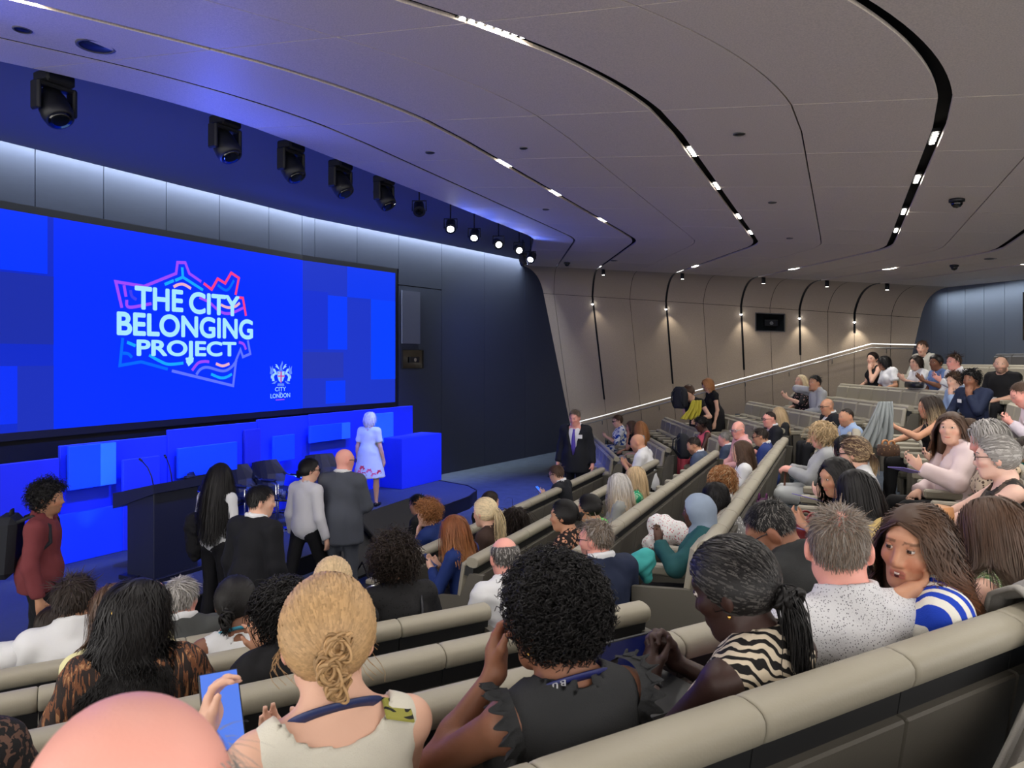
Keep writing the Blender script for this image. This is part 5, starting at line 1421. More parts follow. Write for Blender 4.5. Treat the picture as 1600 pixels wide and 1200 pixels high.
def keep_mask(D, line):
    """which scalp directions carry hair. D unit directions in head frame"""
    p = HEADC + D * HEADR
    y, z = p[:, 1], p[:, 2]
    if line == 'women': return (y < 0.040 + 0.62 * (z - 0.03)) & (z > -0.075)
    if line == 'men': return (y < 0.018 + 0.80 * (z - 0.03)) & (z > -0.06) & ((y < -0.03) | (z > 0.012))
    if line == 'fringe': return (z < 0.068) & (y < 0.0 + 0.6 * (z - 0.03)) & (z > -0.06)
    if line == 'crown': return (y < 0.018 + 0.80 * (z - 0.03)) & (z > -0.06) & ~((np.hypot(p[:, 0], y + 0.045) < 0.035) & (z > 0.07)) & ((y < -0.03) | (z > 0.012))
    if line == 'receding': return (y < -0.01 + 0.75 * (z - 0.03)) & (z > -0.06) & ((y < -0.03) | (z > 0.012))
    return z > -0.2

def make_hair(pp, style='short', col='brown', L=0.05, line=None, vol=0.012, knot=None, wave=0.006, part=0.0, tip=None, n=None, r=None, hat=0, tail=0.0, lift=0.22, front=0.4, messy=0.25, streak=None, curl=0.012, cap=True):
    rng = np.random.RandomState(pp.sd + 5)
    hc, Rh = pp.hc, pp.Rh
    base = np.array(HAIRC[col]); near, far = pp.near, pp.far
    line = line or ('men' if style in ('short', 'spiky') else 'women')
    Vs, Qs, Cs = [], [], []; nv = 0
    def put(V, Q, C):
        nonlocal nv
        Vs.append(V); Qs.append(Q + nv); Cs.append(C); nv += len(V)
    g_l = Rh.T @ np.array([0, 0, -1.0])                  # gravity in the head frame
    vx = max(0.0075, min(0.0028 * pp.d, 0.02)) / pp.sc
    knots = None
    if knot is not None: knots = np.array(knot, float)
    # ---- cap: the mass of hair below the visible strands
    if cap:
        f = Field(vx); T = lambda x, y, z: hc + Rh @ np.array([x, y, z])
        th = vol
        f.ell(T(*HEADC), HEADR + th, Rh, 0.02)
        if style in ('long', 'bob'):
            LL = L
            gl = nrm(g_l); bk = np.array([0, -0.055, 0.0])
            for sx in (-0.045, 0.045):
                a = np.array([sx * 0.9, -0.045, 0.01]); b = a + gl * min(LL * 0.75, 0.28) + np.array([sx * 0.3, -0.025, 0]); f.cone(hc + Rh @ a, hc + Rh @ b, 0.046, 0.030 if style == 'long' else 0.040, 0.04)
            for sx in (-1, 1):
                a = np.array([sx * 0.066, 0.0, 0.02]); b = a + gl * min(LL * 0.7, 0.20) + np.array([sx * 0.012, -0.015, 0]); f.cone(hc + Rh @ a, hc + Rh @ b, 0.028, 0.024, 0.03)
        n1 = {'women': (0.040, 0.62), 'men': (0.018, 0.80), 'fringe': (0.0, 0.6), 'crown': (0.018, 0.8), 'receding': (-0.01, 0.75)}.get(line, (0.04, 0.6))
        def cut(X, Y_, Z):
            dx, dy, dz = X - hc[0], Y_ - hc[1], Z - hc[2]
            x, y, z = [Rh[0, j] * dx + Rh[1, j] * dy + Rh[2, j] * dz for j in range(3)]
            k = 1 / math.sqrt(1 + n1[1] ** 2)
            d_ = -(y - 0.004 - n1[0] - n1[1] * (z - 0.03)) * k
            if style in ('long', 'bob'):
                d_ = np.maximum(d_, 0.006 - y)          # keep the curtains beside the face only behind the ear line
                d_ = np.maximum(d_, np.minimum(d_, np.abs(x) - 0.058))
            elif line in ('men', 'crown', 'receding', 'fringe'):
                d_ = np.minimum(d_, np.maximum(z - 0.012, -(y + 0.028)))
            if style not in ('long', 'bob'): d_ = np.minimum(d_, z + 0.068)
            if line == 'fringe': d_ = np.minimum(d_, 0.070 - z)
            if line == 'crown': d_ = np.minimum(d_, np.sqrt(x ** 2 + (y + 0.045) ** 2 + (z - 0.125) ** 2) - 0.036)
            return d_
        f.sub(cut)
        V, Q = f.mesh()
        if len(V):
            if style == 'curly': V = wrinkle(V, Q, 0.02, pp.sd, 60)
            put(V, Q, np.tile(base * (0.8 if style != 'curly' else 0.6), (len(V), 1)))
    # ---- strands
    N0 = n or ((2400 if near else 800 if not far else 300) if style == 'curly' else (4800 if near else 1300 if not far else 420))
    D = fib(N0); D = D[keep_mask(D, line)]
    if len(D):
        D = nrm2(D + rng.randn(*D.shape) * 0.03)
        root = HEADC + D * (HEADR + vol * 0.9); nor = nrm2(D / HEADR)
        m = len(D); S = (5 if near else 4 if not far else 3) if style in ('short', 'spiky') else 9 if near else 7 if not far else 5
        crown = np.array([0, -0.05, 0.115])
        rr = r or ((0.0015 if near else 0.0028 if not far else 0.006) if style in ('short', 'spiky') else (0.0022 if near else 0.0038 if not far else 0.0070) if style != 'curly' else (0.0019 if near else 0.0034 if not far else 0.0065))
        P = np.zeros((m, S, 3)); P[:, 0] = root
        def collide(p, pad):
            q = (p - HEADC) / (HEADR + pad[:, None]); k = np.linalg.norm(q, axis=1)
            return np.where((k < 1)[:, None], HEADC + q / np.maximum(k, 1e-6)[:, None] * (HEADR + pad[:, None]), p)
        pad = vol * (1.0 + 0.45 * rng.rand(m)) + 0.001
        if style in ('short', 'spiky'):
            ln = L * (0.6 + 0.8 * rng.rand(m)) * np.where(root[:, 2] > 0.05, 1.0, 0.55)
            t = root - crown; t = t - nor * (t * nor).sum(1, keepdims=True); t = nrm2(t)
            fr = np.array([0, 1.0, 0]); fr = fr - nor * (nor @ fr)[:, None]
            topm = (root[:, 2] > 0.07)[:, None]
            v = nrm2(np.where(topm, t * (1 - front) + fr * front, t * 0.7 + np.array([0, -0.2, -0.9])) + nor * lift * (2.2 if style == 'spiky' else 1.0) + rng.randn(m, 3) * messy)
            for s in range(1, S):
                v = nrm2(v + 0.12 * g_l + rng.randn(m, 3) * messy * 0.15)
                P[:, s] = collide(P[:, s - 1] + v * (ln / (S - 1))[:, None], pad)
        elif style == 'curly':
            ln = L * (0.7 + 0.6 * rng.rand(m)); v0 = nrm2(nor * (1.0 if L < 0.09 else 0.55) + (0.4 if L < 0.09 else 0.9) * g_l + rng.randn(m, 3) * 0.35)
            ph = rng.rand(m) * 6.28; a1 = nrm2(np.cross(v0, rng.randn(m, 3))); a2 = np.cross(v0, a1)
            base_p = root.copy(); v = v0
            for s in range(1, S):
                v = nrm2(v + g_l * (0.40 if L > 0.09 else 0.10)); base_p = collide(base_p + v * (ln / (S - 1))[:, None], pad)
                w_ = ph + s * 1.5; P[:, s] = base_p + (a1 * np.cos(w_)[:, None] + a2 * np.sin(w_)[:, None]) * curl
        elif style in ('long', 'bob'):
            ln = L * (0.82 + 0.3 * rng.rand(m))
            latw = np.clip((root[:, 2] - 0.035) / 0.06, 0, 1) * np.clip((root[:, 1] + 0.075) / 0.06, 0.12, 1); t = np.stack([np.sign(root[:, 0] - part) * (0.4 + np.abs(root[:, 0] - part) * 8) * latw + root[:, 0] * 2, -0.6 * np.ones(m), -0.3 - 6 * np.maximum(0, 0.09 - root[:, 2])], 1)
            t = t - nor * (t * nor).sum(1, keepdims=True); v = nrm2(t) + nor * 0.15
            # shoulder and back in the head frame
            sh = [(pp.nb + pp.Rt @ np.array([sx * pp.swd * 0.8, -0.005, -0.05]) - hc) @ Rh for sx in (-1, 1)]; bc = (pp.pel + pp.Rt @ np.array([0, 0, 0.325]) - hc) @ Rh
            Rb = Rh.T @ pp.Rt
            nbh = (pp.nb - hc) @ Rh
            ph = rng.rand(m) * 6.28
            for s in range(1, S):
                k = s / (S - 1)
                v = nrm2(nrm2(v) * (1 - 0.45) + g_l * 0.45 * 1.2 + np.stack([np.sign(root[:, 0]) * 0.02, -0.06 * np.ones(m), np.zeros(m)], 1) + rng.randn(m, 3) * 0.03)
                p = P[:, s - 1] + v * (ln / (S - 1))[:, None]; p = collide(p, pad + 0.004)
                # keep the face free
                fa = (p[:, 1] > 0.02) & (np.abs(p[:, 0]) < 0.072) & (p[:, 2] < 0.05) & (p[:, 2] > -0.15)
                p[:, 0] = np.where(fa, np.sign(p[:, 0] + 1e-6) * 0.074, p[:, 0])
                q = (p - bc) @ Rb; ql = q / np.array([0.165 * pp.w, 0.135 * pp.w, 0.18]); kk = np.linalg.norm(ql, axis=1); q = np.where((kk < 1)[:, None], q / np.maximum(kk, 1e-6)[:, None], q); p = bc + q @ Rb.T
                for sp_ in sh:
                    ab = sp_ - nbh; tt = np.clip(((p - nbh) @ ab) / (ab @ ab), 0, 1); cpt = nbh + tt[:, None] * ab; dd = p - cpt; l_ = np.linalg.norm(dd, axis=1)
                    p = np.where((l_ < 0.076)[:, None], cpt + dd / np.maximum(l_, 1e-6)[:, None] * 0.076, p)
                P[:, s] = p
            if wave:
                kk = np.linspace(0, 1, S)[None, :]; wv = np.sin(kk * 14 * L / 0.35 + ph[:, None] * 0.5 + 3 * root[:, :1]) * wave * np.clip(kk * 2.2, 0, 1)
                P[:, :, 0] += wv; P[:, :, 1] += wv * 0.6
        elif style == 'up':
            K = knots; kd = nrm((K - HEADC) / HEADR)
            for s in range(S):
                k = s / (S - 1); dd = nrm2(D * (1 - k) + kd * k + 1e-4)
                P[:, s] = HEADC + dd * (HEADR + (0.0028 + vol * (1.06 + 0.25 * math.sin(math.pi * k)) + pad[0] * 0)) + dd * (rng.rand(m) * 0.006)[:, None]
            jit = rng.randn(m, 3) * 0.010; P[:, -1] = K + jit; P[:, -2] = P[:, -2] * 0.6 + (K + jit) * 0.4
        R = np.full((m, S), rr) * (0.7 + 0.6 * rng.rand(m))[:, None] * (np.linspace(1, 0.35, S)[None, :] if style != 'up' else 1.0)
        sd_ = 3 if style == 'curly' else 1
        V, Q = tubes(P, R, sd_)
        shade = (0.8 + 0.42 * rng.rand(m)); C = np.repeat(base[None] * shade[:, None], S, 0).reshape(m, S, 3)
        if streak is not None:
            pick = rng.rand(m) < streak[1]; C[pick] = C[pick] * 0.4 + 0.6 * np.array(HAIRC[streak[0]]) * (0.8 + 0.4 * rng.rand(pick.sum()))[:, None, None]
        if tip is not None:
            k = np.clip(np.linspace(-0.6, 1.1, S), 0, 1)[None, :, None]; C = C * (1 - k) + np.array(HAIRC[tip]) * (0.7 + 0.5 * rng.rand(m))[:, None, None] * k
        put(hc + V @ Rh.T, Q, np.repeat(C.reshape(-1, 3), 3 if sd_ == 3 else 2, 0))
        # ---- tail falling from the knot
        if style == 'up' and tail > 0:
            mt = 420 if near else 120 if not far else 50; St = 14
            P = np.zeros((mt, St, 3)); P[:, 0] = knots + rng.randn(mt, 3) * 0.010
            v = nrm2(np.tile(nrm(knots - HEADC), (mt, 1)) * 1.0 + np.array([0, 0, 0.15]) + rng.randn(mt, 3) * 0.28)
            bc = (pp.pel + pp.Rt @ np.array([0, 0, 0.325]) - hc) @ Rh; Rb = Rh.T @ pp.Rt; ph = rng.rand(mt) * 6
            for s in range(1, St):
                v = nrm2(v * 0.66 + g_l * 0.40 + rng.randn(mt, 3) * 0.04)
                p = P[:, s - 1] + v * (tail * (0.75 + 0.4 * rng.rand(mt)) / (St - 1))[:, None]
                q = (p - bc) @ Rb; ql = q / np.array([0.165 * pp.w, 0.13 * pp.w, 0.19]); kk = np.linalg.norm(ql, axis=1); q = np.where((kk < 1)[:, None], q / np.maximum(kk, 1e-6)[:, None], q); P[:, s] = bc + q @ Rb.T
            kk = np.linspace(0, 1, St)[None, :]; wv = np.sin(kk * 9 + ph[:, None]) * wave * kk; P[:, :, 0] += wv
            V, Q = tubes(P, np.full((mt, St), rr * 1.1) * np.linspace(1, 0.3, St)[None])
            C = np.repeat(base[None] * (0.6 + 0.7 * rng.rand(mt))[:, None], St, 0).reshape(mt, St, 3)
            if tip is not None:
                k = np.clip(np.linspace(-0.4, 1.1, St), 0, 1)[None, :, None]; C = C * (1 - k) + np.array(HAIRC[tip]) * k
            put(hc + V @ Rh.T, Q, np.repeat(C.reshape(-1, 3), 3, 0))
    if Vs:
        ho = new_obj('hair', mesh_np('hair', np.concatenate(Vs), np.concatenate(Qs), True, np.clip(np.concatenate(Cs), 0, 1)), pp.root, M_HAIR)
        pp.hair = ho
def nrm2(v): return v / (np.linalg.norm(v, axis=1, keepdims=True) + 1e-9)

def strand_tube(pp, pts, r, col, name, parent=None, n=8, m=None):
    o = MB().tube(pts, r, n).build(name, m or mat('hc_' + str(col), tuple(col) + (1,), 0.45), parent or pp.root); return o
def bun(pp, K, R_, col, turns=2.2, r=0.014, strands=26, squash=0.8):
    """coiled bun of strands wound round the knot point K (head frame)"""
    rng = np.random.RandomState(pp.sd + 9); K = np.array(K); ax_ = nrm((K - HEADC) / HEADR); a1 = nrm(np.cross(ax_, [1, 0.1, 0])); a2 = np.cross(ax_, a1)
    S = 24; P = np.zeros((strands, S, 3)); t = np.linspace(0, 1, S)
    for i in range(strands):
        ph = rng.rand() * 6.28; rr_ = R_ * (0.15 + 0.85 * rng.rand() ** 0.6); hgt = 0.006 + 0.5 * R_ * rng.rand()
        an = ph + t * 2 * math.pi * turns * (0.6 + 0.6 * rng.rand()); wob = 1 + 0.25 * np.sin(an * 1.3 + ph)
        b1 = nrm(a1 + ax_ * rng.randn() * 0.45 + a2 * rng.randn() * 0.3); b2 = nrm(a2 + ax_ * rng.randn() * 0.45)
        P[i] = K + ax_ * (hgt * (1 + 0.5 * np.sin(t * 3 + ph)))[:, None] + (b1 * np.cos(an)[:, None] + b2 * np.sin(an)[:, None] * squash) * (rr_ * wob)[:, None]
    V, Q = tubes(P, np.full((strands, S), r * 0.45) * (0.7 + 0.6 * rng.rand(strands))[:, None], 4)
    C = np.repeat((np.array(HAIRC[col])[None] * (0.65 + 0.6 * rng.rand(strands))[:, None])[:, None, :], S, 1)
    new_obj('hair_bun', mesh_np('bun', pp.hc + V @ pp.Rh.T, Q, True, np.clip(np.repeat(C.reshape(-1, 3), 4, 0), 0, 1)), pp.root, M_HAIR)

# ------------------------------------------------------------------ things worn
def hp_(pp, x, y, z): return pp.hc + pp.Rh @ np.array([x, y, z])
def glasses(pp, m=None):
    m = m or mat('dark_frame', srgb(25, 22, 24), 0.3)
    b = MB(); r = 0.0022 if pp.d < 5 else 0.004
    for sg in (-1, 1):
        b.tube([hp_(pp, sg * (0.033 + 0.024 * math.cos(t)), 0.108 - 0.006 * abs(math.cos(t)), 0.008 + 0.018 * math.sin(t)) for t in [k * math.pi / 6 for k in range(13)]], r, 5, cap=False)
        b.tube([hp_(pp, sg * 0.057, 0.102, 0.012), hp_(pp, sg * 0.080, 0.03, 0.014), hp_(pp, sg * 0.083, -0.01, 0.008), hp_(pp, sg * 0.082, -0.025, -0.008)], r, 5)
    b.tube([hp_(pp, -0.010, 0.110, 0.012), hp_(pp, 0.010, 0.110, 0.012)], r, 5)
    b.build('glasses', m, pp.root)
def lanyard(pp, m, w=0.009, text=None):
    """ribbon round the neck lying on the shoulders and hanging in front"""
    pts = []
    for i in range(21):
        t = i / 20 * 2 - 1; an = t * math.pi * 0.62; rr_ = pp.nr + 0.033
        z = 0.030 - 0.075 * abs(t) ** 2; y = -math.cos(an) * rr_ * 0.95 + 0.004; x = math.sin(an) * (rr_ + 0.016)
        pts.append(pp.nb + pp.Rt @ np.array([x, y, z]))
    fr = 0.108 * pp.w + 0.035
    pts = [pp.nb + pp.Rt @ np.array([-0.015, fr, -0.34])] + [pp.nb + pp.Rt @ np.array([-0.06, fr * 0.93, -0.16])] + pts + [pp.nb + pp.Rt @ np.array([0.06, fr * 0.93, -0.16]), pp.nb + pp.Rt @ np.array([0.015, fr, -0.34])]
    rings = []
    for i, p in enumerate(pts):
        c = pp.nb + pp.Rt @ np.array([0, 0, p @ np.array([0, 0, 0]) - 0.0]); out = nrm((p - pp.nb) - pp.Rt[:, 2] * ((p - pp.nb) @ pp.Rt[:, 2])); up = nrm(pp.Rt[:, 2] + out * 0.6)
        if i < 2 or i > len(pts) - 3: up = pp.Rt[:, 0]; 
        o2 = nrm(np.cross(up, pts[min(i + 1, len(pts) - 1)] - pts[max(i - 1, 0)])) * 0.0016
        rings.append([p - up * w + o2, p + up * w + o2, p + up * w - o2, p - up * w - o2])
    MB().loft(rings).build('lanyard', m, pp.root)
    b = pp.nb + pp.Rt @ np.array([0, fr + 0.006, -0.40]); M = Matrix(pp.Rt.tolist()).to_4x4(); M.translation = Vector(b)
    MB().bbox(-0.04, 0.04, -0.003, 0.003, -0.06, 0.06, 0.002, M).build('pass_card', mat('card_white', srgb(228, 228, 230), 0.5), pp.root)
def badge(pp, x=0.085, z=0.33, sx=0.036):
    y = math.sqrt(max(0, 1 - (x / (0.19 * pp.w)) ** 2)) * 0.125 * pp.w + 0.016
    p = pp.pel + pp.Rt @ np.array([x, y, z]); M = Matrix((pp.Rt @ Rz(-x * 2.5)).tolist()).to_4x4(); M.translation = Vector(p)
    MB().bbox(-sx, sx, -0.003, 0.004, -sx * 0.65, sx * 0.65, 0.002, M).build('name_badge', mat('card_white', srgb(228, 228, 230), 0.5), pp.root)
def earring(pp, kind='hoop'):
    for sg in (-1, 1):
        c = hp_(pp, sg * 0.083, -0.004, -0.05)
        if kind == 'hoop': MB().tube([c + pp.Rh @ np.array([0.002 * sg, 0.011 * math.sin(t), 0.011 * math.cos(t)]) for t in [k * math.pi / 7 for k in range(15)]], 0.0028, 6, cap=False).build('earring', mat('gold', srgb(212, 170, 90), 0.25, 1.0), pp.root)
        elif kind == 'leaf':
            c = hp_(pp, sg * 0.100, 0.014, -0.055)
            b = MB()
            b.loft([[c + pp.Rh @ np.array([0.003 * sg, y, z]) for y in (-w_, w_)] + [c + pp.Rh @ np.array([0.007 * sg, y, z]) for y in (w_, -w_)] for (z, w_) in ((0.0, 0.002), (-0.012, 0.009), (-0.03, 0.013), (-0.046, 0.008), (-0.056, 0.001))])
            b.build('earring', mat('pale_gold', srgb(222, 205, 160), 0.35, 0.7), pp.root)
        else: MB().lathe([(0.001, 0.005), (0.005, 0.003), (0.005, -0.003), (0.001, -0.005)], 8, Matrix.Translation(c)).build('earring', mat('gold', srgb(212, 170, 90), 0.25, 1.0), pp.root)
def wpos(pp, p):
    return pp.root.matrix_basis @ Vector(p)
def phone_at(pp, sg, label, screen=(70, 120, 240), es=0.8, up=(0, -0.5, 0.85), sz=1.0, dy=0.075):
    """phone held in the hand, a thing of its own"""
    S, E, T, fd, pn, curl, spec = pp.ST[sg]
    c = wpos(pp, T + fd * dy + nrm(pn) * 0.022); q = pp.root.matrix_basis.to_3x3()
    n = (q @ Vector(up)).normalized()
    lx = (q @ Vector((1, 0, 0))); lx = (lx - n * lx.dot(n)).normalized(); ly = n.cross(lx)
    root = empty('phone', c); M = Matrix((lx, ly, n)).transposed().to_4x4()
    MB().bbox(-0.037 * sz, 0.037 * sz, -0.075 * sz, 0.075 * sz, -0.004, 0.004, 0.003, M).build('case', M_BLKPLAST, root)
    MB().box(-0.034 * sz, 0.034 * sz, -0.072 * sz, 0.072 * sz, 0.0042, 0.0048, M).build('screen', mat('phone_%d_%d_%d' % screen, (0.02, 0.02, 0.03, 1), 0.15, emit=srgb(*screen), es=es), root)
    tag(root, label, 'phone'); return root, M
def cloth_obj(name, label, cat, m, prims, vox=0.012, wr=0.012, seed=1, freq=30):
    f = Field(vox); lo = np.array(prims[0][1][:3])
    for q in prims:
        if q[0] == 'c': f.cone(np.array(q[1]), np.array(q[2]), q[3], q[4], 0.04)
        else: f.ell(np.array(q[1]), np.array(q[2]), None if len(q) < 4 else q[3], 0.04)
    V, Q = f.mesh(); V = wrinkle(V, Q, wr, seed, freq)
    o = V.mean(0); o[2] = V[:, 2].min()
    ob = new_obj(name, mesh_np(name, V - o, Q, True), None, m); ob.location = o; tag(ob, label, cat); return ob
# ------------------------------------------------------------------ people
C_ = cloth
WHITE = C_('white', (222, 223, 226)); OFFW = C_('offwhite', (214, 210, 196)); BLACK = C_('black', (26, 26, 29)); CHAR = C_('charcoal', (46, 47, 49)); NAVY = C_('navy', (34, 42, 66)); DSUIT = C_('darksuit', (30, 32, 38))
GREYB = C_('greyblazer', (168, 170, 172)); GSUIT = C_('greysuit', (78, 82, 92)); BLUE = C_('royal', (32, 52, 112)); JEAN = C_('jean', (70, 92, 130)); LBLUE = C_('lightblue', (150, 172, 206)); DKT = C_('darktrouser', (32, 33, 38)); TAN = C_('tan', (150, 120, 92))
BT = lambda c, **k: dict(c=c, **k)
T_ = lambda c, sl='short', **k: dict(c=c, sl=sl, **k)
SH = lambda c, sl='long', **k: dict(c=c, sl=sl, kind='shirt', neck='shirt', g=0.018, **k)
JK = lambda c, **k: dict(c=c, sl='long', kind='jacket', g=0.022, **k)
LAN_NAVY = mat('lanyard_navy', srgb(22, 30, 92), 0.5); LAN_TEAL = mat('lanyard_teal', srgb(60, 150, 180), 0.5)

# ---- the row right in front of the camera
def x_bun(pp):
    bun(pp, (0.012, -0.112, 0.002), 0.028, 'blond', 0.9, 0.008, 80, 0.8); bun(pp, (0.0, -0.118, -0.032), 0.030, 'blond', 0.9, 0.008, 80, 0.7); bun(pp, (0.012, -0.108, -0.066), 0.026, 'blond', 0.9, 0.008, 70, 0.7); lanyard(pp, mat('lanyard_print', srgb(28, 44, 92), 0.5), 0.011)
    phone_at(pp, -1, 'large phone with blue screen held up by the woman with the blonde bun', (84, 128, 235), 0.9, (0.05, -0.72, 0.62), 1.12, 0.05)
    # loose strands by the ear
    rng = np.random.RandomState(4)
    P = np.zeros((26, 8, 3))
    for i in range(26):
        sx = -1 if i % 2 else 1; y0 = rng.uniform(-0.05, 0.02)
        k0, k1, k2 = rng.rand(3)
        for s in range(8): P[i, s] = (sx * (0.084 + 0.010 * k0 + (0.002 + 0.003 * k1) * s * math.sin(s * 0.6 + 6 * k2)), y0 - (0.008 * k2 - 0.002) * s, 0.03 - (0.006 + 0.012 * k1) * s)
    V, Q = tubes(P, np.full((26, 8), 0.0006)); lh = new_obj('loose_hair', mesh_np('loose', pp.hc + V @ pp.Rh.T, Q, True, np.tile(HAIRC['blond'], (len(V), 1))), pp.root, M_HAIR); lh['kind'] = 'stuff'
    # printed inset on the right shoulder
    p = pp.nb + pp.Rt @ np.array([0.115, -0.055, -0.012]); M = Matrix((pp.Rt @ Ry(0.35) @ Rx(0.5)).tolist()).to_4x4(); M.translation = Vector(p)
    MB().bbox(-0.03, 0.035, -0.03, 0.03, 0.0, 0.006, 0.003, M).build('printed_inset', C_('inset', (150, 148, 70), 'patch', (30, 32, 30), 30), pp.root)
person('woman with blonde coiled bun and white sleeveless top, holding up a phone', 512, 905, ('L', 5), 1.5, fem=True, w=1.02, skin='fair', head=(-15, 14, 0), lean=8, arms=(dict(p=(-0.20, 0.30, 0.36), fd=(0.1, 0.35, 0.9), pn=(0.6, -0.3, 0.1), curl=38), dict(p=(0.02, 0.36, 0.24), fd=(-0.6, 0.5, 0.4), pn=(-0.4, 0, 0.8))),
    hair=dict(style='up', col='blond', knot=(0.010, -0.112, -0.030), vol=0.013), top=T_(OFFW, 'none', neck='wide', wr=0.004, g=0.016), bottom=BT(DKT), extra=x_bun)

def ruffle(pp, m, R_=0.075, n=220):
    """gathered frill round each armhole"""
    for sg in (-1, 1):
        S, E = pp.ST[sg][:2]; ax_ = nrm(E - S) * 0.4 + pp.Rt @ np.array([sg, 0, 0]) * 0.8; ax_ = nrm(ax_); a1 = nrm(np.cross(ax_, [0, 1, 0.1])); a2 = np.cross(ax_, a1)
        r0, r1, r2 = [], [], []
        for i in range(n):
            t = 2 * math.pi * i / n; d = a1 * math.cos(t) + a2 * math.sin(t); k = math.sin(t * 17) + 0.4 * math.sin(t * 29 + 1)
            r0.append(S + d * (R_ * 0.92) - ax_ * 0.02); r1.append(S + d * (R_ * 1.03) + ax_ * (0.012 + 0.008 * k)); r2.append(S + d * (R_ * 1.20 + 0.006 * k) + ax_ * (0.022 + 0.014 * math.sin(t * 17 + 0.8)))
        MB().loft([r0, r1, r2, [p + ax_ * -0.004 for p in r2], [p - ax_ * 0.008 for p in r1]], cap=False).build('armhole_frill', m, pp.root)
def x_curly(pp):
    ruffle(pp, CHAR); earring(pp, 'hoop'); lanyard(pp, LAN_NAVY, 0.011)
    # white lettering on the ribbon at the left of the neck
    an = -math.pi * 0.40; rr_ = pp.nr + 0.037
    for j, chr_ in enumerate('apuB'):
        an = -math.pi * (0.34 - 0.055 * j); p = pp.nb + pp.Rt @ np.array([math.sin(an) * (rr_ + 0.012), -math.cos(an) * rr_ * 0.95 + 0.004, 0.030 - 0.075 * (an / (math.pi * 0.62)) ** 2])
        out = nrm(pp.Rt @ np.array([math.sin(an), -math.cos(an), 0.35])); tx = nrm(np.cross(pp.Rt[:, 2], out)); up = np.cross(out, tx)
        o = text_mesh(chr_, -0.006, 0.006, -0.006, 0.006, mat('lanyard_print_white', srgb(225, 225, 230), 0.5), 'lanyard_lettering', 0.0, 0.01, pp.root)
        M = np.stack([-tx, -out, -up], 1); m4 = Matrix(M.tolist()).to_4x4(); m4.translation = Vector(p + out * 0.004); o.matrix_local = m4
person('woman with thick black curls in black frilled sleeveless top, hand at her mouth', 862, 862, ('L', 5), 1.62, fem=True, w=1.12, skin='brown', head=(18, 4, 0), lean=6, arms=(dict(p=('h', -0.055, 0.135, -0.135), fd=(0.25, 0.35, 0.75), pn=(0.7, -0.5, 0.1), curl=[38, 42, 48, 52], pole=(-0.7, 0.1, -1), thumb=0.9), 'thigh'),
    hair=dict(style='curly', col='black', L=0.030, vol=0.020, curl=0.007, n=3600, r=0.0024), top=T_(CHAR, 'none', neck='scoop', wr=0.0, g=0.018), bottom=BT(DKT), extra=x_curly)

def x_zebra(pp):
    earring(pp, 'stud')
    S, E, T = pp.ST[-1][:3]; d = nrm(T - E); p = E + (T - E) * 0.86
    MB().tube([p - d * 0.012, p - d * 0.01, p + d * 0.01, p + d * 0.012], [0.027, 0.031, 0.031, 0.027], 14).build('watch', M_BLKPLAST, pp.root)
    # high gathered collar
    rings = []
    for (z, r_) in ((-0.005, 0.075), (0.02, 0.064), (0.045, 0.060), (0.05, 0.056)):
        rings.append([pp.nb + pp.Rt @ np.array([r_ * math.cos(t) * (1 + 0.03 * math.sin(14 * t)), 0.008 + r_ * math.sin(t), z + 0.004 * math.sin(9 * t)]) for t in [k * 2 * math.pi / 56 for k in range(56)]])
    MB().loft(rings, cap=False).build('collar', ZEB, pp.root)
    bun(pp, (0.0, -0.118, -0.042), 0.026, 'black', 1.5, 0.02, 18, 1.2)
ZEB = C_('zebra', (206, 192, 170), 'zebra', (24, 22, 22), 15.0)
person('woman with black ponytail and zebra print sleeveless blouse', 1146, 845, ('L', 5), 1.82, fem=True, w=1.05, skin='deep', head=(14, 20, 0), lean=5, twist=8, arms=(dict(p=(-0.06, 0.36, 0.27), fd=(0.3, 0.45, 0.8), pn=(0.9, -0.2, 0), curl=50), dict(p=(0.035, 0.37, 0.30), fd=(-0.35, 0.35, 0.8), pn=(-0.9, -0.2, 0), curl=55)),
    hair=dict(style='up', col='black', knot=(0.0, -0.116, -0.040), vol=0.011, tail=0.24, wave=0.012, streak=('darkgrey', 0.3)), top=T_(ZEB, 'none', neck='crew', wr=0.006, g=0.016), bottom=BT(BLACK), extra=x_zebra)

person('man with short grey-brown hair and white shirt with small dark flecks', 1310, 788, ('L', 5), 2.1, w=1.0, skin='pink', head=(-36, 3, 0), lean=4, twist=-12, hunch=0.2, arms=('thigh', 'thigh'),
    hair=dict(style='short', col='greybrown', L=0.034, line='men', vol=0.004, messy=0.3, lift=0.30, n=6500, streak=('grey', 0.25), cap=False), top=SH(C_('flecks', (216, 216, 220), 'dots', (112, 112, 120), 150), wr=0.007), bottom=BT(NAVY))

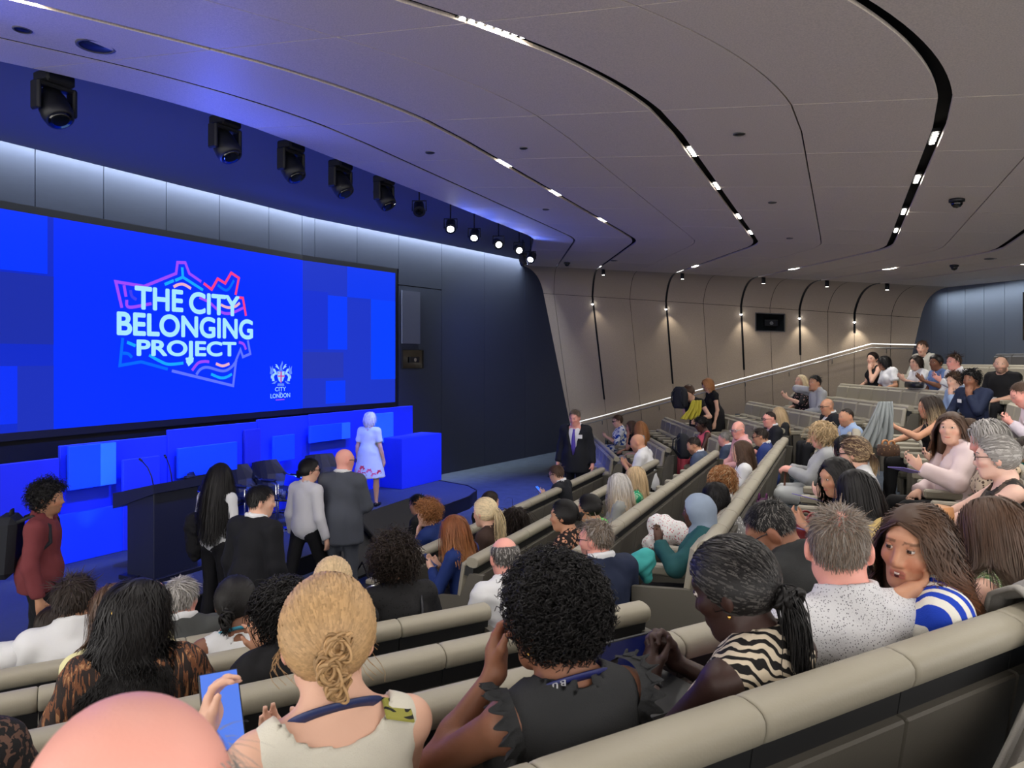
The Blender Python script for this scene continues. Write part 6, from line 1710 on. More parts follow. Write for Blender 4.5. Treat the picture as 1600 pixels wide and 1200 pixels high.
def x_talk(pp):
    earring(pp, 'leaf')
    # open smiling mouth: teeth behind parted lips
    M = Matrix(pp.Rh.tolist()).to_4x4(); M.translation = Vector(hp_(pp, 0, 0.0, 0))
    ys = lambda x: 0.0972 - 26 * x * x; zt_ = lambda x: -0.0590 + 14 * x * x; zb_ = lambda x: -0.0745 + 46 * x * x; xs = [-0.021 + 0.003 * k for k in range(15)]; xs = [x for x in xs if abs(x) < 0.0215]
    MB().loft([[hp_(pp, x, ys(x), zt_(x)), hp_(pp, x, ys(x), min(zt_(x) - 0.0003, zb_(x))), hp_(pp, x, ys(x) - 0.006, min(zt_(x) - 0.0003, zb_(x))), hp_(pp, x, ys(x) - 0.006, zt_(x))] for x in xs]).build('mouth', mat('mouth_dark', srgb(84, 28, 28), 0.5), pp.root)
    MB().loft([[hp_(pp, x, ys(x) + 0.0006, zt_(x) - 0.0008), hp_(pp, x, ys(x) + 0.0006, max(zt_(x) - 0.0068, zb_(x) + 0.001)), hp_(pp, x, ys(x) - 0.004, max(zt_(x) - 0.0068, zb_(x) + 0.001)), hp_(pp, x, ys(x) - 0.004, zt_(x) - 0.0008)] for x in xs[2:-2]]).build('teeth', mat('teeth', srgb(228, 220, 208), 0.3), pp.root)
    S, E, T, fd, pn = pp.ST[-1][:5]; p = T + fd * 0.10
    MB().tube([p + np.cross(fd, [0, 0, 1]) * 0.01 * math.cos(t) + np.array([0, 0, 0.0108]) * math.sin(t) for t in [k * math.pi / 5 for k in range(11)]], 0.0016, 5, cap=False).build('ring', mat('gold', srgb(212, 170, 90), 0.25, 1.0), pp.root)
STR = C_('bluestripe', (232, 230, 222), 'stripe', (30, 66, 190), 8.5)
person('smiling woman turned round, blue and white striped blouse, chin on her hand', 1428, 786, ('L', 5), 2.2, fem=True, w=1.03, skin='tan', face=6, twist=34, head=(56, 2, -5), lean=3, arms=(dict(p=('h', -0.040, 0.155, -0.108), fdh=(-0.22, -0.95, 0.22), pnh=(0.75, -0.1, 0.65), curl=[14, 16, 18, 22], pole=(-0.2, 0.5, -1)), dict(p=(0.10, 0.28, 0.14))),
    hair=dict(style='long', col='brown', L=0.48, part=0.02, wave=0.022, tip='auburn', vol=0.013), top=T_(STR, 'cap', neck='v', kind='tee', wr=0.006, g=0.018), bottom=BT(NAVY), extra=x_talk, vox=0.0048, lip=srgb(168, 84, 82)[:3], hunch=1.8)
def x_green(pp):
    for sg in (-1, 1): MB().tube([pp.nb + pp.Rt @ np.array([sg * 0.10, y, z]) for (y, z) in ((-0.095, -0.16), (-0.075, -0.05), (-0.03, 0.012), (0.04, 0.0))], 0.006, 6).build('strap', BLACK, pp.root)
person('woman with long straight brown hair and green checked sleeveless top', 1548, 774, ('L', 5), 2.5, fem=True, w=1.0, skin='fair', head=(0, 4, 0), lean=7, arms=('thigh', 'lap'),
    hair=dict(style='long', col='brown', L=0.36, wave=0.003, tip='greybrown', vol=0.013), top=T_(C_('greencheck', (190, 205, 150), 'check', (96, 130, 80), 28, rgb3=(232, 238, 210)), 'none', neck='scoop', g=0.016), bottom=BT(DKT), extra=x_green)

# head just in front of the lens
person('bald pink head with wispy hair at the bottom left corner, very close', 196, 1070, None, 0.56, fwd=NL, floor=1.2, skin='pink', head=(12, 6, 0), lean=6, w=1.08, arms=('thigh', 'thigh'), vox=0.006,
    hair=dict(style='short', col='grey', line='fringe', L=0.035, vol=0.004, messy=0.5, lift=0.6, cap=False, n=4000, r=0.0006), top=SH(C_('ltshirt', (160, 165, 175))), bottom=BT(DKT), extra=glasses)
# row behind: arm with lace sleeve at the left edge
person('person with black lace sleeve and bare arm at the left edge', -150, 960, ('L', 4), None, fem=True, w=1.1, skin='tan', lean=6, head=(20, 0, 0), arms=('lap', dict(p=(0.16, 0.30, 0.12))), hair=dict(style='long', col='dark', L=0.3), top=T_(C_('lace', (28, 27, 29), 'patch', (96, 72, 62), 60), 'short'))

# ---- next rows of the near block
def x_clip(pp):
    pts = [hp_(pp, 0.024 + 0.012 * math.sin(t), -0.128 - 0.004 * math.cos(t), 0.055 + 0.026 * math.sin(t * 0.5) * (1 if t < 0 else 1)) for t in [k * 0.5 - 3 for k in range(13)]]
    b = MB()
    for zc_ in (0.060, 0.030): b.tube([hp_(pp, 0.024 + 0.010 * math.cos(t), -0.128 + (0.012 if zc_ > 0.05 else 0), zc_ + 0.016 * math.sin(t)) for t in [k * math.pi / 6 for k in range(13)]], 0.0026, 6, cap=False)
    b.build('hair_clip', mat('gold', srgb(212, 170, 90), 0.25, 1.0), pp.root)
    earring(pp, 'leaf')
TIG = C_('tigerprint', (46, 38, 36), 'tiger', (118, 76, 52), 26, rgb3=(172, 128, 90))
person('woman with long black hair, gold clip and brown streaked print shirt', 218, 903, ('L', 3), 2.66, fem=True, w=1.2, skin='brown', head=(-52, 6, 0), lean=8, twist=-8, arms=('thigh', dict(p=(0.22, 0.28, 0.12))), hair=dict(style='long', col='black', L=0.36, wave=0.016, vol=0.016), top=SH(TIG, wr=0.009), bottom=BT(BLACK), extra=x_clip)
person('woman with gathered black curly hair in black blouse, gesturing with both hands', 440, 888, ('L', 3), 2.8, fem=True, w=1.12, skin='tan', head=(42, 4, 0), lean=8, twist=16, arms=(dict(p=(-0.20, 0.34, 0.14), fd=(-0.5, 0.7, 0.2), pn=(0, -0.2, 1), curl=15), dict(p=(-0.06, 0.36, 0.36), fd=(-0.1, 0.3, 0.95), pn=(-0.3, 0.9, 0), curl=22, spread=0.6)),
    hair=dict(style='curly', col='black', L=0.11, vol=0.022, curl=0.012, n=2200, r=0.0026), top=T_(BLACK, '34', neck='crew', g=0.03, wr=0.012), bottom=BT(BLACK))
person('man with tousled dark hair and white shirt, back turned, at the far left', 118, 896, ('L', 1), None, w=1.06, skin='tan', head=(-30, 4, 0), lean=10, arms=('thigh', 'thigh'), hair=dict(style='short', col='dark', L=0.06, vol=0.016, messy=0.35, lift=0.2), top=SH(WHITE, wr=0.008), bottom=BT(DKT))
person('brown haired woman with pale yellow top leaning left', 178, 911, ('L', 2), 3.3, fem=True, skin='fair', head=(32, 6, 8), lean=8, side=-8, arms=('lap', 'lap'), hair=dict(style='long', col='brown', L=0.30, vol=0.013), top=T_(C_('paleyellow', (220, 214, 164)), 'short'), bottom=BT(DKT))
person('man in white shirt cut off by the left edge of the photo', -50, 935, ('L', 1), None, w=1.05, skin='tan', head=(0, 4, 0), arms=('thigh', 'thigh'), hair=dict(style='short', col='dark'), top=SH(C_('white', (222, 223, 226))))
person('dark haired person low in front of the man in white shirt, far left', 84, 948, ('L', 0), None, fem=True, skin='fair', head=(-40, 14, 0), lean=16, hair=dict(style='bob', col='dark', L=0.14), top=T_(CHAR, 'long'))
person('man with wavy grey hair and dark grey jacket below the lectern', 284, 901, ('L', 1), None, w=1.08, skin='pink', head=(-34, 6, 0), lean=10, arms=('thigh', 'thigh'), hair=dict(style='short', col='grey', L=0.05, vol=0.014, messy=0.2, lift=0.1, streak=('silver', 0.4)), top=JK(C_('dkgreyjacket', (74, 76, 76))))
person('man with bald reddish crown beside the wavy grey hair', 240, 906, ('L', 0), None, skin='pink', head=(0, 12, 0), lean=10, hair=dict(style='short', col='brown', line='fringe', L=0.02, vol=0.004, cap=False), top=SH(GSUIT))
def x_teal(pp): lanyard(pp, LAN_TEAL, 0.010)
person('woman with low black bun and white sleeveless top, teal ribbon at neck', 368, 902, ('L', 2), None, fem=True, w=1.05, skin='brown', head=(-18, 12, 0), lean=10, arms=('lap', 'lap'), hair=dict(style='up', col='black', knot=(-0.02, -0.112, -0.045), vol=0.012, tail=0.08), top=T_(WHITE, 'none', neck='scoop'), extra=lambda pp: (x_teal(pp), bun(pp, (-0.02, -0.115, -0.05), 0.034, 'black', 1.5, 0.016, 16)))
person('woman with ash blonde bun, only her head showing', 520, 872, ('L', 2), None, fem=True, skin='fair', head=(-24, 10, 0), lean=12, arms=('lap', 'phone'), hair=dict(style='up', col='ash', knot=(0.02, -0.112, 0.01), vol=0.013), top=T_(CHAR, 'long'), extra=lambda pp: bun(pp, (0.02, -0.118, 0.01), 0.03, 'ash', 1.4, 0.016, 16))
def x_strap(pp):
    pts = [pp.nb + pp.Rt @ np.array([x, y, z]) for (x, y, z) in ((0.13, 0.07, -0.12), (0.12, 0.02, 0.0), (0.11, -0.06, -0.02), (0.09, -0.125, -0.12), (0.06, -0.14, -0.22), (0.0, -0.14, -0.34), (-0.08, -0.12, -0.44))]
    MB().tube(pts, 0.009, 6).build('bag_strap', M_LEATH, pp.root)
    M = Matrix(pp.Rt.tolist()).to_4x4(); M.translation = Vector(pts[4] + pp.Rt @ np.array([0, -0.012, 0]))
    MB().bbox(-0.014, 0.014, -0.004, 0.004, -0.018, 0.018, 0.003, M).build('buckle', M_STEEL, pp.root)
person('woman with short dark tousled curls in black top with bag strap', 616, 830, ('L', 2), 4.1, fem=True, w=1.2, skin='fair', head=(-10, 5, 0), lean=8, arms=('lap', 'thigh'), hair=dict(style='curly', col='dark', L=0.07, vol=0.024, curl=0.012, n=1400), top=T_(C_('blackknit', (34, 34, 36), 'dots', (22, 22, 24), 60), '34', wr=0.006), bottom=BT(BLACK), extra=x_strap)
person('balding man with grey hair round a pink crown, white shirt', 788, 838, ('L', 2), 4.3, w=1.12, skin='pink', head=(-8, 10, 0), lean=10, side=-3, arms=('thigh', 'thigh'), hair=dict(style='short', col='darkgrey', L=0.035, line='fringe', vol=0.008, messy=0.35, streak=('silver', 0.35), n=1500), top=SH(WHITE, wr=0.010), bottom=BT(DKT))
person('man with grey hair, glasses and stubble in navy jacket', 930, 811, ('L', 2), 4.6, w=1.08, skin='pink', head=(28, 5, 0), lean=6, arms=('thigh', 'thigh'), hair=dict(style='short', col='greybrown', L=0.05, line='receding', vol=0.012, messy=0.5, streak=('grey', 0.35), n=1500), top=JK(NAVY, wr=0.005), bottom=BT(NAVY), extra=glasses, stubble=0.4)
person('man with dark cropped hair, glasses and black shirt, head bowed', 1205, 788, ('L', 4), 3.15, w=1.2, skin='brown', head=(40, 34, 0), lean=22, arms=('phone', 'phone'), hair=dict(style='short', col='black', L=0.022, line='men', vol=0.005, streak=('grey', 0.22), n=5000, messy=0.25, lift=0.2), top=SH(C_('blackshirt', (44, 45, 46)), wr=0.005), bottom=BT(BLACK), extra=glasses)

# ---- people standing by the stage
def x_backpack(pp):
    M_BP = C_('backpack', (38, 40, 46)); q = lambda x, y, z: pp.nb + pp.Rt @ np.array([x, y, z]); M = Matrix(pp.Rt.tolist()).to_4x4(); M.translation = Vector(q(0, -0.235, -0.22))
    b = MB().bbox(-0.15, 0.15, -0.09, 0.09, -0.24, 0.24, 0.05, M).build('backpack', M_BP); b.matrix_world = pp.root.matrix_basis.copy()
    MB().bbox(-0.11, 0.11, -0.15, -0.08, -0.20, 0.04, 0.03, M).build('front_pocket', C_('backpack2', (52, 55, 62)), b); MB().tube([M @ Vector((x, -0.155, 0.045)) for x in (-0.1, 0, 0.1)], 0.005, 5).build('zip', M_STEEL, b); MB().tube([M @ Vector(p) for p in ((-0.04, 0.02, 0.24), (-0.03, 0.02, 0.28), (0.03, 0.02, 0.28), (0.04, 0.02, 0.24))], 0.009, 6).build('handle', M_BP, b)
    tag(b, 'black backpack on the back of the man in maroon', 'backpack')
    pk = MB().tube([q(0.1, -0.30, 0.02), q(0.12, -0.31, -0.13)], [0.03, 0.034], 10).build('bottle', C_('bottlegrey', (170, 176, 182)), b)
    for sg in (-1, 1): MB().tube([q(sg * 0.1, -0.15, -0.02), q(sg * 0.11, -0.05, 0.03), q(sg * 0.13, 0.08, -0.04), q(sg * 0.15, 0.10, -0.16), q(sg * 0.19, -0.08, -0.36)], 0.016, 6).build('strap', M_BP, b)
person('man with curly black hair, maroon shirt and backpack walking right', 76, 746, None, 5.85, stand=True, fwd=(0.92, 0.32), skin='olive', head=(-4, 4, 0), lean=4, walk=0.4, arms=('hang', 'hang'), hair=dict(style='curly', col='black', L=0.06, vol=0.024, curl=0.012), top=SH(C_('maroon', (112, 52, 56)), long=0.09, flare=0.125), bottom=BT(C_('blacktr', (24, 24, 28))), shoes=True, stubble=0.35, extra=x_backpack)
def x_tote(pp):
    q = lambda x, y, z: pp.pel + np.array([x, y, z]); f = Field(0.014); f.ell(q(-0.20, -0.06, 0.02), (0.10, 0.09, 0.22), None, 0.03); f.ell(q(-0.2, -0.06, 0.16), (0.12, 0.10, 0.12), None, 0.03)
    V, Q = f.mesh(); V = wrinkle(V, Q, 0.015, 3); b = new_obj('coat', mesh_np('coat', V, Q, True), None, BLACK); b.matrix_world = pp.root.matrix_basis.copy(); tag(b, 'black coat carried on the arm of the woman with long black hair', 'coat')
person('woman with very long black hair and white top beside the lectern', 345, 722, None, 7.1, stand=True, fwd=(0.35, 0.93), fem=True, skin='fair', head=(6, 4, 0), arms=('hang', 'hang'), hair=dict(style='long', col='black', L=0.60, wave=0.006, vol=0.016, n=3000), top=T_(WHITE, 'long', wr=0.006), bottom=BT(C_('blacktr', (24, 24, 28)), flare=0.08), shoes=True, extra=x_tote)
person('young man in black suit with neat black hair looking right', 408, 757, None, 5.75, stand=True, fwd=(0.45, 0.9), skin='fair', head=(-40, 6, 0), lean=6, arms=('hang', 'hang'), hair=dict(style='short', col='black', L=0.045, vol=0.012, messy=0.15), top=JK(C_('blacksuit', (22, 23, 28)), long=0.10), bottom=BT(C_('blacktr', (24, 24, 28))), shoes=True)
person('woman in white cropped jacket and black trousers with dark hair tied back', 484, 716, None, 7.7, stand=True, fwd=(0.5, 0.85), fem=True, w=0.95, skin='fair', head=(-34, 6, 0), lean=3, walk=0.9, arms=('hang', 'hang'), hair=dict(style='up', col='black', knot=(0, -0.115, -0.03), vol=0.010, tail=0.05), top=T_(C_('whitejacket', (206, 206, 212)), 'long', g=0.02, wr=0.005, neck='crew'), bottom=BT(C_('blacktr', (24, 24, 28)), flare=0.07), shoes=True, extra=glasses)
person('bald man in grey suit with glasses, back turned, by the stage', 539, 700, None, 7.8, stand=True, fwd=(0.2, 0.97), w=1.12, skin='pink', head=(-38, 8, 0), lean=3, arms=('front', 'front'), hair=None, top=JK(GSUIT, long=0.22, flare=0.145, wr=0.006), bottom=BT(GSUIT, flare=0.075), shoes=True, extra=glasses)
def x_dress(pp):
    # big flowers low on the skirt: petals lying on the cloth, back side
    mp = mat('petal_red', srgb(226, 60, 96), 0.7); mg = mat('petal_pink', srgb(240, 120, 160), 0.7)
    for i, (an, z) in enumerate(((-1.9, -0.30), (-1.55, -0.33), (-1.2, -0.27), (-2.2, -0.35), (-0.9, -0.34), (-1.7, -0.22), (-2.5, -0.28), (-0.5, -0.3))):
        R_ = (0.168 + 0.10 * (-z)) * 1.08; c = pp.pel + np.array([R_ * math.cos(an) * 1.18, R_ * math.sin(an), z]); o = np.array([math.cos(an), math.sin(an), 0.1]); tx = np.array([-math.sin(an), math.cos(an), 0]); b = MB()
        for k in range(6):
            t = k * math.pi / 3; d = tx * math.cos(t) + np.array([0, 0, 1]) * math.sin(t); e = np.cross(o, d); r_ = 0.06
            b.add([c + o * 0.014, c + d * r_ * 0.6 + e * r_ * 0.35 + o * 0.022, c + d * r_ + o * 0.018, c + d * r_ * 0.6 - e * r_ * 0.35 + o * 0.022], [[0, 1, 2, 3]])
        b.build('printed_flower', mp if i % 2 else mg, pp.root)
person('grey haired woman in white dress with red flowers standing on stage', 579, 643, None, 12.2, stand=True, fwd=(0.25, 0.95), floor=ZST, fem=True, w=1.1, skin='fair', head=(-12, 2, 0), lean=2, walk=0.3, arms=('hang', 'hang'), hair=dict(style='bob', col='white', L=0.13, vol=0.018), top=dict(c=C_('whitedress', (210, 222, 228)), sl='short', kind='dress', neck='scoop', long=0.40, flare=0.215, g=0.014, wr=0.006), bottom=dict(c=OFFW, none=True, bare=True), shoes=True, extra=x_dress)
def x_tie(pp):
    q = lambda x, y, z: pp.nb + pp.Rt @ np.array([x, y, z]); b = MB()
    b.loft([[q(-w_, y, z), q(w_, y, z), q(w_, y - 0.006, z), q(-w_, y - 0.006, z)] for (w_, y, z) in ((0.020, 0.100, -0.03), (0.016, 0.120, -0.06), (0.028, 0.146, -0.18), (0.038, 0.150, -0.32), (0.042, 0.148, -0.46), (0.004, 0.148, -0.50))]); b.build('tie', C_('purple', (88, 72, 168)), pp.root)
    badge(pp, -0.10, 0.335, 0.045)
person('man in dark suit and purple tie standing, facing the audience', 898, 640, None, 12.5, stand=True, fwd=(-0.35, -0.93), w=1.12, skin='pink', head=(-6, 16, 0), lean=1, arms=('hang', 'hang'), hair=dict(style='short', col='greybrown', L=0.045, vol=0.010), top=JK(C_('darksuit', (30, 32, 38)), long=0.24, flare=0.15, wr=0.005, open=(0.50, 0.19)), bottom=BT(C_('blacktr', (24, 24, 28)), flare=0.07), shoes=True, extra=x_tie)

# ---- centre block, front row
person('woman with curly blonde updo and blue top, hand at her mouth', 668, 777, ('C', 0), None, fem=True, skin='fair', head=(10, 4, 0), lean=6, arms=('chin', 'lap'), hair=dict(style='curly', col='ginger', L=0.05, vol=0.022, curl=0.010), top=T_(BLUE, 'short'))
person('dark haired man crouching in the shadow of the floor monitor', 652, 772, None, 8.3, fwd=(-0.9, 0.3), floor=0.0, skin='olive', head=(0, 8, 0), hair=dict(style='short', col='black', L=0.05, vol=0.012), top=T_(BLACK, 'long'))
person('man in dark suit and glasses reading his blue lit phone', 869, 727, ('C', 0), 10.0, w=1.05, skin='fair', head=(0, 18, 0), lean=10, arms=('phone', 'phone'), hair=dict(style='short', col='brown', L=0.05, vol=0.012), top=JK(C_('darksuit', (30, 32, 38))), extra=lambda pp: (glasses(pp), phone_at(pp, -1, 'blue lit phone in the hands of the man in dark suit', (40, 110, 255), 1.2, (0.1, -0.7, 0.7), 1.5)))
person('dark haired woman turned to face her curly haired neighbour', 767, 768, ('C', 0), 8.3, fem=True, skin='fair', face=-100, head=(-25, 6, 0), hair=dict(style='up', col='dark', knot=(0, -0.1, 0.06), vol=0.012), top=T_(BLACK, 'long'))
# ---- centre block, second row
person('woman with long wavy auburn hair and blue jacket, holding a phone', 709, 804, ('C', 1), None, fem=True, skin='fair', head=(-8, 14, 0), lean=10, arms=('phone', 'phone'), hair=dict(style='long', col='auburn', L=0.40, wave=0.016, vol=0.018, tip='ginger'), top=T_(BLUE, 'long', wr=0.006), extra=lambda pp: phone_at(pp, -1, 'dark phone held by the woman with auburn hair', (30, 60, 120), 0.4, (0.1, -0.6, 0.75)))
person('woman with blonde ponytail in white band and brown top', 757, 778, ('C', 1), None, fem=True, w=1.05, skin='fair', head=(-10, 6, 0), lean=6, arms=('lap', 'cross'), hair=dict(style='up', col='lightblond', knot=(0.0, -0.115, 0.02), vol=0.012, tail=0.34), top=T_(C_('brown', (70, 54, 48)), 'long', wr=0.005), extra=lambda pp: MB().tube([hp_(pp, 0.022 * math.cos(t), -0.118 + 0.004 * math.sin(t), 0.02 + 0.022 * math.sin(t)) for t in [k * math.pi / 6 for k in range(13)]], 0.010, 6, cap=False).build('hair_band', WHITE, pp.root))
person('woman with a mass of dark brown tight curls', 803, 779, ('C', 1), 6.9, fem=True, skin='fair', head=(10, 2, 0), hair=dict(style='curly', col='dark', L=0.26, vol=0.026, curl=0.016, n=1000), top=T_(BLACK, 'long'))
person('bald man in white shirt looking at his phone', 996, 678, ('C', 1), 11.0, w=1.05, skin='tan', head=(6, 18, 0), lean=12, arms=('phone', 'phone'), hair=None, top=SH(WHITE, 'half'), bottom=BT(BLACK), extra=lambda pp: phone_at(pp, -1, 'small phone held by the bald man in white shirt', (40, 50, 60), 0.3, (0.1, -0.6, 0.75)), stubble=0.3)
# ---- centre block, third row
person('woman with black hair in a bun and leopard print top', 880, 781, ('C', 2), None, fem=True, w=1.05, skin='olive', head=(6, 4, 0), arms=('lap', 'lap'), hair=dict(style='up', col='black', knot=(0.01, -0.112, 0.0), vol=0.012), top=T_(C_('leopard', (34, 26, 26), 'leopard', (206, 150, 120), 34, rgb3=(70, 44, 40)), 'cap'), extra=lambda pp: bun(pp, (0.01, -0.118, 0.0), 0.032, 'black', 1.4, 0.016, 14))
def x_claw(pp):
    b = MB()
    for k in range(7): b.tube([hp_(pp, 0.005, -0.112, 0.06 - 0.018 * k), hp_(pp, 0.018, -0.135, 0.055 - 0.018 * k), hp_(pp, 0.03, -0.118, 0.05 - 0.018 * k)], 0.0035, 5)
    b.build('claw_clip', mat('clip_brown', srgb(120, 92, 70), 0.3), pp.root)
person('woman with dark hair held by a claw clip and bright green top', 920, 773, ('C', 2), None, fem=True, skin='olive', head=(0, 10, 0), lean=10, arms=('lap', 'lap'), hair=dict(style='up', col='black', knot=(0.01, -0.118, 0.03), vol=0.014), top=T_(C_('neon', (96, 220, 96)), 'short'), extra=x_claw)
person('woman with long wavy silver blonde hair and grey T-shirt', 966, 738, ('C', 2), None, fem=True, w=1.08, skin='fair', head=(-28, 4, 0), arms=('lap', 'lap'), hair=dict(style='long', col='silver', L=0.40, wave=0.016, vol=0.018, tip='ash'), top=T_(C_('greytee', (150, 152, 150)), 'short'))
person('woman with straight blonde bob and green patterned top', 992, 728, ('C', 2), None, fem=True, skin='fair', head=(-24, 4, 0), hair=dict(style='long', col='ash', L=0.27, wave=0.003, vol=0.015), top=T_(C_('greenpat', (40, 150, 108), 'patch', (150, 200, 160), 20), 'short'))
person('bearded man in blue-grey jacket and jeans, hands together', 1084, 683, ('C', 2), 10.2, w=1.12, skin='tan', head=(12, 22, 0), lean=10, arms=('lap', 'lap'), hair=dict(style='short', col='dark', L=0.03, vol=0.007), top=JK(C_('bluegrey', (74, 86, 108))), bottom=BT(JEAN), stubble=0.6)
person('older man with thin grey hair, back of head to the camera', 1131, 675, ('C', 2), 11.6, w=1.05, skin='pink', head=(0, 8, 0), hair=dict(style='short', col='grey', L=0.025, vol=0.006), top=JK(C_('bluegrey', (74, 86, 108))))
# ---- centre block, fourth row
def x_hijab(pp):
    f = Field(0.009); f.ell(hp_(pp, 0, -0.014, 0.026), HEADR + np.array([0.030, 0.02, 0.02]), pp.Rh, 0.03); f.ell(hp_(pp, 0, -0.06, -0.02), (0.078, 0.078, 0.095), pp.Rh, 0.03)
    f.cone(hp_(pp, 0, -0.03, -0.06), pp.nb + pp.Rt @ np.array([0, -0.02, -0.02]), 0.082, 0.095, 0.04); f.cone(hp_(pp, 0, 0.02, -0.12), pp.nb + pp.Rt @ np.array([0, 0.06, -0.07]), 0.05, 0.07, 0.04)
    e = hp_(pp, 0, 0.115, -0.012); f.sub(lambda X, Y_, Z: np.sqrt((X - e[0]) ** 2 + (Y_ - e[1]) ** 2 + (Z - e[2]) ** 2) - 0.086, e, 0.12)
    V, Q = f.mesh(); V = wrinkle(V, Q, 0.004, 5, 26); new_obj('headscarf', mesh_np('scarf', V, Q, True), pp.root, C_('scarf', (138, 152, 172)))
TEAL = C_('tealshirt', (38, 84, 88))
person('woman in grey-blue headscarf and dark teal shirt, one hand raised', 1090, 768, ('C', 3), 4.95, fem=True, w=1.28, skin='dark', head=(0, 2, 0), lean=6, arms=(dict(p=(-0.16, 0.34, 0.38), fd=(0.1, 0.1, 1), pn=(0.7, 0.6, 0), curl=40), 'lap'), hair=dict(style='up', col='black', knot=(0, -0.1, 0.0), vol=0.004, hat=0.018, cap=False, n=40), top=SH(TEAL, wr=0.010), bottom=BT(BLACK), extra=x_hijab)
person('black haired person leaning forward behind the headscarf', 1118, 756, ('C', 3), 5.7, fem=True, skin='tan', head=(0, 26, 0), lean=20, hair=dict(style='bob', col='black', L=0.12, vol=0.014), top=T_(C_('greyprint', (150, 150, 150), 'dots', (240, 240, 240), 40), 'short'), bottom=BT(C_('burgundy', (110, 48, 56))))
person('woman with big ginger blonde curls and white sleeveless top', 1128, 722, ('C', 3), 6.5, fem=True, w=1.05, skin='pink', head=(-10, 6, 0), arms=('chin', 'lap'), hair=dict(style='curly', col='ginger', L=0.11, vol=0.026, curl=0.016, n=1000, streak=('lightblond', 0.2)), top=T_(WHITE, 'none', neck='scoop'), bottom=BT(JEAN))
person('woman in profile with long brown hair and white collared blouse', 1158, 687, ('C', 3), 7.8, fem=True, skin='fair', head=(8, 0, 0), arms=('lap', 'lap'), hair=dict(style='long', col='brown', L=0.34, wave=0.012, vol=0.012), top=SH(WHITE, 'short'))
person('dark haired man with glasses in royal blue jacket', 1188, 668, ('C', 3), 9.6, skin='tan', head=(5, 14, 0), lean=8, hair=dict(style='short', col='dark', L=0.05, vol=0.010), top=JK(C_('blueblazer', (46, 62, 120))), extra=glasses)
# ---- centre block, fifth row
CARD = mat('leaflet', srgb(128, 116, 196), 0.5)
def leaflet(pp, sg, label):
    S, E, T = pp.ST[sg][:3]; c = wpos(pp, T + np.array([0, 0.10, -0.02])); o = MB().bbox(-0.075, 0.075, -0.105, 0.105, 0, 0.006, 0.002).build('leaflet', CARD); o.location = c; o.rotation_euler = (0.25, 0.1, pp.root.rotation_euler.z + 0.4)
    MB().box(-0.06, 0.06, -0.09, 0.0, 0.0061, 0.0066).build('white_panel', mat('card_white', srgb(228, 228, 230), 0.5), o); tag(o, label, 'leaflet')
person('woman with curly blonde hair in light grey blazer, leaning on a stick', 1284, 650, ('C', 4), 7.2, fem=True, w=1.18, skin='pink', head=(16, 2, 0), lean=4, arms=(dict(p=(-0.03, 0.36, 0.24), curl=70, fd=(0.2, 0.8, 0.1), pn=(0, 0, -1)), dict(p=(0.03, 0.36, 0.25), curl=70, fd=(-0.2, 0.8, 0.1), pn=(0, 0, -1))), hair=dict(style='curly', col='ash', L=0.15, vol=0.020, curl=0.014, n=1000), top=JK(GREYB, wr=0.008, shirt=TEAL), bottom=BT(C_('lightskirt', (196, 200, 202)), skirt=1),
    extra=lambda pp: tag(MB().tube([wpos(pp, pp.ST[1][2] + np.array([0, 0.05, -0.02])), wpos(pp, pp.ST[1][2] + np.array([0, 0.10, -0.74]))], 0.011, 8).build('walking_stick', mat('stick_wood', srgb(120, 78, 60), 0.4)), 'brown walking stick held by the woman in light grey blazer', 'walking stick'))
person('dark haired woman half hidden behind the bald man and blazer', 1320, 679, ('C', 4), 6.6, fem=True, skin='olive', head=(-10, 10, 0), hair=dict(style='long', col='black', L=0.25, vol=0.014), top=T_(BLACK, 'long'))
person('woman with glasses and highlighted brown hair in a curled ponytail', 1334, 682, ('C', 4), 5.6, fem=True, skin='fair', head=(-14, 8, 0), lean=6, arms=('phone', 'lap'), hair=dict(style='up', col='brown', knot=(0, -0.114, -0.01), vol=0.013, tail=0.16, tip='ash', streak=('ash', 0.25)), top=SH(WHITE, '34'), extra=lambda pp: (glasses(pp), leaflet(pp, -1, 'purple leaflet on the lap of the woman with highlighted hair')))
person('woman with long black centre-parted hair and white trousers, face lowered', 1306, 714, ('C', 4), 4.75, fem=True, skin='tan', head=(38, 14, 0), arms=('phone', 'phone'), lean=8, hair=dict(style='long', col='black', L=0.42, wave=0.003, vol=0.014), top=T_(BLACK, 'short'), bottom=BT(C_('whitetr', (214, 214, 216)), flare=0.09), extra=lambda pp: leaflet(pp, -1, 'purple leaflet on the knee in white trousers'))
person('woman with long straight black hair, back turned, spread hand', 1336, 732, ('C', 4), 4.25, fem=True, skin='fair', head=(-30, 8, 0), lean=8, arms=('lap', dict(p=(0.02, 0.30, 0.20), spread=0.8, curl=12)), hair=dict(style='long', col='black', L=0.46, wave=0.002, vol=0.016), top=T_(BLACK, 'long'))
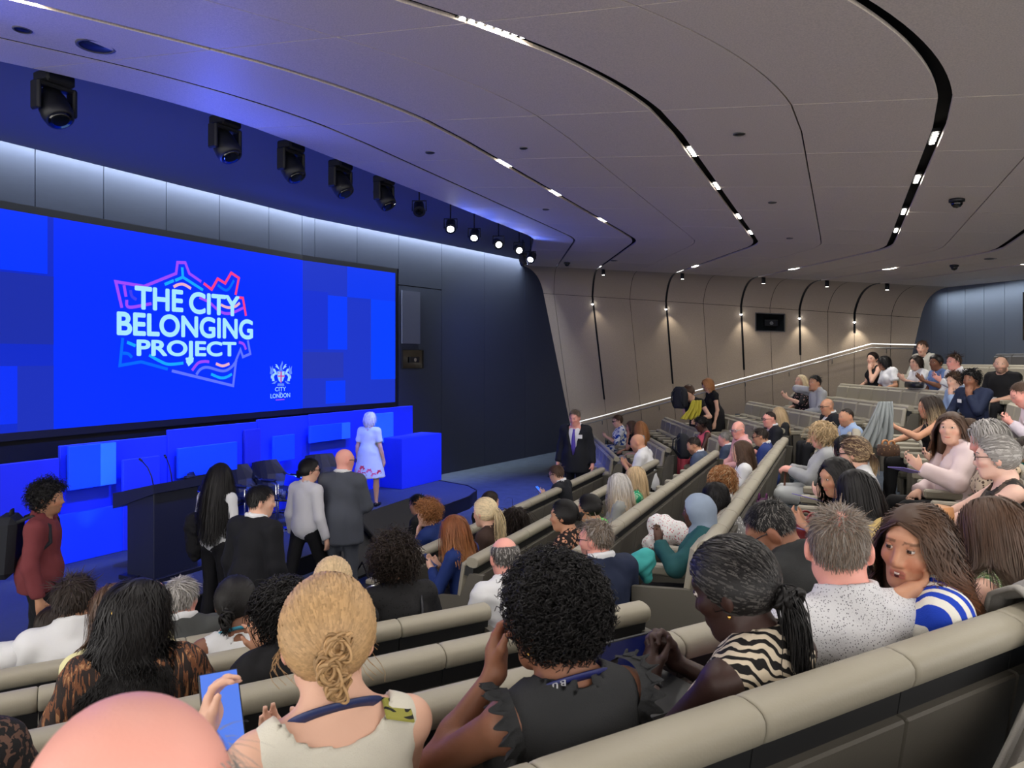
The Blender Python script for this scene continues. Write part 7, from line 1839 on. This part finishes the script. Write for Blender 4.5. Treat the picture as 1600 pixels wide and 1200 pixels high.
# ---- centre block, sixth row
person('woman with long brown hair and pale pink blouse, looking this way', 1486, 642, ('C', 5), 5.6, fem=True, skin='fair', head=(50, -2, 0), face=20, arms=('gest', 'lap'), hair=dict(style='long', col='brown', L=0.46, wave=0.008, part=0.0, vol=0.014, tip='ginger'), top=T_(C_('palepink', (226, 206, 206)), 'long', g=0.028, wr=0.008, neck='v'), bottom=BT(BLACK), extra=lambda pp: leaflet(pp, -1, 'folded leaflet held out by the woman in pale pink blouse'))
person('man in navy jumper hidden behind the woman in pale pink', 1512, 652, ('C', 5), 6.3, skin='fair', head=(20, 5, 0), arms=('gest', 'lap'), hair=dict(style='short', col='brown', L=0.02, vol=0.006), top=T_(NAVY, 'long'))
person('woman with shaggy grey hair and patterned beige blouse', 1544, 656, ('C', 5), 4.8, fem=True, w=1.15, skin='pink', head=(2, 14, 0), lean=8, arms=('lap', 'lap'), hair=dict(style='bob', col='grey', L=0.11, vol=0.020, streak=('silver', 0.4), messy=0.5), top=T_(C_('beigeprint', (196, 176, 150), 'leopard', (74, 58, 48), 40, rgb3=(120, 100, 84)), 'short'), bottom=BT(TAN), extra=lambda pp: lanyard(pp, mat('lanyard_white', srgb(222, 222, 226), 0.5), 0.012))
def x_tat(pp):
    glasses(pp); bun(pp, (0.0, -0.118, 0.03), 0.034, 'grey', 1.5, 0.016, 22)
    b = MB(); b.tube([hp_(pp, -0.03, -0.118, 0.055), hp_(pp, 0.0, -0.135, 0.04), hp_(pp, 0.035, -0.12, 0.02)], 0.005, 6); b.build('hair_clip', M_STEEL, pp.root)
    S, E, T = pp.ST[-1][:3]; d = nrm(T - E)
    MB().tube([E + (T - E) * k for k in (0.82, 0.86)], 0.031, 10).build('bracelet', mat('red_bead', srgb(150, 40, 50), 0.4), pp.root)
person('woman with grey pinned-up hair, clasped bare arms and dark floral sleeveless top', 1556, 680, ('C', 5), 4.15, fem=True, w=1.02, skin='pale', head=(-8, 4, 0), lean=6, arms=(dict(p=(-0.10, 0.50, 0.17), fd=(0.1, 1, 0.1), pn=(0.8, 0, 0.2), curl=35), dict(p=(-0.04, 0.50, 0.17), fd=(-0.2, 1, 0.1), pn=(-0.8, 0, 0.2), curl=35)), hair=dict(style='up', col='grey', knot=(0, -0.114, 0.03), vol=0.013, streak=('silver', 0.3), n=1600), top=T_(C_('darkfloral', (52, 48, 46), 'patch', (96, 84, 72), 18), 'none', neck='scoop'), bottom=BT(BLACK), extra=x_tat)
person('blonde woman in black strappy top holding a grey jacket up', 1452, 616, ('C', 5), 7.9, fem=True, skin='tan', head=(6, 6, 0), lean=4, arms=(dict(p=(-0.22, 0.42, 0.40), fd=(0, 0.7, 0.6), pn=(0.5, 0, -0.5), curl=60), dict(p=(-0.10, 0.44, 0.22), fd=(-0.3, 0.8, 0.3), pn=(0, 0, -1), curl=50)), hair=dict(style='long', col='dark', L=0.42, wave=0.006, vol=0.013, tip='ash'), top=T_(BLACK, 'none', neck='wide'), bottom=BT(BLACK))
person('person in turquoise top cut off by the right edge', 1604, 682, ('C', 6), 6.3, fem=True, w=1.1, skin='olive', head=(30, 10, 0), hair=dict(style='bob', col='dark', L=0.15), top=T_(C_('turq', (34, 160, 156)), 'short'), bottom=BT(BLACK))
person('man in pale pink shirt bent over his phone at the right edge', 1597, 598, ('C', 6), 7.4, skin='pink', head=(10, 30, 0), lean=18, arms=('phone', 'phone'), hair=dict(style='short', col='brown', L=0.02, vol=0.005), top=SH(C_('pinkshirt', (206, 196, 206)), wr=0.008), extra=lambda pp: phone_at(pp, -1, 'dark phone held by the man in pale pink shirt', (30, 30, 40), 0.2))

# ---- far right block
person('woman with short hair and blue and white patterned dress by the wall', 965, 648, ('R', 1), 15.6, fem=True, w=1.12, skin='fair', head=(8, 10, 0), arms=('phone', 'phone'), hair=dict(style='short', col='brown', L=0.05, vol=0.014), top=T_(C_('bluewhite', (226, 230, 236), 'patch', (40, 78, 170), 14), 'half', long=0.9), bottom=BT(C_('bluewhite', (226, 230, 236)), skirt=2), extra=glasses)
person('woman with brown hair and black top, hand at her face', 986, 657, ('R', 1), 14.6, fem=True, skin='tan', head=(10, 8, 0), arms=('chin', 'lap'), hair=dict(style='long', col='brown', L=0.22, vol=0.014), top=T_(BLACK, 'short'))
person('woman with long light brown hair and grey top, back turned', 1000, 657, ('R', 1), 14.0, fem=True, skin='fair', head=(-30, 0, 0), face=-20, hair=dict(style='long', col='ginger', L=0.40, wave=0.008, vol=0.016), top=T_(C_('greytop', (176, 176, 178)), 'short'), bottom=BT(C_('greytr', (150, 150, 155))))
person('woman with cropped black hair and pink sleeveless top', 1095, 650, ('R', 2), 12.8, fem=True, skin='dark', head=(6, 16, 0), lean=8, arms=('phone', 'lap'), hair=dict(style='curly', col='black', L=0.03, vol=0.014, curl=0.006), top=T_(C_('pink', (224, 98, 116)), 'none', neck='scoop'), bottom=BT(C_('pinktr', (214, 90, 108))))
person('laughing bald man with clear glasses and pink shirt', 1153, 657, ('R', 2), 10.9, w=1.05, skin='pink', head=(35, 8, 0), hair=dict(style='short', col='silver', line='fringe', L=0.01, vol=0.003, cap=False), top=SH(C_('pinksh', (224, 170, 170))), extra=lambda pp: glasses(pp, M_STEEL))
person('shaven headed man with dark glasses in black blazer', 1202, 642, ('R', 3), None, w=1.1, skin='pink', head=(10, 4, 0), arms=('lap', 'lap'), hair=dict(style='short', col='dark', line='men', L=0.006, vol=0.002), top=JK(DSUIT), extra=glasses)
person('woman with light brown hair behind the man in black blazer', 1216, 635, ('R', 3), 12.3, fem=True, skin='fair', head=(-30, 4, 0), hair=dict(style='long', col='ash', L=0.34, wave=0.008, vol=0.014), top=T_(CHAR, 'long'))
person('bald older man with dark glasses and suit, upper right rows', 1292, 622, ('R', 4), None, w=1.1, skin='tan', head=(10, 8, 0), hair=dict(style='short', col='grey', line='fringe', L=0.01, vol=0.003, cap=False), top=JK(DSUIT), extra=glasses)
person('shaven headed man in profile with light blue shirt', 1322, 637, ('R', 4), 9.7, w=1.05, skin='tan', head=(14, 2, 0), hair=dict(style='short', col='dark', line='men', L=0.005, vol=0.002), top=SH(LBLUE), stubble=0.25)
person('laughing woman with pale blonde hair and black flowered top', 1251, 585, ('R', 5), None, fem=True, w=1.08, skin='fair', head=(20, -14, 0), arms=('gest', 'lap'), hair=dict(style='long', col='lightblond', L=0.34, vol=0.014), top=T_(C_('blkflower', (34, 32, 36), 'dots', (190, 150, 150), 22), 'half'))
person('man in grey shirt scratching his neck beside the laughing blonde', 1273, 586, ('R', 5), 13.6, skin='tan', head=(24, 0, 0), arms=('lap', dict(p=('h', 0.10, 0.0, -0.12), fd=(-0.4, -0.3, 0.8), pn=(-1, 0, 0), pole=(1, 0.2, -0.2))), hair=dict(style='short', col='black', L=0.05, vol=0.012), top=SH(C_('greyshirt', (176, 178, 182))))
person('young man in light blue shirt with curly brown hair', 1491, 579, ('R', 6), 10.9, skin='fair', head=(10, 8, 0), arms=('chin', 'lap'), hair=dict(style='curly', col='brown', L=0.04, vol=0.016, curl=0.01), top=SH(LBLUE))
person('man in navy jumper with dark curls, hand to his face', 1517, 575, ('R', 6), 10.1, w=1.12, skin='brown', head=(8, 6, 0), face=20, arms=('chin', 'thigh'), hair=dict(style='curly', col='black', L=0.05, vol=0.018, curl=0.01), top=T_(NAVY, 'long', wr=0.006), extra=lambda pp: badge(pp, 0.09))
person('bearded man in black T-shirt with arms resting, facing forward', 1564, 555, ('R', 7), None, w=1.15, skin='fair', head=(26, 2, 0), face=24, arms=('lap', 'lap'), hair=dict(style='short', col='dark', line='receding', L=0.01, vol=0.003), top=T_(BLACK, 'short'), stubble=0.6, extra=lambda pp: (badge(pp, 0.03, 0.12, 0.04)))
person('woman in dark vest with hand raised to her face, top row', 1363, 550, ('R', 7), 15.2, fem=True, skin='fair', head=(30, 0, 0), arms=('chin', 'lap'), hair=dict(style='up', col='dark', knot=(0, -0.11, 0.02), vol=0.010), top=T_(BLACK, 'none', neck='scoop'), bottom=BT(JEAN))
person('dark haired person in white T-shirt leaning sideways', 1381, 556, ('R', 7), 14.5, w=1.05, fem=True, skin='olive', head=(-20, 12, 0), side=10, lean=10, arms=('lap', 'thigh'), hair=dict(style='bob', col='black', L=0.12, vol=0.016), top=T_(WHITE, 'short', g=0.02), bottom=BT(JEAN))
person('woman in white blouse with dark hair, talking', 1431, 555, ('R', 7), 13.2, fem=True, w=1.08, skin='fair', head=(20, 4, 0), arms=('gest', 'lap'), hair=dict(style='bob', col='dark', L=0.12, vol=0.012), top=T_(WHITE, 'short', g=0.02))
person('woman in blue shirt with dark hair tied up and name badge', 1462, 554, ('R', 7), 12.6, fem=True, w=1.08, skin='brown', head=(24, 4, 0), arms=('gest', 'lap'), hair=dict(style='up', col='black', knot=(0, -0.11, 0.03), vol=0.012, tail=0.08), top=T_(C_('midblue', (104, 130, 180)), 'short'), extra=lambda pp: badge(pp, 0.07))
person('man with swept brown hair and white shirt in profile, top rows', 1490, 552, ('R', 7), 12.0, skin='pink', head=(14, 2, 0), arms=('gest', 'lap'), hair=dict(style='short', col='brown', L=0.06, vol=0.014, lift=0.7), top=SH(WHITE))
person('young man in pale jacket and black clerical shirt at the top', 1441, 532, ('R', 8), None, skin='fair', head=(30, 8, 0), face=15, arms=('lap', 'lap'), hair=dict(style='short', col='brown', L=0.05, vol=0.012), top=JK(C_('palejacket', (176, 174, 164)), shirt=BLACK))
person('woman in black dress standing in the side aisle, looking down', 1106, 592, None, 14.4, stand=True, fwd=(-0.98, -0.1), floor=0.6, fem=True, skin='fair', head=(10, 30, 0), lean=12, arms=('hang', 'front'), hair=dict(style='bob', col='ginger', L=0.16, vol=0.018), top=dict(c=BLACK, sl='cap', kind='dress', long=0.5, flare=0.17), bottom=BT(BLACK), extra=lambda pp: lanyard(pp, LAN_NAVY, 0.012))
person('woman in black bending forward with a yellow jacket in hand', 1076, 603, None, 14.0, stand=True, fwd=(-0.7, -0.6), floor=0.4, fem=True, skin='fair', head=(0, 30, 0), lean=34, arms=(dict(p=(-0.2, 0.42, 0.10), fd=(0, 0.4, -0.9), pn=(1, 0, 0), curl=60), 'front'), hair=dict(style='up', col='brown', knot=(0, -0.11, 0.03), vol=0.012), top=dict(c=BLACK, sl='cap', kind='dress', long=0.5, flare=0.17), bottom=BT(BLACK))
# ------------------------------------------------------------------ rows of seats
def is_taken(p):
    for (q, row) in TAKEN:
        if row is not None and np.linalg.norm(q - p) < 0.36: return True
    return False
BLK = {'C': 'centre block', 'L': 'near block', 'R': 'far right block'}
def seat_row(blk, k, pts, yaw, fdir, first_end, last_end):
    n = len(pts)
    for i, p in enumerate(pts):
        tk = is_taken(p + fdir * 0.28)
        lab = 'taupe auditorium seat, %s from the %s in the %s row of the %s' % (ordn(i), 'aisle', ROWN[k], BLK[blk])
        end = first_end if i == 0 else (last_end if i == n - 1 else None)
        seat(p, ZK[k], yaw, lab, 'seats in the %s row of the %s' % (ROWN[k], BLK[blk]), up=not tk, dark=(blk == 'R' and k == 9), end=end)
for k in range(0, 7):
    t0 = TK1[k] + 1.15; n = int((11.15 - t0) / PITCH)
    pts = [pl(t0 + PITCH * (i + 0.5), CK[k]) for i in range(n)]
    pts = [p for p in pts if p[1] > 0.5 and abs(p[0] / p[1]) < 0.80]
    seat_row('C', k, pts, yaw_of(-E2), -E2, -1, 1)
for k in range(0, 10):
    y0 = pl(T2 + 0.35, CK[k])[1]; y1 = (16.9 - 0.41 * XK[k]) / 0.912
    n = int((y1 - y0) / PITCH); pts = [np.array([XK[k], y0 + PITCH * (i + 0.5)]) for i in range(n)]
    pts = [p for p in pts if p[0] / p[1] < 0.76]
    seat_row('R', k, pts, yaw_of((-1, 0)), np.array([-1.0, 0]), -1, 1)
for k in range(0, 7):
    K1 = pl(TK1[k], CK[k]); d0 = DL.dot(K1) - 0.12
    n = 11; pts = [NL * QK[k] + DL * (d0 - PITCH * (i + 0.5)) for i in range(n)]
    pts = [p for p in pts if p[1] > 0.12 and -0.95 < p[0] / p[1] < (0.95 if k < 6 else 1.35)]
    if k == 6: pts = [p for p in pts if p[0] > 0.45]
    seat_row('L', k, pts, yaw_of(NL), NL, 1, None)

# ------------------------------------------------------------------ bags, coats and papers
def drape(name, label, cat, m, path, wdir, w0, w1, folds=4, amp=0.02, seed=1, th=0.012, shift=0.0, n=44):
    """sheet of cloth hung along a path (list of points), wdir its width direction"""
    r = random.Random(seed); ph = [r.random() * 6 for _ in range(3)]; P = [Vector(p) for p in path]; wd_ = Vector(wdir).normalized(); rows = []
    Q = []
    for i in range(len(P) - 1):
        for k in range(6): Q.append(P[i].lerp(P[i + 1], k / 6))
    Q.append(P[-1])
    for i, p in enumerate(Q):
        k = i / (len(Q) - 1); t = (Q[min(i + 1, len(Q) - 1)] - Q[max(i - 1, 0)]).normalized(); nn = t.cross(wd_).normalized(); w = w0 + (w1 - w0) * k
        rows.append([p + wd_ * ((x / n - 0.5) * w + shift * k) + nn * (amp * (0.25 + k) * (math.sin(x / n * 6.28 * folds + ph[0] + 2.2 * k) + 0.5 * math.sin(x / n * 6.28 * folds * 2.3 + ph[1] - 3 * k))) for x in range(n + 1)])
    V = [p for rw_ in rows for p in rw_]; c = n + 1; Fc = [[i * c + j, i * c + j + 1, (i + 1) * c + j + 1, (i + 1) * c + j] for i in range(len(rows) - 1) for j in range(n)]
    o0 = Vector((sum(v.x for v in V) / len(V), sum(v.y for v in V) / len(V), min(v.z for v in V)))
    me = mesh_np(name, np.array([tuple(v - o0) for v in V]), np.array(Fc), True); o = new_obj(name, me, None, m); o.location = o0
    sm = o.modifiers.new('thickness', 'SOLIDIFY'); sm.thickness = th
    tag(o, label, cat); return o
# grey coat over the rail at the lower right
def Lp(d, q, z): p = DL * d + NL * q; return (p[0], p[1], z)
drape('coat', 'light grey coat hanging over the seat rail at the lower right corner', 'coat', C_('coatgrey', (158, 155, 150)), [Lp(2.50, 1.16, 1.86), Lp(2.50, 1.13, 1.96), Lp(2.49, 1.06, 2.0), Lp(2.46, 0.975, 1.97), Lp(2.30, 0.93, 1.80), Lp(2.08, 0.91, 1.64), Lp(1.92, 0.89, 1.40), Lp(1.88, 0.88, 1.2)], (DL[0], DL[1], 0), 0.42, 0.72, 3, 0.024, 4)
# laptop in front of the zebra blouse
lc = pix(960, 1062, 2.02); lt = empty('laptop', lc, yaw_of(NL))
Ml = Matrix.Rotation(rad(-14), 4, 'X')
MB().bbox(-0.165, 0.165, 0.0, 0.008, 0.0, 0.10, 0.003, Ml).build('lid', M_BLKPLAST, lt); MB().box(-0.158, 0.158, -0.001, 0.0, 0.006, 0.094, Ml).build('screen', mat('laptop_screen', (0.01, 0.012, 0.03, 1), 0.2, emit=srgb(20, 34, 110), es=0.15), lt)
MB().bbox(-0.165, 0.165, -0.22, 0.0, -0.018, 0.0, 0.004).build('keyboard_base', M_BLKPLAST, lt); tag(lt, 'open laptop with dark blue screen beside the zebra print blouse', 'laptop')
# jacket held up by the blonde woman
jp = [pix(1382, 628, 7.55), pix(1378, 650, 7.5), pix(1372, 675, 7.5), pix(1362, 700, 7.5)]
drape('jacket', 'grey jacket held up by the blonde woman in black strappy top', 'jacket', C_('jackgrey', (132, 138, 140)), jp, (1, 0.2, 0), 0.16, 0.40, 4, 0.03, 7)
drape('jacket', 'mustard yellow jacket held by the woman bending forward', 'jacket', C_('mustard', (176, 166, 60)), [pix(1088, 626, 13.6), pix(1086, 640, 13.5), pix(1078, 655, 13.5)], (1, 0.3, 0), 0.2, 0.34, 3, 0.03, 9)
def bag(name, label, m, u, v, Y, w, d, h, yaw=0.0, handles=True, mh=None, zfloor=None):
    p = pix(u, v, Y); r_ = empty(name, p if zfloor is None else (p.x, p.y, zfloor), yaw)
    MB().loft([[Vector((w * sx * k, d * sy * k, h * z)) for (sx, sy) in ((-0.5, -0.5), (0, -0.58), (0.5, -0.5), (0.55, 0), (0.5, 0.5), (0, 0.58), (-0.5, 0.5), (-0.55, 0))] for (k, z) in ((0.82, 0.0), (0.98, 0.06), (1.0, 0.5), (0.94, 0.97), (0.88, 1.0))]).build('body', m, r_)
    if handles:
        for sy in (-0.3, 0.3): MB().tube([(w * 0.25 * math.cos(t), d * sy, h + h * 0.35 * math.sin(t)) for t in [k * math.pi / 8 for k in range(9)]], 0.008, 6).build('handle', mh or m, r_)
    tag(r_, label, 'bag'); return r_
bag('handbag', 'brown patterned tote bag with tan handles on the lap in the aisle seat', C_('bagbrown', (84, 64, 50), 'dots', (140, 108, 76), 40), 1388, 712, 5.9, 0.14, 0.1, 0.09, 0.4, mh=mat('tan_leather', srgb(190, 132, 84), 0.5))
bag('handbag', 'dark purple handbag hanging behind the seat backs', C_('bagpurple', (84, 34, 78)), 1192, 808, 6.4, 0.2, 0.10, 0.15, 1.15)
bag('handbag', 'dark red leather bag behind the short haired man', mat('red_leather', srgb(140, 42, 48), 0.35), 1264, 838, 4.9, 0.24, 0.12, 0.12, 0.5)
bag('handbag', 'black bag on the ledge before the upper right row', M_LEATH, 1428, 606, 12.3, 0.38, 0.14, 0.1, 1.5, False)
def rucksack(label, u, v, Y, yaw):
    p = pix(u, v, Y); r_ = empty('backpack', p, yaw); M_BP = C_('backpack', (38, 40, 46))
    MB().loft([[Vector((0.14 * k * sx, 0.09 * k * sy + dy, z)) for (sx, sy) in ((-1, -0.5), (-0.7, -1), (0.7, -1), (1, -0.5), (1, 0.6), (0.7, 1), (-0.7, 1), (-1, 0.6))] for (k, z, dy) in ((0.8, 0, 0), (1.0, 0.05, 0), (1.0, 0.26, 0), (0.86, 0.36, 0.01), (0.5, 0.41, 0.02))]).build('body', M_BP, r_)
    MB().bbox(-0.1, 0.1, -0.13, -0.085, 0.04, 0.22, 0.02).build('pocket', C_('backpack2', (52, 55, 62)), r_)
    for sg in (-1, 1): MB().tube([(sg * 0.07, 0.06, 0.36), (sg * 0.09, 0.15, 0.30), (sg * 0.1, 0.16, 0.16), (sg * 0.1, 0.08, 0.05)], 0.013, 6).build('strap', M_BP, r_)
    tag(r_, label, 'backpack')
rucksack('black backpack on the lap beside the pink top', 1068, 716, 12.2, 1.6)
rucksack('black backpack hanging from the woman bending forward', 1063, 638, 13.9, 2.4)
cloth_obj('folded_coat', 'mustard and tan coat heaped on laps in front of clasped hands', 'coat', C_('tancoat', (190, 164, 104)), [('c', pix(1350, 838, 3.9), pix(1420, 822, 3.95), 0.05, 0.07), ('c', pix(1400, 828, 3.9), pix(1452, 815, 4.0), 0.06, 0.05), ('c', pix(1372, 850, 3.85), pix(1410, 835, 3.9), 0.04, 0.05)], 0.011, 0.02, 3)
bag('handbag', 'small golden brown purse on the heaped coat', mat('tan_leather', srgb(190, 132, 84), 0.5), 1456, 818, 3.9, 0.2, 0.1, 0.09, 0.3, False)
cloth_obj('folded_jacket', 'turquoise jacket hanging beside the aisle seat of the headscarf wearer', 'jacket', C_('turqjacket', (70, 170, 168)), [('c', pix(980, 885, 4.7), pix(1010, 872, 4.75), 0.05, 0.06), ('c', pix(1005, 876, 4.75), pix(1010, 900, 4.75), 0.05, 0.04)], 0.012, 0.02, 5)
cloth_obj('shawl', 'white shawl with small red dots on the lap behind the raised hand', 'shawl', C_('dotshawl', (228, 226, 226), 'dots', (190, 110, 120), 55), [('c', pix(1030, 822, 6.0), pix(1065, 835, 5.9), 0.10, 0.09), ('c', pix(1015, 850, 5.9), pix(1040, 835, 5.9), 0.06, 0.09)], 0.014, 0.015, 6)
